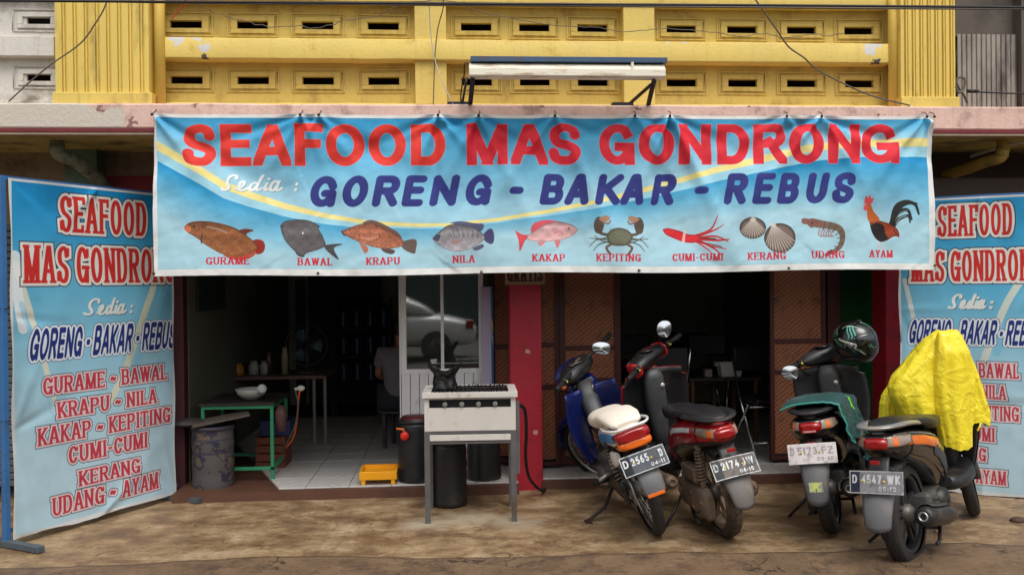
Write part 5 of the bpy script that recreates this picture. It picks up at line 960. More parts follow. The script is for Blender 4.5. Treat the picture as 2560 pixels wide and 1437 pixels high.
obj('lower_tray', MB().box(.02, W_ - .02, -.002, .012, zb_ - .062, zb_ - .024).box(.01, W_ - .01, .012, DP - .03, zb_ - .050, zb_ - .046), M_STV, stv, .003); obj('under_frame', MB().box(-.004, W_ + .004, .002, .012, zb_ - .02, zb_ - .001).box(-.004, W_ + .004, .004, .02, zb_ - .082, zb_ - .068), M_LEG, stv)
obj('gas_inlet', MB().box(W_ + .012, W_ + .034, .01, .03, .30, zt - .05), M_LEG, stv)
P = spl([tuple(MS @ Vector((W_ + .03, .02, zt - .075))), Q(1312, 1025, 5.6), Q(1316, 1080, 5.68), Q(1314, 1140, 5.85), Q(1322, 1190, 6.0), Q(1340, 1215, 6.12), Q(1356, 1226, 6.15), Q(1362, 1222, 6.3)], 8)
single('gas_hose', MB().tube(P, .011, 10), mat('black_rubber_hose', (26, 24, 24), .5), 'black rubber hose hanging from the right side of the grill stove to the ground', 'hose', origin=P[0])
# plastic bag on the stove
M_BAG = mat('black_plastic_bag', (22, 20, 20), .28, var=.2, spec=.6)
c = MS @ Vector((.115, .16, zt + .012)); mb = MB(); rs = []
for k in range(15):
    v = k / 14; z = .145 * v; r = .075 * (1 - .30 * v) if v < .55 else .063 + .035 * (v - .55) / .45; row = []
    for j in range(40):
        a = 2 * math.pi * j / 40; cr = 1 + .16 * fbm(math.cos(a) * 2.2, math.sin(a) * 2.2, v * 3) + .07 * math.sin(a * 9 + v * 4) * (v > .3); zz2 = z + (.05 * abs(math.cos(a)) ** 2 * v * v - .02 * v) ; row.append(c + Vector((r * cr * math.cos(a) * 1.05, r * cr * math.sin(a) * .6, zz2)))
    rs.append(row)
mb.rings(rs, True, (True, False)); single('plastic_bag', mb, M_BAG, 'crumpled black plastic bag standing open on top of the grill stove', 'bag', origin=tuple(c))
# ---- black drums
M_DRUM = mat('black_plastic_drum', (34, 34, 36), .38, var=.15, vs=6, dirt=(88, 76, 66), dirt_amt=.28, ds=5)
def drum(px, py, r, h, label, ribs=2, cap=None):
    p = PG(px, py); p.y += r; q = p; prof = [(0, 0), (r * .93, 0), (r, .02)]; 
    for i in range(1, 16): z = h * i / 16; prof.append((r * (1 + .012 * math.sin(i * 1.9)) * (1 - .05 * (i / 16) ** 6), z))
    prof += [(r * .95, h - .01), (r * .88, h), (r * .5, h + .008), (0, h + .008)]; t = thing('plastic_drum', label, 'drum', (q.x, q.y, 0), None, 'black drums round the grill stove'); mb = MB(); mb.lathe(prof, (q.x, q.y, 0), 'z', 32); obj('drum_body', mb, M_DRUM, t)
    obj('drum_rim', MB().lathe([(r * .86, h - .004), (r * .98, h - .002), (r * .99, h + .02), (r * .90, h + .022), (r * .86, h)], (q.x, q.y, 0), 'z', 32), M_DRUM, t); return t, q
drum(1123, 1272, .122, .42, 'nearest black plastic drum directly under the grill stove')
drum(1212, 1230, .125, .40, 'black plastic drum behind the stove legs, nearest to the red column')
t, q = drum(1040, 1236, .13, .50, 'tall black plastic drum with a red cap left of the grill stove'); c = PY(1012, 1088, q.y - .12)
obj('red_cap', MB().lathe([(.0, -.03), (.022, -.03), (.03, -.022), (.032, .0), (.018, .004), (.018, .02)], (c.x, c.y - .01, c.z), 'y', 20), mat('red_plastic', (206, 44, 34), .4), t)
obj('tap', MB().tube([c, c + Vector((-.01, -.005, .045)), c + Vector((-.06, 0, .05))], .008, 8), mat('orange_plastic', (214, 110, 40), .4), t); obj('drum_lid', MB().lathe([(0, .545), (.10, .54), (.112, .52), (.112, .50)], (q.x, q.y, 0), 'z', 28), mat('dark_red_lid', (78, 30, 34), .5), t)
# ---- yellow plastic foot stool
M_YP = mat('yellow_plastic', (232, 160, 24), .4, var=.05); p = PG(945, 1212, ZF); xa, xb = PY(898, 1200, p.y).x, PY(992, 1200, p.y).x; st = thing('plastic_tray', 'bright yellow plastic tray on short legs standing on the white tiles', 'tray', (xa, p.y, ZF)); y0 = p.y
mb = MB(); mb.box(xa + .015, xb - .015, y0 + .01, y0 + .26, ZF + .055, ZF + .065)
obj('tray_bed', mb, M_YP, st, .003); obj('tray_rim', MB().box(xa, xb, y0, y0 + .014, ZF + .035, ZF + .095).box(xa, xb, y0 + .256, y0 + .27, ZF + .035, ZF + .095).box(xa, xa + .014, y0 + .014, y0 + .256, ZF + .035, ZF + .095).box(xb - .014, xb, y0 + .014, y0 + .256, ZF + .035, ZF + .095), M_YP, st, .004)
for a in (xa + .012, xb - .042):
    for b in (y0 + .004, y0 + .236): obj('leg', MB().box(a, a + .03, b, b + .03, ZF, ZF + .05), M_YP, st, .004)
# ---- left room: patterned barrel, green frame table, crate, hose ...
def PZ(px, py, Y): return PY(px, py, Y)
dp = Canvas(1024, 512, (78, 74, 72)); nn = nz2(1024, 512, 7, 4); dp.a[:] = np.where((nn > .25)[..., None], np.array([44, 42, 58]) / 255., dp.a); dp.a[:] = np.where((nn > 1.0)[..., None], np.array([92, 78, 66]) / 255., dp.a); dp.a[90:104] = np.array([54, 50, 70]) / 255; dp.a[200:218] = np.array([56, 50, 66]) / 255
bc = PG(520, 1219, ZF); br_ = .145; by = bc.y + br_; zt_ = PY(520, 1066, by).z; bar_ = thing('barrel', 'old barrel with flaking purple and cream floral pattern covered by a board', 'barrel', (bc.x, by, .055)); mb = MB(); rs = []; uv = []
g = [[(bc.x + br_ * (1 + .02 * math.sin(v * 19)) * math.cos(2 * math.pi * u / 36), by + br_ * (1 + .02 * math.sin(v * 19)) * math.sin(2 * math.pi * u / 36), .06 + (zt_ - .06) * v) for u in range(37)] for v in np.linspace(0, 1, 12)]
mb.sheet(g); obj('barrel_body', mb, img_mat('barrel_print', dp.image('barrel_print'), .55), bar_); obj('barrel_rim', MB().lathe([(br_ * .98, zt_ - .015), (br_ * 1.05, zt_ - .012), (br_ * 1.05, zt_ + .012), (br_ * .98, zt_ + .014)], (bc.x, by, 0), 'z', 32), mat('dark_band', (52, 46, 58), .6), bar_)
single('board', MB().bar((bc.x - .13, by - .05, zt_ + .025), (bc.x + .24, by + .06, zt_ + .085), .25, .012), mat('grey_plank', (84, 74, 66), .8, var=.2), 'grey board lying askew over the patterned barrel', 'board', origin=(bc.x, by, zt_ + .02))
single('plastic_sheet', MB().ell((bc.x - .18, by + .02, zt_ + .03), (.13, .12, .03), 16, 8), mat('dark_grey_sheet', (56, 50, 48), .6, var=.3), 'dark crumpled sheet at the left end of the barrel top', 'sheet', origin=(bc.x - .18, by, zt_))
M_GRN = mat('green_painted_steel', (44, 128, 88), .5, var=.12); yt = 6.55
gx0, gx1 = PY(503, 1100, yt).x, PY(684, 1100, yt).x; gzt = PY(600, 1014, yt).z; gzb = PY(600, 1176, yt).z; gt = thing('steel_table', 'worktable with bright green square steel frame inside the left room', 'table', (gx0, yt, ZF)); w = .024
for y in (yt, yt + .55):
    obj('table_frame', MB().box(gx0, gx1, y, y + w, gzt - w, gzt).box(gx0, gx1, y, y + w, gzb, gzb + w), M_GRN, gt, .002)
    for x in (gx0, gx1 - w): obj('leg', MB().box(x, x + w, y, y + w, ZF - .02, gzt - w), M_GRN, gt, .002)
[obj('side_rail', MB().box(*q_), M_GRN, gt) for q_ in ((gx0, gx0 + w, yt + w, yt + .55, gzt - w, gzt), (gx1 - w, gx1, yt + w, yt + .55, gzt - w, gzt), (gx1 - w, gx1, yt + w, yt + .55, gzb, gzb + w))]; obj('table_top', MB().box(gx0 - .01, gx1 + .01, yt - .01, yt + .60, gzt + .001, gzt + .02), mat('dark_table_board', (40, 34, 31), .6, var=.2), gt)
ztop = gzt + .02
def put(px, py, Y, z): v = PY(px, py, Y); return Vector((v.x, Y, z))
c = put(628, 990, 6.72, ztop); single('bowl', MB().lathe([(0, .004), (.05, .004), (.10, .045), (.115, .085), (.108, .085), (.094, .05), (.045, .012), (0, .012)], tuple(c), 'z', 28), mat('white_enamel_bowl', (160, 158, 152), .3), 'white bowl on the green framed table', 'bowl', origin=tuple(c))
c = put(655, 990, 6.64, ztop + .06); single('plastic_bag', MB().ell(tuple(c + Vector((.0, 0, .03))), (.035, .03, .035), 14, 10), mat('white_plastic_bag', (190, 192, 190), .4, var=.2, vs=30), 'small pale plastic bag on the rim of the white bowl', 'bag', origin=tuple(c))
c = put(702, 1000, 6.60, .40); mb = MB(); mb.loft([(0, .02, .03, .03), (0, .10, .045, .04), (0, .16, .048, .045), (0, .21, .02, .02)], 18); mb.v = [(v[0] + c.x, v[1] + c.y, v[2] + c.z) for v in mb.v]; single('hanging_bag', mb, mat('pink_bag', (80, 52, 50), .6, var=.2), 'dull pink bag hanging at the right corner of the green table', 'bag', origin=tuple(c))
def box_thing(name, label, cat, pxa, pxb, pyt, Y, d, z0, m, grp=None, bev=.004):
    a, b = PY(pxa, pyt, Y), PY(pxb, pyt, Y); return single(name, MB().box(a.x, b.x, Y, Y + d, z0, a.z), m, label, cat, grp, bev, origin=(a.x, Y, z0))
def crate(label, pxa, pxb, pyt, Y, d, z0, m, slats=4, name='crate'):
    a, b = PY(pxa, pyt, Y), PY(pxb, pyt, Y); t = thing(name, label, 'crate', (a.x, Y, z0)); H = a.z - z0
    for i in range(slats):
        za_ = z0 + H * i / slats + .004; zb2 = z0 + H * (i + 1) / slats - .006; 
        for y in (Y, Y + d - .012): obj('slat', MB().box(a.x, b.x, y, y + .012, za_, zb2), m, t, .002)
    for x in (a.x + .012, b.x - .03): obj('batten', MB().box(x, x + .018, Y + .012, Y + d - .012, z0, a.z), m, t)
    obj('crate_side', MB().box(a.x + .001, a.x + .01, Y + .013, Y + d - .013, z0, a.z - .004).box(b.x - .01, b.x - .001, Y + .013, Y + d - .013, z0, a.z - .004), m, t); return t
crate('brown wooden slatted crate on the floor behind the green table frame', 638, 712, 1092, 6.95, .28, .06, mat('brown_crate_wood', (104, 56, 38), .7, var=.2))
box_thing('box', 'dark blue box standing on the brown slatted crate', 'box', 650, 725, 1052, 7.0, .25, PY(650, 1090, 7.0).z, mat('navy_box', (34, 44, 84), .6))
cp = put(748, 975, 6.9, 0); P = spl([Q(750, 972, 6.9), Q(746, 1000, 6.9), Q(742, 1050, 6.95), Q(732, 1095, 7.0), Q(705, 1130, 7.0)], 6)
single('gas_hose', MB().tube(P, .008, 8), mat('orange_hose', (206, 84, 36), .5), 'bright orange gas hose hanging beside the table in the left room', 'hose', origin=P[0]); P = spl([Q(738, 975, 6.85), Q(745, 1010, 6.85), Q(738, 1060, 6.85), Q(715, 1110, 6.9), Q(700, 1135, 7.0)], 6); single('gas_hose', MB().tube(P, .006, 8), mat('grey_green_hose', (84, 92, 84), .5), 'grey gas hose hanging beside the orange one', 'hose', origin=P[0])
c = Vector(Q(752, 970, 6.9)); single('gas_regulator', MB().ell(tuple(c), (.032, .02, .022), 16, 10).ell(tuple(c + Vector((-.035, 0, -.005))), (.018, .012, .012), 12, 8), mat('white_regulator', (208, 208, 200), .4), 'small white gas regulator at the top of the orange hose', 'regulator', origin=tuple(c))
# back table with things
yb2 = 7.9; a, b = PY(700, 940, yb2), PY(816, 940, yb2); tb = thing('table', 'small table with pinkish top behind the green framed table', 'table', (a.x, yb2, ZF)); obj('table_top', MB().box(a.x - .5, b.x, yb2, yb2 + .6, a.z - .03, a.z), mat('dusty_pink_top', (92, 66, 60), .6), tb, .004)
for x in (a.x + .28, b.x - .03): obj('leg', MB().box(x, x + .025, yb2 + .02, yb2 + .045, ZF, a.z - .03), mat('pale_leg', (110, 106, 98), .6), tb)
ztb = a.z
for i, (px, r, h, m, lb, nm) in enumerate(((594, .055, .10, mat('yellow_tin', (176, 132, 36), .5), 'yellow lidded tin on the rear table of the left room', 'tin'), (634, .045, .12, mat('white_jar', (156, 154, 148), .5), 'left one of two white jars on the rear table', 'jar'), (662, .045, .12, MATS['white_jar'], 'right one of two white jars on the rear table', 'jar'), (712, .03, .24, mat('cream_bottle', (140, 128, 100), .5), 'cream bottle standing right of the white jars', 'bottle'), (672, .035, .20, mat('dark_bottle', (66, 50, 44), .4), 'dark bottle behind the white jars', 'bottle'))):
    c = put(px, 900, yb2 + .2, ztb); single(nm, MB().lathe([(0, 0), (r, 0), (r, h * .7), (r * .75, h * .82), (r * .7, h), (0, h)], tuple(c), 'z', 20), m, lb, nm, origin=tuple(c))
fn = thing('electric_fan', 'dark round table fan on the rear table of the left room', 'fan', tuple(put(766, 900, yb2 + .2, ztb))); c = put(766, 862, yb2 + .2, PY(766, 862, yb2 + .2).z); M_FAN = mat('fan_grey', (52, 54, 54), .5)
mb = MB()
for k in range(28): an = 2 * math.pi * k / 28; mb.tube([c + Vector((.03 * math.cos(an), -.06, .03 * math.sin(an))), c + Vector((.12 * math.cos(an), -.055, .12 * math.sin(an))), c + Vector((.185 * math.cos(an), 0, .185 * math.sin(an)))], .0025, 4)
obj('fan_guard', mb, M_FAN, fn); obj('guard_ring', MB().tube([c + Vector((.187 * math.cos(R(t)), 0, .187 * math.sin(R(t)))) for t in range(0, 361, 10)], .006, 6), M_FAN, fn); mb = MB()
for k in range(3): an = 2 * math.pi * k / 3; mb.sheet([[c + Vector((r_ * math.cos(an + s_), -.03 + .02 * s_, r_ * math.sin(an + s_))) for s_ in (-.45, -.2, .1, .4)] for r_ in (.03, .09, .15)], .003)
obj('fan_blade', mb, mat('blue_grey_blade', (70, 92, 100), .4), fn); obj('fan_stand', MB().cyl(c + Vector((0, .03, 0)), (c.x, c.y + .03, ztb + .02), .018).cyl((c.x, c.y + .03, ztb), (c.x, c.y + .03, ztb + .025), .09), M_FAN, fn)
# water gallon bottles stacked at the back
M_GAL = mat('blue_water_bottle', (34, 46, 72), .2, var=.15, spec=.6); gcount = 0; me = None
for j in range(3):
    for i in range(4):
        x = PY(860 + i * 34, 900, 9.6).x; z = .45 + j * .29; mb = MB(); mb.lathe([(0, 0), (.075, 0), (.08, .02), (.072, .06), (.08, .09), (.072, .13), (.08, .16), (.06, .21), (.025, .235), (.025, .26), (0, .26)], (x, 9.6, z), 'z', 18)
        single('water_bottle', mb, M_GAL, 'blue water bottle in the dark rack, %s row, %s' % (('bottom', 'middle', 'top')[j], ('leftmost', 'second from left', 'third from left', 'rightmost')[i]), 'bottle', 'stacked water bottles at the back', origin=(x, 9.6, z)); 
sh_ = thing('shelf_rack', 'dark rack holding the stack of blue water bottles', 'shelf', (PY(910, 900, 9.6).x, 9.6, ZF)); xa, xb = PY(838, 900, 9.6).x, PY(985, 900, 9.6).x
for z in (.44, .73, 1.02): obj('shelf_board', MB().box(xa, xb, 9.48, 9.75, z - .012, z - .001), M_RUST, sh_)
for x in (xa, xb - .02):
    for y in (9.48, 9.73): obj('upright', MB().box(x - .021, x - .001, y, y + .02, ZF, 1.35), M_RUST, sh_)
# dark sink or shelf block at the far left
box_thing('cupboard', 'dark low cupboard against the left wall behind the barrel', 'cupboard', 470, 560, 1000, 7.3, .4, .06, mat('dark_cupboard', (40, 38, 34), .7))
single('wall_sheet', MB().box(-1.915, -1.90, 6.8, 7.6, 1.3, 2.3), mat('dark_green_sheet', (30, 50, 40), .7), 'dark green sheet on the left inner wall', 'sheet', origin=(-1.91, 7.2, 1.3))
box_thing('vertical_pipe_cover', 'dark green vertical board on the back wall of the left room', 'board', 738, 760, 700, 10.5, .05, .08, mat('dark_board', (48, 62, 56), .7))
box_thing('wall_panel', 'tall dark panel on the back wall of the left room', 'panel', 770, 950, 690, 10.45, .1, .08, mat('dark_panel', (52, 52, 50), .7))
for px in (598, 612): box_thing('wall_bracket', '%s of two thin dark brackets on the back wall of the left room' % ('left' if px == 598 else 'right'), 'bracket', px, px + 6, 725 + px % 7 * 3, 10.5, .05, 2.0, mat('dark_board', (48, 62, 56), .7), 'brackets on the back wall')
# ---- right room: tables, tub, chairs
M_CHR = mat('chrome', (190, 190, 190), .18, metal=1, var=.05); M_VIN = mat('black_vinyl', (34, 32, 34), .35); M_TOPB = mat('dark_cloth_top', (58, 46, 46), .6, var=.2)
def rtable(pa, pb, Y, d, py, lab):
    a, b = PY(pa, py, Y), PY(pb, py, Y); t = thing('dining_table', lab, 'table', (a.x, Y, ZF), None, 'dining tables'); obj('table_top', MB().box(a.x, b.x, Y, Y + d, a.z - .03, a.z), M_TOPB, t, .004); mb = MB()
    for k in range(4): pass
    for x in (a.x + .03, b.x - .06):
        for y in (Y + .03, Y + d - .06): obj('leg', MB().box(x, x + .03, y, y + .03, ZF, a.z - .03), mat('brown_leg', (96, 60, 40), .6), t)
    return a.z
z1_ = rtable(1560, 1800, 8.0, .8, 952, 'brown dining table behind the red motorcycle handlebar'); z2_ = rtable(1722, 1905, 7.6, .7, 945, 'brown dining table carrying the white tub')
c = put(1824, 930, 7.72, z2_); tub = thing('tub', 'square white plastic tub with a rim on the dining table', 'tub', tuple(c)); w0, w1, hh_ = .085, .105, .115; mb = MB()
ri = lambda w, z: [(c.x - w, c.y - w * .7, z), (c.x + w, c.y - w * .7, z), (c.x + w, c.y + w * .7, z), (c.x - w, c.y + w * .7, z)]
mb.rings([ri(w0, c.z), ri(w1, c.z + hh_), ri(w1 + .015, c.z + hh_), ri(w1 + .015, c.z + hh_ + .006), ri(w1 - .005, c.z + hh_ + .006), ri(w0 - .005, c.z + .01)], True, (True, True), False); obj('tub_body', mb, mat('white_tub_plastic', (236, 236, 232), .4), tub, .002)
for dx in (-1, 1): obj('handle', MB().box(c.x + dx * (w1 + .015), c.x + dx * (w1 + .03), c.y - .03, c.y + .03, c.z + hh_ - .02, c.z + hh_), MATS['white_tub_plastic'], tub)
c = put(1768, 945, 7.70, z2_); single('container', MB().box(c.x - .03, c.x + .035, c.y - .04, c.y + .04, c.z, c.z + .07), mat('dull_white_box', (160, 148, 140), .5), 'small dull white container left of the white tub', 'container', bevel=.004, origin=tuple(c))
c = put(1700, 945, 7.8, z1_ if 0 else z2_); 
def chair(px, Y, face, lab):
    c = put(px, 1000, Y, ZF); t = thing('folding_chair', lab, 'chair', tuple(c), (0, 0, R(face)), 'folding chairs in the right room'); W = .19
    obj('seat', MB().box(-W, W, -.19, .19, .43, .47), M_VIN, t, .012); obj('backrest', MB().box(-W, W, .20, .225, .66, .86), M_VIN, t, .01)
    for s in (-1, 1):
        obj('leg', MB().tube([(s * (W + .02), -.22, 0), (s * (W + .02), .05, .43), (s * (W + .02), .23, .86)], .011, 8), M_CHR, t); obj('leg', MB().tube([(s * (W + .035), .24, 0), (s * (W + .035), -.12, .43)], .011, 8), M_CHR, t)
    obj('crossbar', MB().tube([(-W - .02, -.17, .12), (W + .02, -.17, .12)], .009, 8).tube([(-W - .02, -.10, .40), (W + .02, -.10, .40)], .009, 8), M_CHR, t); return t
for px, Y, f, lab in ((1918, 7.05, 8, 'chrome legged folding chair nearest the woven door beside the white tub'), (1765, 8.75, -20, 'chrome legged folding chair on the far side of the dining tables'), (1650, 7.5, 180, 'folding chair with black back behind the red motorcycle'), (1590, 8.9, 0, 'folding chair at the far left end of the right room'), (1740, 9.2, 5, 'folding chair behind the dining tables in the centre'), (1870, 9.2, -10, 'folding chair behind the dining tables by the right wall')): chair(px, Y, f, lab)
for i, (px, py, w, h, Y) in enumerate(((1600, 900, .22, .13, 8.4), (1690, 895, .2, .12, 8.3), (1775, 905, .22, .11, 8.2), (1870, 915, .16, .12, 8.0), (1560, 905, .15, .14, 8.6))):
    z = (z1_ if px < 1790 and Y >= 8.2 else z2_); c = put(px, py, Y, z); mb = MB(); mb.ell((c.x, c.y, c.z + h * .45), (w / 2 * 1.2, w / 2, h * .55), 20, 12); mb.v = [(v[0], v[1], max(c.z, v[2] * (1 + .03 * fbm(v[0] * 12, v[1] * 12)))) for v in mb.v]
    single('covered_dish', mb, mat('black_cloth', (30, 28, 32), .6, var=.2), ['black covered dish at the left end of the dining table', 'black covered dish directly behind the round motorcycle mirror', 'black covered dish left of the white tub', 'small black covered dish behind the white tub', 'black bundle at the far left of the right room'][i], 'dish', 'black covered dishes', origin=tuple(c))
box_thing('picture', 'dark framed picture high on the back wall of the right room', 'picture', 1858, 1890, 742, 10.5, .05, 1.32, mat('dark_picture', (34, 40, 38), .4), bev=.003)
box_thing('wall_bracket', 'thin dark bracket on the back wall left of the dark picture', 'bracket', 1806, 1822, 780, 10.5, .05, 1.14, mat('dark_picture', (34, 40, 38), .4))
# ---- the person in the left room
def skin_body(name, verts, edges, radii, m, parent, sub=2, root=0):
    me = bpy.data.meshes.new(name); me.from_pydata(verts, edges, []); me.materials.append(m); o = bpy.data.objects.new(name, me); COL.objects.link(o); o.parent = parent
    s = o.modifiers.new('skin', 'SKIN'); s.use_smooth_shade = True
    for i, r in enumerate(radii): me.skin_vertices[0].data[i].radius = (r if isinstance(r, tuple) else (r, r)); me.skin_vertices[0].data[i].use_root = (i == root)
    su = o.modifiers.new('sub', 'SUBSURF'); su.levels = sub; su.render_levels = sub; return o
pc = PG(985, 1110, ZF); pc.y = 7.75; pc.x = PY(1003, 1000, 7.75).x; per = thing('person', 'seated person in a grey shirt seen from behind beside the glass cabinet', 'person', (pc.x, pc.y, ZF), (0, 0, R(165))); per.scale = (.94, .94, .94)
M_SKIN = mat('skin', (142, 96, 74), .55, var=.05); M_SHIRT = mat('grey_shirt', (112, 106, 112), .8, var=.1, bump=.3, bs=30); M_TROU = mat('dark_trousers', (34, 34, 42), .8, var=.1); M_HAIR = mat('black_hair', (18, 16, 16), .5)
V = [(0, 0, .44), (0, .02, .56), (0, .03, .72), (0, .01, .86), (0, 0, .92), (0, -.02, 1.0), (0, -.035, 1.06), (0, -.03, 1.13), (.17, .02, .86), (.23, -.02, .66), (.16, -.22, .60), (.08, -.32, .60), (-.17, .02, .86), (-.23, -.02, .66), (-.16, -.22, .60), (-.08, -.32, .60), (.10, -.02, .44), (.13, -.40, .46), (.12, -.42, .08), (.12, -.52, .03), (-.10, -.02, .44), (-.13, -.40, .46), (-.12, -.42, .08), (-.12, -.52, .03)]
Ed = [(0, 1), (1, 2), (2, 3), (3, 4), (4, 5), (5, 6), (6, 7), (3, 8), (8, 9), (9, 10), (10, 11), (3, 12), (12, 13), (13, 14), (14, 15), (0, 16), (16, 17), (17, 18), (18, 19), (0, 20), (20, 21), (21, 22), (22, 23)]
Rr = [(.15, .12), (.14, .11), (.15, .11), (.13, .09), (.05, .05), (.055, .06), (.075, .09), (.06, .07), .055, .04, .032, .022, .055, .04, .032, .022, .09, .065, .045, .03, .09, .065, .045, .03]
skin_body('body', V, Ed, Rr, M_SKIN, per)
V2 = [(0, .0, .46), (0, .02, .56), (0, .03, .72), (0, .01, .87), (0, .0, .915), (.17, .02, .87), (.22, -.01, .72), (-.17, .02, .87), (-.22, -.01, .72)]
skin_body('shirt', V2, [(0, 1), (1, 2), (2, 3), (3, 4), (3, 5), (5, 6), (3, 7), (7, 8)], [(.175, .15), (.165, .135), (.175, .135), (.15, .11), (.065, .065), .075, .062, .075, .062], M_SHIRT, per)
skin_body('trousers', [V[0], V[16], V[17], (.12, -.42, .2), V[20], V[21], (-.12, -.42, .2)], [(0, 1), (1, 2), (2, 3), (0, 4), (4, 5), (5, 6)], [(.17, .15), .115, .085, .07, .115, .085, .07], M_TROU, per)
mb = MB(); mb.ell((0, -.022, 1.115), (.086, .10, .105), 20, 12); mb.v = [(v[0], max(v[1], -.085) if v[2] < 1.12 else v[1], v[2]) for v in mb.v]; obj('hair', mb, M_HAIR, per)
skt = thing('stool', 'dark plastic stool under the seated person', 'stool', (pc.x, pc.y, ZF), (0, 0, R(165))); obj('seat', MB().box(-.15, .15, -.15, .15, .30, .325), mat('dark_stool', (44, 40, 48), .5), skt, .008)
for x in (-.13, .10):
    for y in (-.13, .10): obj('leg', MB().box(x, x + .03, y, y + .03, 0, .30), mat('dark_stool', (44, 40, 48), .5), skt)
# ================================================================ MOTORCYCLES (x forward, y left, z up; origin at the rear tyre's contact)
def tyre_mat(name, col, dirt, amt):
    m = mat(name, col, .75, var=.15, vs=8, dirt=dirt, dirt_amt=amt, ds=7); N, L, b = tree_of(m); tc = N.new('ShaderNodeTexCoord'); sp = N.new('ShaderNodeSeparateXYZ'); L.new(tc.outputs['UV'], sp.inputs[0])
    def M_(op, a, b2=None, v=None):
        q = N.new('ShaderNodeMath'); q.operation = op
        for i, s in enumerate((a, b2)):
            if s is None: continue
            if isinstance(s, (int, float)): q.inputs[i].default_value = s
            else: L.new(s, q.inputs[i])
        return q.outputs[0]
    a = M_('MULTIPLY', sp.outputs['X'], 42); c = M_('ABSOLUTE', M_('SUBTRACT', sp.outputs['Y'], .5)); g = M_('SINE', M_('MULTIPLY', M_('ADD', a, M_('MULTIPLY', c, 7)), 6.283)); g = M_('GREATER_THAN', g, .45); g = M_('MULTIPLY', g, M_('LESS_THAN', c, .30)); g = M_('MULTIPLY', g, M_('GREATER_THAN', c, .04))
    bp = N.new('ShaderNodeBump'); bp.inputs['Strength'].default_value = 1; bp.inputs['Distance'].default_value = .006; bp.invert = True; L.new(g, bp.inputs['Height']); L.new(bp.outputs[0], b.inputs['Normal'])
    s = N.new('ShaderNodeMath'); s.operation = 'MULTIPLY'; L.new(g, s.inputs[0]); s.inputs[1].default_value = .6; overlay(m, (12, 11, 11), s.outputs[0]); return m
M_TYRE = tyre_mat('black_tyre', (44, 40, 38), (92, 76, 62), .30); M_TYRED = tyre_mat('muddy_tyre', (58, 50, 44), (128, 106, 84), .55)
M_PBLK = mat('gloss_black_paint', (20, 20, 22), .16, var=.1, coat=.6, dirt=(84, 76, 68), dirt_amt=.30, ds=5); M_PMAT = mat('matt_grey_plastic', (58, 58, 60), .45, var=.10, vs=6, dirt=(98, 88, 78), dirt_amt=.36, ds=6); M_DKP = mat('dark_plastic', (34, 33, 34), .42, var=.12, vs=6, dirt=(84, 72, 62), dirt_amt=.34, ds=6)
M_FLAP = mat('grey_mudguard_plastic', (98, 98, 100), .5, var=.08, vs=5, dirt=(128, 114, 100), dirt_amt=.4, ds=5); M_FLAPD = mat('dusty_mudguard_plastic', (104, 98, 94), .6, var=.1, vs=5, dirt=(136, 118, 100), dirt_amt=.45, ds=5)
M_SEAT = mat('black_seat_vinyl', (36, 34, 35), .38, var=.1, bump=.15, bs=120); M_CRM = mat('cream_seat_cover', (232, 220, 204), .6, var=.04, vs=4, dirt=(170, 152, 128), dirt_amt=.2)
M_REDP = mat('gloss_red_paint', (172, 22, 26), .2, var=.06, coat=.6, dirt=(128, 80, 62), dirt_amt=.34, ds=6); M_BLUP = mat('gloss_blue_paint', (22, 34, 92), .2, var=.1, coat=.6, dirt=(60, 62, 80), dirt_amt=.2); M_WHP = mat('white_paint', (222, 218, 212), .3, var=.04, coat=.3, dirt=(160, 138, 118), dirt_amt=.28, ds=6); M_ORG = mat('orange_paint', (226, 112, 30), .25, var=.06, coat=.5); M_SKY = mat('light_blue_decal', (44, 150, 210), .3, coat=.3)
M_LENR = mat('red_lens', (150, 14, 16), .14, var=.08, coat=.8); M_LENO = mat('orange_lens', (226, 104, 20), .16, coat=.8); M_LENC = mat('clear_lens', (142, 122, 108), .12, var=.15, vs=30, coat=.8)
M_ENG = mat('engine_alloy', (104, 100, 96), .5, metal=.5, var=.2, vs=14, dirt=(84, 68, 54), dirt_amt=.4, ds=9); M_ENGD = mat('muddy_engine_case', (112, 96, 82), .8, var=.22, vs=10, dirt=(140, 120, 98), dirt_amt=.5, ds=9, bump=.4, bs=60)
M_RIM = mat('cast_alloy_rim', (70, 68, 70), .4, metal=.5, var=.15, dirt=(110, 94, 78), dirt_amt=.3); M_RIMD = mat('muddy_rim', (128, 108, 88), .85, var=.18, vs=10, dirt=(90, 74, 60), dirt_amt=.4, ds=8, bump=.3); M_RIMC = mat('chrome_rim', (150, 148, 144), .25, metal=.9, var=.15, vs=12, dirt=(96, 78, 62), dirt_amt=.4, ds=9)
M_EXH = mat('black_muffler', (54, 50, 50), .4, metal=.4, var=.15, dirt=(104, 88, 74), dirt_amt=.35, ds=7); M_EXD = mat('muddy_muffler', (84, 70, 60), .7, metal=.2, var=.25, vs=8, dirt=(126, 104, 82), dirt_amt=.5, ds=6); M_CHD = mat('scuffed_silver', (176, 174, 172), .3, metal=.7, var=.1, vs=10, dirt=(120, 104, 90), dirt_amt=.28); M_MIR = mat('mirror_glass', (232, 236, 240), .03, metal=1, var=.0); M_RUB = mat('black_rubber_grip', (24, 23, 24), .7)
M_YDOT = mat('yellow_switch', (222, 196, 40), .5); M_SPRG = mat('spring_steel', (120, 112, 104), .5, metal=.5, var=.2); M_GAUGE = mat('gauge_glass', (50, 40, 42), .1, coat=1)

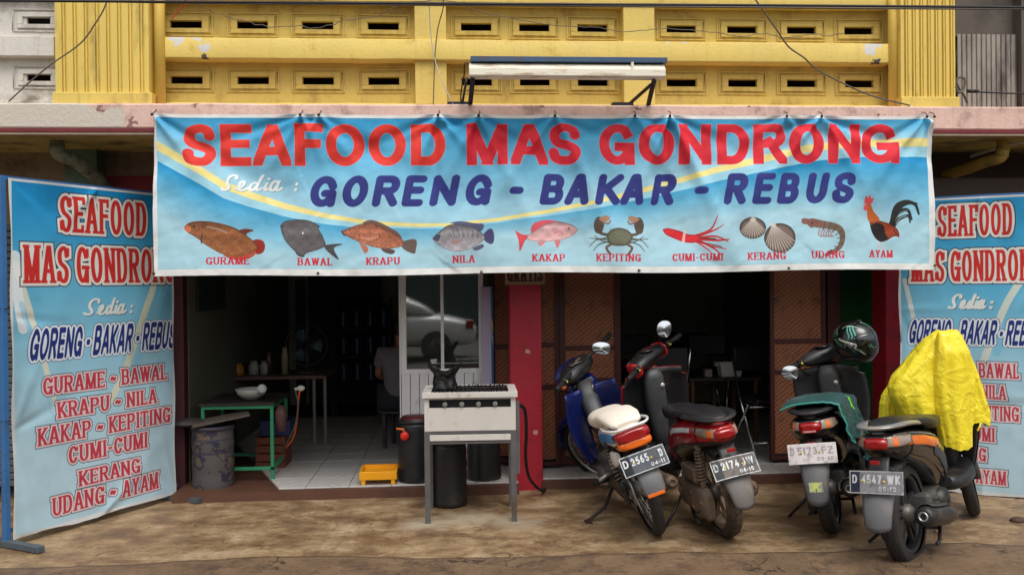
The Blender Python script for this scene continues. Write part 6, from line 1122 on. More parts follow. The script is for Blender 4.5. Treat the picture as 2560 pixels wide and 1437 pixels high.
def wheel(parent, name, R_, w, c, tm, rm, spokes='cast', hubr=.05, M=None, disc=False):
    h = holder(name, parent); X = M if M is not None else Matrix.Identity(4); n = 48; k = 14; g = []
    for i in range(n + 1):
        a = 2 * math.pi * i / n; row = []
        for j in range(k + 1):
            t = math.pi * (j / k); y = -math.cos(t) * w / 2 * (1.0 if .15 < j / k < .85 else .92); r = R_ - w * .48 + math.sin(t) ** .8 * w * .48
            if j in (0, k): r = R_ - w * .62
            row.append(X @ Vector((c[0] + r * math.cos(a), c[1] + y, c[2] + r * math.sin(a))))
        g.append(row)
    uv = [(i / n, j / k) for i in range(n + 1) for j in range(k + 1)]; mb = MB(); mb.sheet(g, uv=uv); obj('tyre', mb, tm, h)
    ri = R_ - w * .60; hw = w * .36; mb = MB(); mb.lathe([(ri, -hw), (ri + .004, -hw + .004), (ri - .012, -hw + .010), (ri - .018, -hw + .02), (ri - .018, hw - .02), (ri - .012, hw - .01), (ri + .004, hw - .004), (ri, hw), (ri - .022, hw - .004), (ri - .028, 0), (ri - .022, -hw + .004), (ri, -hw)], c, 'y', 48, M=X); obj('rim', mb, rm, h)
    mb = MB(); mb.lathe([(0, -.05), (hubr * .6, -.05), (hubr, -.03), (hubr, .03), (hubr * .6, .05), (0, .05)], c, 'y', 24, M=X); obj('hub', mb, M_ENG, h); mb = MB()
    if spokes == 'cast':
        for q in range(5):
            a = 2 * math.pi * q / 5 + .3
            for s in (-.16, .16): p0 = Vector((c[0] + hubr * .8 * math.cos(a + s * 2), c[1], c[2] + hubr * .8 * math.sin(a + s * 2))); p1 = Vector((c[0] + (ri - .02) * math.cos(a + s), c[1], c[2] + (ri - .02) * math.sin(a + s))); mb.bar(X @ p0, X @ p1, .022, .020, up=X.to_3x3() @ Vector((0, 1, 0)))
        obj('spokes', mb, rm, h)
    else:
        for q in range(36):
            a = 2 * math.pi * q / 36; s = (1 if q % 2 else -1); b = a + (.35 if q % 4 < 2 else -.35); mb.tube([X @ Vector((c[0] + hubr * math.cos(b), c[1] + s * .028, c[2] + hubr * math.sin(b))), X @ Vector((c[0] + (ri - .02) * math.cos(a), c[1], c[2] + (ri - .02) * math.sin(a)))], .0016, 5, caps=False)
        obj('spokes', mb, M_CHD, h, kind='stuff')
    if disc: obj('brake_disc', MB().lathe([(.045, .045), (.10, .045), (.10, .049), (.045, .049)], c, 'y', 36, M=X), M_CHD, h)
    return h
def spring(mb, p, q, r, turns, wr):
    p, q = Vector(p), Vector(q); t = (q - p).normalized(); a = t.cross(Vector((0, 1, 0))).normalized(); b = t.cross(a); n = turns * 12
    mb.tube([p + (q - p) * (i / n) + a * r * math.cos(2 * math.pi * i / 12) + b * r * math.sin(2 * math.pi * i / 12) for i in range(n + 1)], wr, 6)
def shock(parent, p, q, m=M_SPRG, r=.024):
    h = holder('shock_absorber', parent); p, q = Vector(p), Vector(q); mb = MB(); spring(mb, p + (q - p) * .2, p + (q - p) * .85, r, 9, .0045); obj('spring', mb, m, h); obj('damper', MB().cyl(p, q, .011).cyl(p, p + (q - p) * .22, .017).cyl(p + (q - p) * .84, q, .020), M_DKP if m is M_SPRG else m, h)
def plate(parent, img, c, tilt, m_edge=M_CHD, bend=.012, roll=0., yaw=0., w=.262, h=.112):
    Q = Matrix.Translation(c) @ Matrix.Rotation(R(yaw), 4, 'Z') @ Matrix.Rotation(R(tilt), 4, 'Y') @ Matrix.Rotation(R(roll), 4, 'X'); mb = MB(); g = []
    for j in range(5):
        g.append([Q @ Vector((-bend * math.cos((i / 10 - .5) * math.pi) - .004 * fbm(i * .3, j * .4, c[0]), -(i / 10 - .5) * w * 1, (j / 4 - .5) * h)) for i in range(11)])
    mb.sheet(g, -.0015); o = obj('licence_plate', mb, img, parent, fix=False)
    obj('plate_bolt', MB().ell(Q @ Vector((-bend - .002, w * .22, .006)), (.004, .006, .006), 8, 6), M_YDOT, parent); obj('plate_bolt', MB().ell(Q @ Vector((-bend - .002, -w * .16, .004)), (.004, .006, .006), 8, 6), M_YDOT, parent)
def steer(angle, x0=.86, z0=.95, rake=26): 
    ax = Vector((-math.sin(R(rake)), 0, math.cos(R(rake)))); p = Vector((x0, 0, z0)); return Matrix.Translation(p) @ Matrix.Rotation(R(angle), 4, ax) @ Matrix.Translation(-p)
def muffler(parent, pts, r, tip, m, shield=None, header=True, side=-1):
    h = holder('exhaust', parent); mb = MB(); a, b = Vector(pts[0]), Vector(pts[1]); d = (b - a).normalized(); mb.tube([a, a + d * .012, a + d * .05, a + (b - a) * .75, b - d * .02, b], [r * .62, r * .92, r, r * 1.02, r * .85, r * .5], 24)
    obj('muffler', mb, m, h); e = MB(); e.lathe([(tip, 0), (tip * .72, .0), (tip * .62, .03), (tip * .62, .05)], M=Matrix.Translation(a - d * .012) @ d.to_track_quat('Z', 'Y').to_matrix().to_4x4(), n=20); e.lathe([(tip, 0), (tip, .03), (tip * .9, .03)], M=Matrix.Translation(a - d * .012) @ d.to_track_quat('Z', 'Y').to_matrix().to_4x4(), n=20); obj('exhaust_tip', e, M_CHD if m is M_EXH else m, h)
    obj('tip_hole', MB().cyl(a + d * .014, a + d * .02, tip * .66), M_BAG, h)
    if header: obj('header_pipe', MB().tube(spl([tuple(b - d * .01), (b.x + .12, b.y + .02, b.z - .03), (b.x + .28, -.05, b.z - .03), (b.x + .34, -.02, b.z + .10)]), .015, 10), M_EXD, h)
    if shield:
        mb = MB(); g = []
        for i in range(8):
            p = a + (b - a) * (.14 + .66 * i / 7); ww = 1.0 - .25 * abs(i / 7 - .4); row = []
            for j in range(8): t = R(-72 + 144 * j / 7) * ww; row.append(p + Vector((0, math.sin(t) * (r + .009) * 1, math.cos(t) * (r + .009))) if True else p)
            row = [p + Vector((0, 0, 0)) + (Matrix.Rotation(R(35 * side), 3, 'X') @ (q - p)) for q in row]; g.append(row)
        mb.sheet(g, .003); obj('heat_shield', mb, shield, h)
    return h
def bars(parent, S, ctr, half, sweep, drop, grips=True, levers=True, dots=True):
    for s in (-1, 1):
        p0 = Vector(ctr); p1 = p0 + Vector((-sweep * .3, s * half * .45, drop * .2)); p2 = p0 + Vector((-sweep, s * half, -drop)); d = (p2 - p1).normalized()
        obj('handlebar', MB().tube([S @ p0, S @ p1, S @ p2], .011, 8), M_DKP, parent); obj('grip', MB().tube([S @ (p2 - d * .115), S @ (p2 - d * .005), S @ p2], [.016, .017, .014], 12), M_RUB, parent)
        obj('brake_lever', MB().tube(spl([tuple(S @ (p2 - d * .14 + Vector((.02, 0, -.005)))), tuple(S @ (p2 - d * .12 + Vector((.045, 0, -.01)))), tuple(S @ (p2 - d * .01 + Vector((.05, 0, -.03)))), tuple(S @ (p2 + Vector((.035, 0, -.035))))]), .006, 8), M_CHD if levers == 'chrome' else M_DKP, parent)
        obj('switch_housing', MB().tube([S @ (p2 - d * .16), S @ (p2 - d * .12)], .025, 12), M_DKP, parent)
        q = S @ (p2 - d * .14 + Vector((-.024, 0, -.004))); obj('switch_button', MB().ell(q, (.006, .007, .007), 10, 6), M_YDOT, parent)
def mirror(parent, S, base, head, r, nrm, m_back=M_DKP, up=(0, 0, 1)):
    BM = Matrix.Translation(parent.location) @ parent.rotation_euler.to_matrix().to_4x4()
    head = (BM @ S).inverted() @ PY(*head); nrm = BM.to_3x3().inverted() @ Vector(nrm)      # the head's real place and facing, in bike space
    h = holder('mirror', parent); b, q = Vector(base), Vector(head); mid = b + (q - b) * .35 + Vector((0, 0, (q.z - b.z) * .35)); obj('mirror_stem', MB().tube(spl([tuple(S @ b), tuple(S @ mid), tuple(S @ q)]), .0055, 8), m_back, h)
    n = Vector(nrm).normalized(); T = Matrix.Translation(S @ q) @ (n.to_track_quat('Z', 'Y')).to_matrix().to_4x4() @ Matrix.Rotation(R(up if isinstance(up, (int, float)) else 0), 4, 'Z'); mb = MB(); K = 28
    def ring(s, z): return [T @ Vector((r[0] * s * math.copysign(abs(math.cos(2 * math.pi * i / K)) ** .85, math.cos(2 * math.pi * i / K)), r[1] * s * math.copysign(abs(math.sin(2 * math.pi * i / K)) ** .85, math.sin(2 * math.pi * i / K)) * (1 + .12 * math.cos(2 * math.pi * i / K)), z)) for i in range(K)]
    mb.rings([ring(1.0, .006), ring(1.06, .002), ring(1.06, -.006), ring(.9, -.024), ring(.5, -.036), ring(.05, -.04)], True, (False, True)); obj('mirror_shell', mb, m_back, h); mb = MB(); mb.rings([ring(1.0, .003), ring(.5, .0045), ring(.02, .005)], True, (False, False)); obj('mirror_glass', mb, M_MIR, h)
def fender(parent, c, R_, w, a0, a1, m, M=None, name='fender'):
    g = []
    for i in range(19):
        a = R(a0 + (a1 - a0) * i / 18); row = []
        for j in range(9): t = R(-80 + 160 * j / 8); row.append(((M or Matrix.Identity(4)) @ Vector((c[0] + (R_ - .045 + .06 * math.cos(t)) * math.cos(a), math.sin(t) * w / 2 * (1 if 1 < i < 17 else .8), c[2] + (R_ - .045 + .06 * math.cos(t)) * math.sin(a)))))
        g.append(row)
    mb = MB(); mb.sheet(g, .003); obj(name, mb, m, parent)
def flap(parent, p0, p1, w0, w1, m, name='mudguard_flap', bend=.02, rnd=.02):
    g = []; 
    for i in range(9):
        v = i / 8; x = p0[0] + (p1[0] - p0[0]) * v - .02 * math.sin(v * math.pi); z = p0[1] + (p1[1] - p0[1]) * v; w = w0 + (w1 - w0) * v; w = w * (.86 if i == 8 else 1)
        g.append([(x - bend * (1 - (2 * j / 8 - 1) ** 2), (j / 8 - .5) * w, z + (.008 * (2 * j / 8 - 1) ** 2 if i == 8 else 0)) for j in range(9)])
    mb = MB(); mb.sheet(g, .004); obj(name, mb, m, parent)
def decal(parent, g, m, name='decal', th=.0015): mb = MB(); mb.sheet(g, th); obj(name, mb, m, parent)
def strip_on(st, e, i0, i1, t0, t1, off=.002, n=6, m_=14):
    # patch on a lofted body: between stations i0..i1 and section angles t0..t1
    g = []
    for a in range(m_ + 1):
        f = i0 + (i1 - i0) * a / m_; i = min(int(f), len(st) - 2); q = f - i; A, B2 = st[i], st[i + 1]; x, z, hw, hh = [A[k] + (B2[k] - A[k]) * q for k in range(4)]; y0 = 0
        t = Vector((B2[0] - A[0], 0, B2[1] - A[1])).normalized(); nn = Vector((-t.z, 0, t.x)); row = []
        for b in range(n + 1):
            ta = t0[0] + (t0[1] - t0[0]) * a / m_ if isinstance(t0, tuple) else t0; tb = t1[0] + (t1[1] - t1[0]) * a / m_ if isinstance(t1, tuple) else t1
            th = R(ta + (tb - ta) * b / n); c, d = math.cos(th), math.sin(th); cy = math.copysign(abs(c) ** (2 / e), c); cz = math.copysign(abs(d) ** (2 / e), d); row.append(Vector((x, y0 + cy * (hw + off), z)) + nn * (cz * (hh + off)))
        g.append(row)
    return g

def scooter(label, loc, head, lean, cfg):
    B = thing('motorcycle', label, 'motorcycle', (loc[0], loc[1], .0), (R(-lean), 0, R(head)), 'motorcycles parked in front of the shop'); I4 = Matrix.Identity(4); S = steer(cfg.get('steer', 12)); body, side = cfg['body'], cfg['side']; wr = cfg.get('wr', .265)
    wheel(B, 'rear_wheel', wr, .094, (0, 0, wr), cfg.get('tyre', M_TYRE), cfg.get('rim', M_RIM)); wheel(B, 'front_wheel', wr, .082, (1.24, 0, wr), cfg.get('tyre', M_TYRE), cfg.get('rim', M_RIM), M=S, disc=True)
    # fork, fender
    for s in (-1, 1): obj('fork_leg', MB().cyl(S @ Vector((1.22, s * .065, wr)), S @ Vector((1.06, s * .065, .60)), .017).cyl(S @ Vector((1.215, s * .065, wr - .03)), S @ Vector((1.15, s * .065, wr + .16)), .024), M_ENG, B)
    fender(B, (1.24, 0, wr), wr + .05, .14, 20, 165, cfg.get('fender', body), S, 'front_fender')
    # tail
    ts = [(-.31, .675, .045, .030), (-.29, .672, .085, .050), (-.24, .662, .112, .068), (-.12, .645, .138, .088), (.08, .605, .152, .110), (.26, .555, .150, .135), (.40, .485, .135, .150), (.50, .42, .11, .13), (.54, .38, .08, .10)]
    ts = [(q[0], q[1], q[2] * cfg.get('slim', .88), q[3] * .92) for q in ts]
    mb = MB(); mb.loft(ts, 28, e=2.5); obj('tail_body', mb, side, B)
    for (a, b, t0, t1, m) in cfg.get('panels', ()):
        for mir in (0, 1):
            g = strip_on(ts, 2.5, a, b, t0, t1); g = g if not mir else [[Vector((p.x, -p.y, p.z)) for p in r] for r in g]; decal(B, g, m, 'side_panel')
    ss = [(-.24, .738, .05, .010), (-.21, .744, .085, .020), (-.12, .752, .108, .028), (.04, .748, .124, .030), (.18, .736, .130, .034), (.27, .712, .134, .042), (.42, .700, .122, .050), (.54, .690, .090, .045), (.60, .678, .06, .035), (.62, .672, .03, .02)]
    sl = cfg.get('slim', .88); ss = [(q[0], q[1] - .008, q[2] * (sl + .02), q[3] * .82) for q in ss]; mb = MB(); mb.loft(ss, 28, e=3.4); obj('seat', mb, cfg.get('seat', M_SEAT), B, 0)
    # lens cluster
    mb = MB(); mb.loft([(-.330, .668, .028, .014), (-.322, .668, .052, .026), (-.29, .668, .068, .034), (-.24, .664, .07, .036)], 24, e=3.2); obj('tail_light', mb, M_LENR, B)
    for s in (-1, 1):
        F = lambda g: [[Vector((p.x, p.y * s, p.z)) for p in r] for r in g]
        decal(B, F(strip_on(ts, 2.5, .35, 2.9, (-24, 4), (34, 30), .006, 8)), M_LENC, 'turn_signal', .004); decal(B, F(strip_on(ts, 2.5, 1.0, 1.6, (-12, -8), (20, 22), .009)), M_LENO, 'signal_bulb'); decal(B, F(strip_on(ts, 2.5, 2.95, 3.02, -60, 60, .003)), M_BAG, 'panel_gap'); decal(B, F(strip_on(ts, 2.5, 2.2, 7.2, (-34, -34), (-31.5, -31.5), .003)), M_BAG, 'panel_gap')
        obj('seat_piping', MB().tube([(q[0], s * q[2] * (sl + .025), q[1] - .008 - q[3] * .3) for q in ((-.21, .744, .085, .020), (-.12, .752, .109, .028), (.04, .748, .125, .030), (.18, .736, .131, .034), (.27, .712, .135, .042), (.42, .700, .123, .050))], .0035, 6), M_DKP, B)
    for k_, (y_, dz_) in enumerate(((.07, .0), (-.06, .02), (.02, -.01))): obj('control_cable', MB().tube(spl([tuple(S @ Vector((.82, y_ * 3, .985))), tuple(S @ Vector((.90 + .03 * k_, y_ * 2, .90 + dz_))), (.93, y_, .80), (.95, y_ * .6, .62)]), .004, 6), M_RUB, B)
    obj('rear_brake_cable', MB().tube(spl([(.45, .05, .30), (.25, .10, .17), (.08, .125, .15), (-.02, .11, .20)]), .0045, 6), M_RUB, B)
    obj('cooling_fins', MB().box(.20, .40, -.105, -.092, .20, .208).box(.20, .40, -.105, -.092, .225, .233).box(.20, .40, -.105, -.092, .25, .258).box(.20, .40, -.105, -.092, .275, .283).box(.20, .40, -.105, -.092, .30, .308), M_ENG, B)
    obj('fan_cover', MB().lathe([(.01, -.128), (.05, -.128), (.07, -.118), (.075, -.09)], (.34, 0, .27), 'y', 24), M_DKP, B)
    if cfg.get('rack'):
        m = cfg['rack']; P = spl([(.02, .135, .735), (-.14, .135, .752), (-.26, .105, .752), (-.315, .05, .748), (-.325, 0, .746), (-.315, -.05, .748), (-.26, -.105, .752), (-.14, -.135, .752), (.02, -.135, .735)], 6); mb = MB()
        mb.sheet([[Vector((p[0] * (1 - .02 * k) + .012 * k, p[1] * (1 - .16 * k), p[2] + (.016 if 0 < k < 3 else 0) - .004 * k)) for p in P] for k in range(4)], .010); obj('grab_rail', mb, m, B, .002)
    # plate holder and flap
    flap(B, (-.27, .60), (-.345, cfg.get('fz', .40)), .10, .13, M_DKP, 'plate_holder', .01); flap(B, (-.325, cfg.get('pz', .49) - .035), (-.40, cfg.get('fz2', .265)), cfg.get('fw', .17), cfg.get('fw2', .11), cfg.get('flapm', M_FLAP)); obj('reflector', MB().box(-.352, -.340, -.022, .022, .572, .592), M_LENR, B, .002)
    plate(B, cfg['plate'], (-.355, 0, cfg.get('pz', .49)), 14 + cfg.get('ptilt', 0), roll=cfg.get('proll', 0))
    # power unit
    em = cfg.get('engine', M_DKP); mb = MB(); mb.loft([(-.10, .215, .020, .07, .085), (-.06, .22, .034, .10, .085), (.10, .225, .038, .085, .09), (.30, .235, .038, .090, .09), (.36, .24, .02, .06, .09)], 20, e=3); obj('engine_case', mb, em, B)
    obj('engine_block', MB().box(.16, .42, -.09, .055, .18, .34), M_ENG if em is not M_ENGD else em, B, .02); obj('air_box', MB().box(.0, .22, .06, .125, .34, .43), em if em is M_ENGD else M_DKP, B, .015); obj('swing_arm', MB().bar((0, -.075, wr), (.30, -.075, .26), .022, .04), M_ENG, B)
    obj('case_bolts', MB().ell((-.03, .122, .235), (.012, .006, .012), 8, 6).ell((.1, .128, .27), (.012, .006, .012), 8, 6).ell((.1, .128, .18), (.012, .006, .012), 8, 6).ell((.3, .128, .23), (.03, .006, .03), 12, 8), M_ENG if em is not M_ENGD else em, B)
    shock(B, (-.02, .085, .30), (-.06, .085, .585), M_ENGD if em is M_ENGD else M_SPRG, .026); obj('hugger', MB(), M_DKP, B) if 0 else fender(B, (0, 0, wr), wr + .045, .11, 50, 125, M_DKP, None, 'inner_mudguard')
    ex = cfg.get('exh', M_EXH); muffler(B, ((-.16, -.145, .285), (.26, -.150, .215)), .052, .024, ex, cfg.get('shield'))
    # floor and legshield
    obj('floorboard', MB().loft([(.48, .345, .12, .03), (.52, .335, .150, .045), (.70, .32, .152, .045), (.88, .34, .145, .05), (.94, .38, .12, .05)], 20, e=4), M_DKP, B)
    def shield(off, wsc): 
        g = []
        for i in range(17):
            v = i / 16; z = .30 + .62 * v; xc = 1.00 - .14 * v + .02 * math.sin(v * 3); w = (.13 + .105 * math.sin(min(1, v * 1.15) * math.pi * .62)) * wsc * cfg.get('shw', 1) * (1 if v < .93 else .86); g.append([(xc + off - .075 * (2 * j / 14 - 1) ** 2, (j / 14 - .5) * 2 * w, z - .02 * (2 * j / 14 - 1) ** 2 * (v > .9)) for j in range(15)])
        return g
    decal(B, shield(0, 1.0), M_PMAT if not cfg.get('inner') else cfg['inner'], 'leg_shield', .006); decal(B, shield(.018, 1.03), body, 'front_cowl', .005)
    obj('inner_column', MB().loft([(.90, .34, .05, .05), (.90, .50, .055, .06), (.875, .70, .075, .06), (.845, .86, .07, .05), (.85, .92, .05, .04)], 20, e=3), M_PMAT, B); obj('key_lock', MB().ell((.805, -.045, .80), (.01, .018, .018), 12, 8), M_CHD, B)
    obj('front_nose', MB().loft([(1.00, .36, .09, .02), (1.04, .50, .12, .04), (1.02, .70, .13, .05), (.95, .86, .10, .04), (.92, .93, .06, .02)], 22, e=2.6), body, B)
    # headset
    mb = MB(); T = S; mb.loft([(.795, .985, .10, .012), (.80, .99, .15, .035), (.84, 1.0, .17, .05), (.90, .99, .155, .058), (.95, .975, .11, .045), (.975, .965, .05, .02)], 28, e=2.3, M=T); obj('headset_cover', mb, cfg.get('headset', M_PMAT), B)
    mb = MB(); mb.loft([(.785, .995, .035, .006), (.80, 1.01, .07, .016), (.85, 1.04, .08, .018), (.90, 1.045, .07, .012)], 20, e=2.4, M=T); obj('instrument_panel', mb, M_DKP, B); obj('gauge', MB().ell(T @ Vector((.835, 0, 1.052)), (.045, .052, .008), 18, 8), M_GAUGE, B)
    obj('gauge_needle', MB().bar(T @ Vector((.83, -.03, 1.063)), T @ Vector((.85, .02, 1.063)), .004, .002), M_LENR, B); obj('headlight', MB().ell(T @ Vector((.965, 0, .965)), (.02, .075, .035), 18, 10), M_LENC, B)
    if cfg.get('hcheek'):
        for s in (-1, 1): mb = MB(); mb.loft([(.80, .975, .010, .03, s * .150), (.84, .985, .014, .055, s * .166), (.90, .975, .012, .06, s * .155), (.95, .96, .01, .03, s * .115)], 14, e=2.3, M=T); obj('headset_cheek', mb, cfg['hcheek'], B)
    bars(B, S, (.83, 0, 1.0), cfg.get('half', .325), .05, .0, levers=cfg.get('lev', True))
    for mi in cfg.get('mirrors', ()): mirror(B, S, *mi)
    # stands, pegs
    obj('centre_stand', MB().tube([(.26, .10, .20), (.14, .12, .10), (.05, .13, .10)], .010, 8).tube([(.26, -.10, .20), (.14, -.12, .10), (.05, -.13, .10)], .010, 8).tube([(.2, .11, .15), (.2, -.11, .15)], .009, 8), M_DKP, B); x = cfg.get('ss', .32); t = math.tan(R(lean)); h_ = .24
    obj('side_stand', MB().tube([(x, .09, h_), (x - .04, .20, .5 * h_), (x - .09, .20 + (.30 - .20) * .9, .25 * t + .010)], .009, 8), M_DKP, B)
    return B
pl1 = img_mat('plate_blue_bike', plate_image('plate_a', [('D', 24, 84), ('2565', 120, 330), ('D', 460, 505)], ('04-11', 330, 500), bg=(70, 74, 80), dark=(16, 18, 22)), .5)
pl2 = img_mat('plate_red_bike', plate_image('plate_b', [('D', 24, 78), ('2174', 110, 320), ('JW', 350, 500)], ('04-15', 300, 470), bg=(92, 82, 76), dark=(26, 26, 32), worn=.22), .5)
pl3 = img_mat('plate_white', plate_image('plate_c', [('D', 26, 74), ('5173', 110, 330), ('FZ', 380, 500)], ('09-15', 320, 500), bg=(214, 206, 204), fg=(158, 150, 152), rim=(226, 222, 220), worn=.10), .5)
pl4 = img_mat('plate_orange_bike', plate_image('plate_d', [('D', 30, 82), ('4547', 128, 330), ('WK', 385, 510)], ('05-12', 300, 470), bg=(128, 126, 128), fg=(196, 194, 196), rim=(170, 168, 170), dark=(34, 38, 58)), .5)

bk2 = scooter('red and black automatic scooter with a muddy rear wheel parked second from the grill stove', (1.60, 5.062), 95, 11, dict(body=M_REDP, side=M_REDP, seat=M_SEAT, slim=.80, steer=36, plate=pl2, tyre=M_TYRED, rim=M_RIMD, engine=M_ENGD, exh=M_EXD, flapm=M_FLAPD, wr=.27, hcheek=M_REDP, inner=M_DKP, headset=M_DKP,
    panels=((2.2, 5.6, (-25, -8), (-50, -72), M_PBLK), (3.4, 5.4, (10, 16), (28, 32), M_WHP), (1.3, 7.6, -92, -150, M_DKP)), rack=M_DKP, shield=M_CHD, ptilt=16,
    mirrors=(((.84, -.16, 1.03), (1660, 822, 5.85), (.047, .056), (-.25, -1, .075), M_DKP, -20),)))
bk3 = scooter('black scooter with a white licence plate, a helmet and a green jacket on its seat', (2.25, 5.058), 60, 8, dict(body=M_PBLK, side=M_PBLK, slim=.96, steer=30, plate=pl3, shield=M_CHR, exh=M_EXH, rack=M_DKP, wr=.265, pz=.53, fz=.42, fz2=.25, inner=M_PMAT, lev=True,
    mirrors=(((.84, .16, 1.02), (1975, 931, 5.45), (.052, .043), (-.35, -1, .09), M_DKP, -14), ((.84, -.16, 1.02), (2150, 845, 5.72), (.060, .045), (-.3, -1, .1), M_DKP, 0))))
ym = Canvas(260, 60, (150, 14, 16)); ym.text('YAMAHA', 8, 50, 252, 38, (226, 190, 190), 4.5, 4, gap=.2); mb = MB(); g = [[(-.3365, -(i / 6 - .5) * .075, .642 + .017 * j) for i in range(7)] for j in range(2)]; mb.sheet(g, -.001); obj('lens_lettering', mb, img_mat('lens_print', ym.image('lens_print'), .2), bk3, fix=False)
stk = Canvas(120, 90, (150, 150, 140)); 
for i in range(26): stk.line([(rr.uniform(5, 115), rr.uniform(5, 85)), (rr.uniform(5, 115), rr.uniform(5, 85))], 7, (196, 208, 110), sp=False)
mb = MB(); mb.sheet([[(-.412 + .010 * j, -(i / 3 - .5) * .075, .325 + .055 * j) for i in range(4)] for j in range(2)], -.001); obj('sticker', mb, img_mat('sticker_print', stk.image('sticker_print'), .5), bk3, fix=False)
bk4 = scooter('black and orange scooter with a silver grab rail nearest to the camera', (2.395, 4.462), 45, 6, dict(body=M_PBLK, side=M_PBLK, steer=16, half=.19, shw=.84, plate=pl4, rack=M_CHD, shield=M_PMAT, wr=.262, pz=.485, inner=M_PMAT, fz2=.25, fw=.165, fw2=.125,
    panels=((2.6, 5.2, (-2, 4), (26, 30), M_ORG), (4.6, 7.2, (-12, -20), (12, 2), M_PMAT), (1.6, 6.4, (36, 34), (44, 40), M_CHD)), mirrors=(((.84, -.14, 1.02), (2365, 872, 5.15), (.055, .036), (-.4, -1, .1), M_DKP, 0),)))

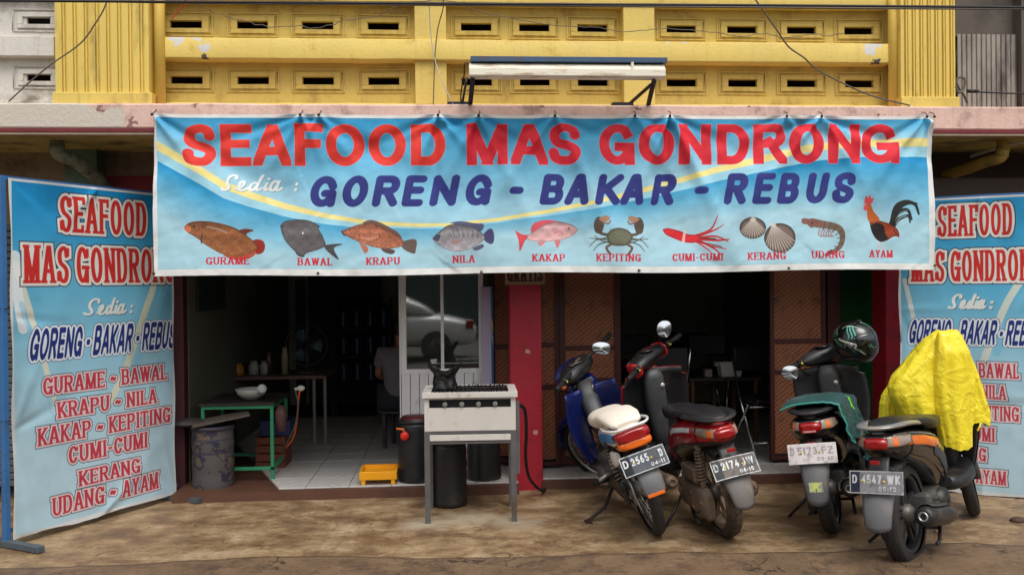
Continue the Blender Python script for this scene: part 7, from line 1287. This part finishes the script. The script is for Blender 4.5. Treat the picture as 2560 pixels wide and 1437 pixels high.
def underbone():
    lean = 18; B = thing('motorcycle', 'dark blue underbone motorcycle with white tail and cream seat leaning left on its side stand', 'motorcycle', (1.207, 5.15, 0), (R(-lean), 0, R(92.5)), 'motorcycles parked in front of the shop'); S = steer(38, .88, .93); wr = .285
    wheel(B, 'rear_wheel', wr, .074, (0, 0, wr), M_TYRE, M_RIMC, 'wire', .055); wheel(B, 'front_wheel', wr, .066, (1.22, 0, wr), M_TYRE, M_RIMC, 'wire', .05, M=S)
    for s in (-1, 1): obj('fork_leg', MB().cyl(S @ Vector((1.22, s * .06, wr)), S @ Vector((1.03, s * .06, .66)), .016), M_ENG, B)
    fender(B, (1.22, 0, wr), wr + .045, .12, 10, 165, M_BLUP, S, 'front_fender')
    ts = [(-.26, .660, .05, .04), (-.25, .658, .095, .060), (-.20, .652, .120, .078), (-.08, .645, .130, .080), (.10, .62, .125, .085), (.28, .585, .115, .09), (.42, .545, .10, .08), (.50, .52, .07, .06)]; ts = [(q[0], q[1], q[2] * .88, q[3] * .92) for q in ts]
    obj('tail_body', MB().loft(ts, 26, e=2.6), M_WHP, B)
    for mir in (1, -1):
        F = lambda g: [[Vector((p.x, p.y * mir, p.z)) for p in r] for r in g]; decal(B, F(strip_on(ts, 2.6, 1.6, 5.4, (-4, -20), (28, 8))), M_SKY, 'blue_stripe'); decal(B, F(strip_on(ts, 2.6, 2.4, 4.2, (-30, -34), (-24, -28), .0035)), M_PBLK, 'dark_lettering'); decal(B, F(strip_on(ts, 2.6, 1.1, 3.2, 44, 56)), M_BLUP, 'dark_blue_trim')
    obj('tail_wing', MB().loft([(-.10, .53, .012, .03, .09), (.02, .50, .016, .05, .10), (.14, .45, .012, .05, .10), (.20, .41, .008, .03, .10)], 14, e=2.5), M_WHP, B)
    obj('seat', MB().loft([(-.21, .722, .065, .016), (-.18, .730, .092, .026), (-.08, .742, .110, .034), (.08, .736, .116, .040), (.16, .718, .116, .044), (.26, .690, .122, .052), (.40, .680, .122, .056), (.52, .662, .098, .05), (.60, .64, .06, .035), (.62, .63, .03, .02)], 26, e=2.6), M_CRM, B)
    obj('tail_light', MB().loft([(-.292, .672, .05, .022), (-.285, .672, .092, .032), (-.25, .670, .106, .036), (-.19, .665, .108, .036)], 24, e=3.4), M_LENR, B); obj('signal_lens', MB().loft([(-.292, .622, .05, .016), (-.285, .622, .090, .024), (-.25, .620, .103, .028), (-.19, .618, .105, .028)], 24, e=3.4), M_LENO, B)
    obj('lens_ridges', MB().box(-.296, -.291, -.07, .07, .646, .650), M_LENR, B)
    obj('grab_rail', MB().tube(spl([(.0, .12, .70), (-.16, .13, .715), (-.27, .09, .72), (-.29, 0, .722), (-.27, -.09, .72), (-.16, -.13, .715), (0, -.12, .70)]), .008, 8), M_WHP, B)
    flap(B, (-.25, .58), (-.33, .42), .12, .12, M_DKP, 'plate_holder', .01); flap(B, (-.318, .50), (-.375, .335), .14, .125, M_FLAP, bend=.012); obj('flap_reflector', MB().box(-.392, -.384, -.05, .05, .338, .356), M_LENO, B, .002); plate(B, pl1, (-.345, 0, .53), 22, roll=0, yaw=0)
    for s in (-1, 1): shock(B, (.0, s * .105, .30), (.08, s * .105, .60))
    obj('swing_arm', MB().bar((-.03, .075, wr), (.42, .06, .30), .02, .035).bar((-.03, -.075, wr), (.42, -.06, .30), .02, .035), M_ENG, B); obj('chain_case', MB().box(-.02, .42, .088, .108, .22, .34), M_DKP, B, .012)
    obj('sprocket', MB().lathe([(.03, .062), (.085, .062), (.085, .068), (.03, .068)], (0, 0, wr), 'y', 30), M_CHD, B); obj('brake_drum', MB().lathe([(0, -.05), (.065, -.05), (.07, -.03), (.07, .0)], (0, 0, wr), 'y', 26), M_ENG, B)
    obj('engine', MB().loft([(.42, .27, .08, .05), (.46, .27, .11, .09), (.60, .26, .115, .095), (.74, .26, .10, .08), (.78, .27, .06, .05)], 22, e=3), M_ENG, B); obj('cylinder', MB().box(.74, .92, -.06, .06, .24, .34), M_ENG, B, .008)
    obj('chassis_spine', MB().tube(spl([(.1, 0, .58), (.4, 0, .48), (.7, 0, .52), (.88, 0, .78)]), .03, 10), M_DKP, B)
    for s in (-1, 1): obj('foot_peg', MB().tube([(.45, s * .08, .28), (.45, s * .22, .28)], .014, 10), M_RUB, B)
    obj('rear_footrest', MB().tube([(.22, .10, .38), (.20, .20, .36)], .012, 10).tube([(.22, -.10, .38), (.20, -.20, .36)], .012, 10), M_CHD, B); obj('kick_start', MB().tube([(.50, -.12, .26), (.44, -.15, .40), (.44, -.20, .41)], .009, 8), M_CHD, B); obj('brake_pedal', MB().tube([(.52, -.12, .22), (.66, -.14, .20)], .008, 8), M_CHD, B); obj('gear_lever', MB().tube([(.42, .13, .26), (.60, .14, .22)], .008, 8), M_CHD, B)
    muffler(B, ((-.24, -.135, .33), (.38, -.125, .25)), .040, .022, M_EXD, None)
    t = math.tan(R(lean)); obj('side_stand', MB().tube([(.40, .10, .24), (.36, .20, .14), (.30, .33, .33 * t + .012)], .011, 8).box(.26, .34, .315, .355, .33 * t - .002, .33 * t + .010), M_RUST, B)
    # legshields
    for s in (-1, 1):
        g = []
        for i in range(15):
            v = i / 14; z = .26 + .56 * v; xo = 1.02 - .22 * v; w0 = .045; w1 = .09 + .12 * math.sin(min(1, .12 + v * .95) * math.pi * .72); g.append([(xo - .10 * (j / 6) ** 2, s * (w0 + (w1 - w0) * j / 6), z + .01 * (j / 6)) for j in range(7)])
        decal(B, g, M_BLUP, 'leg_shield', .006)
    obj('front_cowl', MB().loft([(1.02, .55, .09, .03), (1.03, .66, .13, .05), (1.00, .78, .13, .05), (.96, .87, .09, .04)], 20, e=2.6), M_BLUP, B); obj('centre_column', MB().loft([(.52, .56, .05, .05), (.66, .52, .055, .06), (.80, .60, .06, .06), (.86, .74, .065, .05), (.88, .86, .055, .045)], 18, e=3), M_PMAT, B)
    mb = MB(); mb.loft([(.83, .925, .09, .02), (.85, .93, .135, .05), (.90, .95, .15, .065), (.97, .94, .135, .06), (1.03, .93, .09, .05), (1.05, .925, .04, .02)], 26, e=2.4, M=S); obj('headset_cover', mb, M_DKP, B); obj('headset_front', MB().loft([(.97, .955, .14, .055), (1.03, .945, .11, .055), (1.065, .935, .05, .03)], 22, e=2.3, M=S), M_BLUP, B)
    obj('gauge', MB().ell(S @ Vector((.87, 0, .995)), (.045, .07, .012), 18, 8), M_GAUGE, B); obj('decal', MB().box(.84, .87, -.04, .06, 1.004, 1.007, M=S), M_LENC, B); obj('turn_signal', MB().ell(S @ Vector((.93, .155, .915)), (.035, .022, .022), 14, 8), M_LENO, B); obj('turn_signal', MB().ell(S @ Vector((.93, -.155, .915)), (.035, .022, .022), 14, 8), M_LENO, B)
    bars(B, S, (.87, 0, .97), .34, .09, -.02); obj('key_lock', MB().ell((.83, -.05, .80), (.012, .02, .02), 12, 8), M_CHD, B); mirror(B, S, (.86, -.17, .99), (1503, 870, 6.05), (.064, .042), (-.2, -1, .085), M_DKP, -24)
    for k_, (y_, dz_) in enumerate(((.08, .0), (-.07, .02), (.02, -.01), (-.02, .03))): obj('control_cable', MB().tube(spl([tuple(S @ Vector((.86, y_ * 3, .955))), tuple(S @ Vector((.98 + .02 * k_, y_ * 2, .90 + dz_))), (.98, y_, .76), (.86, y_ * .6, .55)]), .004, 6), M_RUB, B)
    for z_ in np.linspace(.255, .325, 5): obj('cooling_fin', MB().box(.76, .90, -.075, .075, z_, z_ + .005), M_ENG, B)
    obj('clutch_cover', MB().lathe([(.0, -.13), (.05, -.13), (.075, -.12), (.08, -.10)], (.60, 0, .26), 'y', 24), M_ENG, B); obj('flywheel_cover', MB().lathe([(.0, .135), (.06, .135), (.08, .12), (.085, .10)], (.60, 0, .26), 'y', 24), M_ENG, B)
    obj('chain', MB().tube([(0, .065, .37), (.45, .075, .30)], .006, 6).tube([(0, .065, .20), (.45, .075, .23)], .006, 6), M_RUST, B); obj('brake_rod', MB().tube([(-.0, -.075, .20), (.42, -.10, .20)], .004, 6), M_CHD, B); obj('battery_box', MB().box(.18, .34, -.07, .07, .42, .54), M_DKP, B, .01); obj('inner_mudguard', MB().sheet([[( (wr + .05) * math.cos(R(a)), y, wr + (wr + .05) * math.sin(R(a))) for y in (-.05, -.03, .03, .05)] for a in range(40, 130, 8)], .003), M_DKP, B)
    obj('luggage_hook', MB().tube([(.60, .05, .60), (.56, .05, .64)], .006, 6), M_CHD, B); return B
bk1 = underbone()
# ================================================================ HELMET, JACKET, RAINCOAT
def bike_pt(b, p):
    M = Matrix.Translation(b.location) @ b.rotation_euler.to_matrix().to_4x4(); return M @ Vector(p)
# helmet on the right bar of the black scooter
hc = Vector(Q(2146, 850, 5.70)); hr = .128; hm = thing('helmet', 'black full face helmet with green claw streaks hanging on the black scooter mirror', 'helmet', tuple(hc - Vector((0, 0, .12))), (R(12), R(-8), R(-52)))
HB = Matrix.Translation((0, 0, .12)); K, J = 40, 26; g = []; uv = []
for j in range(J + 1):
    ph = math.pi * (j / J) * .80; row = []
    for i in range(K + 1):
        a = 2 * math.pi * i / K; fx = math.cos(a); x = math.sin(ph) * fx * hr * (1.12 if fx > 0 else 1.06) ; y = math.sin(ph) * math.sin(a) * hr * .95; z = math.cos(ph) * hr * 1.0 - (.015 if ph > 1.9 else 0) * (fx > 0) - .02 * max(0, fx) * (ph > 1.7); row.append(HB @ Vector((x, y, z)))
        uv.append((i / K, 1 - j / J))
    g.append(row)
M_HELM = img_mat('helmet_shell_print', helmet_image(), .3, .5); MATS['helmet_shell_print'].node_tree.nodes['Principled BSDF'].inputs['Coat Weight'].default_value = .5
mb = MB(); mb.sheet(g, .006, uv=uv); obj('helmet_shell', mb, M_HELM, hm, fix=False)
g = []
for j in range(7):
    ph = R(66 + 34 * j / 6); g.append([HB @ Vector((math.sin(ph) * math.cos(R(a)) * hr * 1.145, math.sin(ph) * math.sin(R(a)) * hr * .985, math.cos(ph) * hr * 1.01)) for a in range(-62, 63, 8)])
mb = MB(); mb.sheet(g, .003); obj('visor', mb, mat('dark_visor', (26, 28, 30), .08, coat=1), hm)
mb = MB(); mb.lathe([(hr * .60, -.10), (hr * .80, -.112), (hr * .86, -.100), (hr * .82, -.085)], (0, 0, .12), 'z', 30); obj('neck_roll', mb, mat('helmet_padding', (34, 32, 34), .9), hm)
obj('visor_hinge', MB().ell(HB @ Vector((.03, hr * .97, .0)), (.018, .006, .018), 14, 8), M_CHD, hm); obj('visor_hinge', MB().ell(HB @ Vector((.03, -hr * .97, .0)), (.018, .006, .018), 14, 8), M_CHD, hm)
obj('chin_vent', MB().ell(HB @ Vector((hr * 1.08, 0, -.055)), (.012, .035, .012), 14, 8), M_DKP, hm); obj('top_vent', MB().ell(HB @ Vector((.03, .04, hr * .96)), (.035, .012, .008), 12, 8).ell(HB @ Vector((.03, -.04, hr * .96)), (.035, .012, .008), 12, 8), M_DKP, hm)
# jacket over the seat of the black scooter
def jack_mat():
    m = mat('teal_jacket_cloth', (12, 62, 60), .5, var=.3, vs=9, sheen=.08, bump=.3, bs=50); return m
M_JK = jack_mat(); M_JKG = mat('grey_jacket_panel', (96, 96, 100), .6, var=.2, vs=9); M_JKL = mat('lime_jacket_patch', (118, 226, 44), .5, var=.05)
jk = thing('jacket', 'teal green rain jacket with a grey panel draped over the seat of the black scooter', 'jacket', tuple(bk3.location), tuple(bk3.rotation_euler), None)
def seat_top(x): return float(np.interp(x, [-.22, -.17, -.08, .08, .2, .27, .42, .6], [.765, .790, .808, .806, .796, .778, .772, .745]))
def drape(x, u, off=.006):
    # u: distance across, 0 at the middle of the seat, positive to the right (-y)
    hw = .135; a = abs(u); s = -1 if u > 0 else 1; zt = seat_top(x) + off
    if a < hw: return Vector((x, s * a, zt - .018 * (a / hw) ** 3))
    b = a - hw; return Vector((x + .10 * b, s * (hw + .012 + .10 * b + off), zt - .020 - b * .985))
g = []; NU, NV = 44, 40
for i in range(NV + 1):
    x = -.19 + .80 * i / NV; row = []; ur = .38 + .26 * math.sin(min(1, max(0, (i / NV - .15) / .6)) * math.pi * .5) + .02 * fbm(x * 12, 2); ul = .16 + .02 * fbm(x * 9, 7)
    for j in range(NU + 1):
        u = -ul + (ur + ul) * j / NU; p = drape(x, u); w = max(0, abs(u) - .10); f = .034 * w / .3 * math.sin(x * 42 + u * 9) + .022 * fbm(x * 9, u * 7, 3) * min(1, w / .1 + .3) + .007 * fbm(x * 28, u * 22, 5); s = -1 if u > 0 else 1
        row.append(p + Vector((0.25 * f, s * abs(f) * 1.1 * (w > 0) + .004 * s, abs(f) * .7 * (w <= 0.02) + .25 * f)))
    g.append(row)
mb = MB(); mb.sheet(g, .003)
for k, f in enumerate(mb.f[:NV * NU]):
    i, j = divmod(k, NU); u = j / NU; x = i / NV
    if .50 < x < .72 and u > .62 + .3 * abs(x - .6): mb.mi[k] = 1
    if .56 < x < .66 and .34 < u < .47: mb.mi[k] = 2
obj('jacket_cloth', mb, [M_JK, M_JKG, M_JKL], jk); obj('jacket_piping', MB().tube([p + Vector((0, 0, .004)) for p in g[0]], .006, 8), mat('teal_piping', (60, 140, 128), .6), jk)
# raincoat over the bars of the orange scooter
def rain_mat():
    m = mat('yellow_pvc', (252, 230, 58), .24, var=.03, vs=4, spec=.5); N, L, b = tree_of(m); b.inputs['Subsurface Weight'].default_value = .0
    tr = N.new('ShaderNodeBsdfTranslucent'); tr.inputs[0].default_value = rgb(250, 220, 40); ms = N.new('ShaderNodeMixShader'); ms.inputs[0].default_value = .16; L.new(b.outputs[0], ms.inputs[1]); L.new(tr.outputs[0], ms.inputs[2]); L.new(ms.outputs[0], N['Material Output'].inputs[0])
    tc = N.new('ShaderNodeTexCoord'); v = N.new('ShaderNodeTexNoise'); v.inputs['Distortion'].default_value = 1.4; v.inputs['Detail'].default_value = 1.5; v.inputs['Scale'].default_value = 7; ns = N.new('ShaderNodeTexNoise'); ns.inputs['Scale'].default_value = 6; ns.inputs['Detail'].default_value = 4; L.new(tc.outputs['Object'], ns.inputs['Vector']); av = N.new('ShaderNodeVectorMath'); av.operation = 'MULTIPLY_ADD'; L.new(ns.outputs['Color'], av.inputs[0]); av.inputs[1].default_value = (.35, .35, .35); L.new(tc.outputs['Object'], av.inputs[2]); L.new(av.outputs[0], v.inputs['Vector'])
    bp = N.new('ShaderNodeBump'); bp.inputs['Strength'].default_value = .36; bp.inputs['Distance'].default_value = .05; L.new(v.outputs['Fac'], bp.inputs['Height']); L.new(bp.outputs[0], b.inputs['Normal']); return m
M_RAIN = rain_mat(); bc_ = bike_pt(bk4, (.83, 0, .9)); YRn = bc_.y
rc = thing('raincoat', 'bright yellow raincoat draped over the handlebar of the black and orange scooter', 'raincoat', (bc_.x, bc_.y, .6)); ORG[rc.name] = Vector((bc_.x, bc_.y, .6))
def ridged(x, y, z): return 1 - 2 * abs(fbm(x, y, z, 3))
def lobe(name, slices, Y, dep, seed, hem=.0, top_close=True, part='coat_body'):
    ys = [s[0] for s in slices]; n = 46; K = 56; rs = []
    for i in range(n + 1):
        py = ys[0] + (ys[-1] - ys[0]) * i / n; xl = np.interp(py, ys, [s[1] for s in slices]); xr = np.interp(py, ys, [s[2] for s in slices]); a, b = PY(xl, py, Y), PY(xr, py, Y); c = (a + b) / 2; hw = (b.x - a.x) / 2; d = dep * min(1, .35 + i / 12) * (1.0 if i else .6); row = []
        for k in range(K):
            t = 2 * math.pi * k / K; ct, st = math.cos(t), math.sin(t); fold = .05 * math.sin(t * 5 + seed + i * .05) * min(1, i / 20) + .035 * math.sin(t * 11 + seed * 2 - i * .03) * min(1, i / 25) + .085 * (ridged(ct * 1.2 + seed, st * 1.2, c.z * 1.6 + ct) - .6) + .020 * ridged(ct * 3 + c.z * 2, st * 3 + seed, c.z * 3.5) + .03 * fbm(ct * 2.5, st * 2.5 + seed, c.z * 5, 2)
            row.append(Vector((c.x + hw * math.copysign(abs(ct) ** .8, ct) * (1 + .35 * fold), Y + d * math.copysign(abs(st) ** .8, st) * (1 + fold * 1.5), c.z + .012 * fbm(ct * 3, st * 3, seed + i * .2) + hem * math.sin(t * 2 + seed) * (i / n) ** 6)))
        rs.append(row)
    mb = MB(); mb.rings(rs, True, (True, False)); return obj(part, mb, M_RAIN, rc)
lobe('a', [(826, 2342, 2388), (842, 2322, 2402), (866, 2300, 2405), (905, 2268, 2392), (942, 2236, 2372), (966, 2226, 2360), (990, 2228, 2350), (1020, 2243, 2342), (1052, 2256, 2338)], YRn - .02, .12, 1.3, .012)
lobe('b', [(958, 2226, 2268), (985, 2208, 2270), (1010, 2202, 2268), (1046, 2200, 2264)], YRn + .16, .05, 4.1, .008, part='coat_cuff')
lobe('c', [(828, 2346, 2392), (852, 2340, 2408), (884, 2336, 2420), (945, 2330, 2432), (1010, 2334, 2432), (1060, 2344, 2426), (1113, 2352, 2424)], YRn - .13, .075, 7.7, .015, part='coat_front')
lobe('d', [(862, 2380, 2412), (890, 2386, 2424), (930, 2392, 2440), (985, 2398, 2458), (1030, 2404, 2473), (1060, 2412, 2471)], YRn - .09, .055, 11.2, .018, part='coat_sleeve')
obj('coat_strap', MB().tube(spl([tuple(PY(2452, 1056, YRn - .14)), tuple(PY(2449, 1066, YRn - .145)), tuple(PY(2444, 1076, YRn - .14))]), .006, 6), M_RAIN, rc)
# ================================================================ ACROSS THE STREET, BEHIND THE CAMERA (seen in the cabinet glass and the mirrors)
M_OPP = mat('opposite_plaster', (190, 186, 176), .8, var=.15, vs=1.5, dirt=(96, 90, 82), dirt_amt=.4); M_SHT = mat('opposite_shutter', (84, 104, 100), .5, metal=.3, var=.15)
op = thing('opposite_shophouse', 'plain shophouse row with rolling shutters across the street mirrored in the cabinet glass', 'building', (0, -13.5, 0)); obj('facade', MB().box(-16, 16, -16, -13.6, -.1, 3.9), M_OPP, op); obj('awning', MB().box(-16, 16, -13.6, -12.4, 2.9, 3.0), M_OPP, op)
for k in range(-4, 5):
    x = k * 3.4; mb = MB(); pts = []
    for i in range(28): pts += [(x - 1.4 + i * .1, -13.585), (x - 1.4 + i * .1 + .05, -13.555)]
    mb.sheet([[(p[0], p[1], z) for p in pts] for z in (0, 2.6)], smooth=False); obj('shutter', mb, M_SHT, op)
M_CARW = mat('white_car_paint', (214, 214, 212), .2, var=.03, coat=.7); M_CGL = mat('dark_car_glass', (28, 32, 36), .06, spec=.8); car = thing('parked_car', 'white car parked across the street mirrored in the cabinet glass', 'car', (-1.6, -4.8, -.045)); CX, CY = -1.6, -4.8
def carloft(st, m, nm, e=3.2): mb = MB(); mb.loft(st, 28, e=e); mb.v = [(v[0] + CX, v[1] + CY, v[2]) for v in mb.v]; return obj(nm, mb, m, car)
carloft([(-2.1, .50, .60, .18), (-2.02, .52, .78, .30), (-1.2, .55, .84, .34), (.2, .56, .85, .35), (1.4, .54, .83, .33), (2.0, .48, .76, .24), (2.1, .46, .60, .14)], M_CARW, 'car_body', 4); carloft([(-1.95, .98, .66, .10), (-1.7, 1.08, .72, .24), (-.8, 1.12, .74, .28), (.4, 1.10, .72, .26), (1.0, .96, .68, .12), (1.25, .88, .62, .04)], M_CARW, 'car_roof', 3.4)
for x0_, x1_ in ((-1.55, -.85), (-.78, .02), (.09, .72)): obj('car_window', MB().prism([(CX + x0_, .92), (CX + x1_, .92), (CX + x1_ - .10, 1.24), (CX + x0_ + .06, 1.26)], CY + .66, CY + .80, 'y'), M_CGL, car, .01)
obj('car_tail_light', MB().box(CX + 1.9, CX + 2.05, CY + .60, CY + .79, .58, .76), M_LENR, car, .01)
for x in (-1.3, 1.3):
    for s in (-1, 1): h = holder('wheel', car); ORG[h.name] = ORG[car.name]; obj('tyre', MB().lathe([(.16, -.09), (.29, -.09), (.30, -.06), (.30, .06), (.29, .09), (.16, .09)], (CX + x, CY + s * .76, .255), 'y', 30), M_TYRE, h); obj('hub_cap', MB().lathe([(0, .07 * s), (.16, .08 * s), (.17, .05 * s)], (CX + x, CY + s * .76, .255), 'y', 24), M_ENG, h)
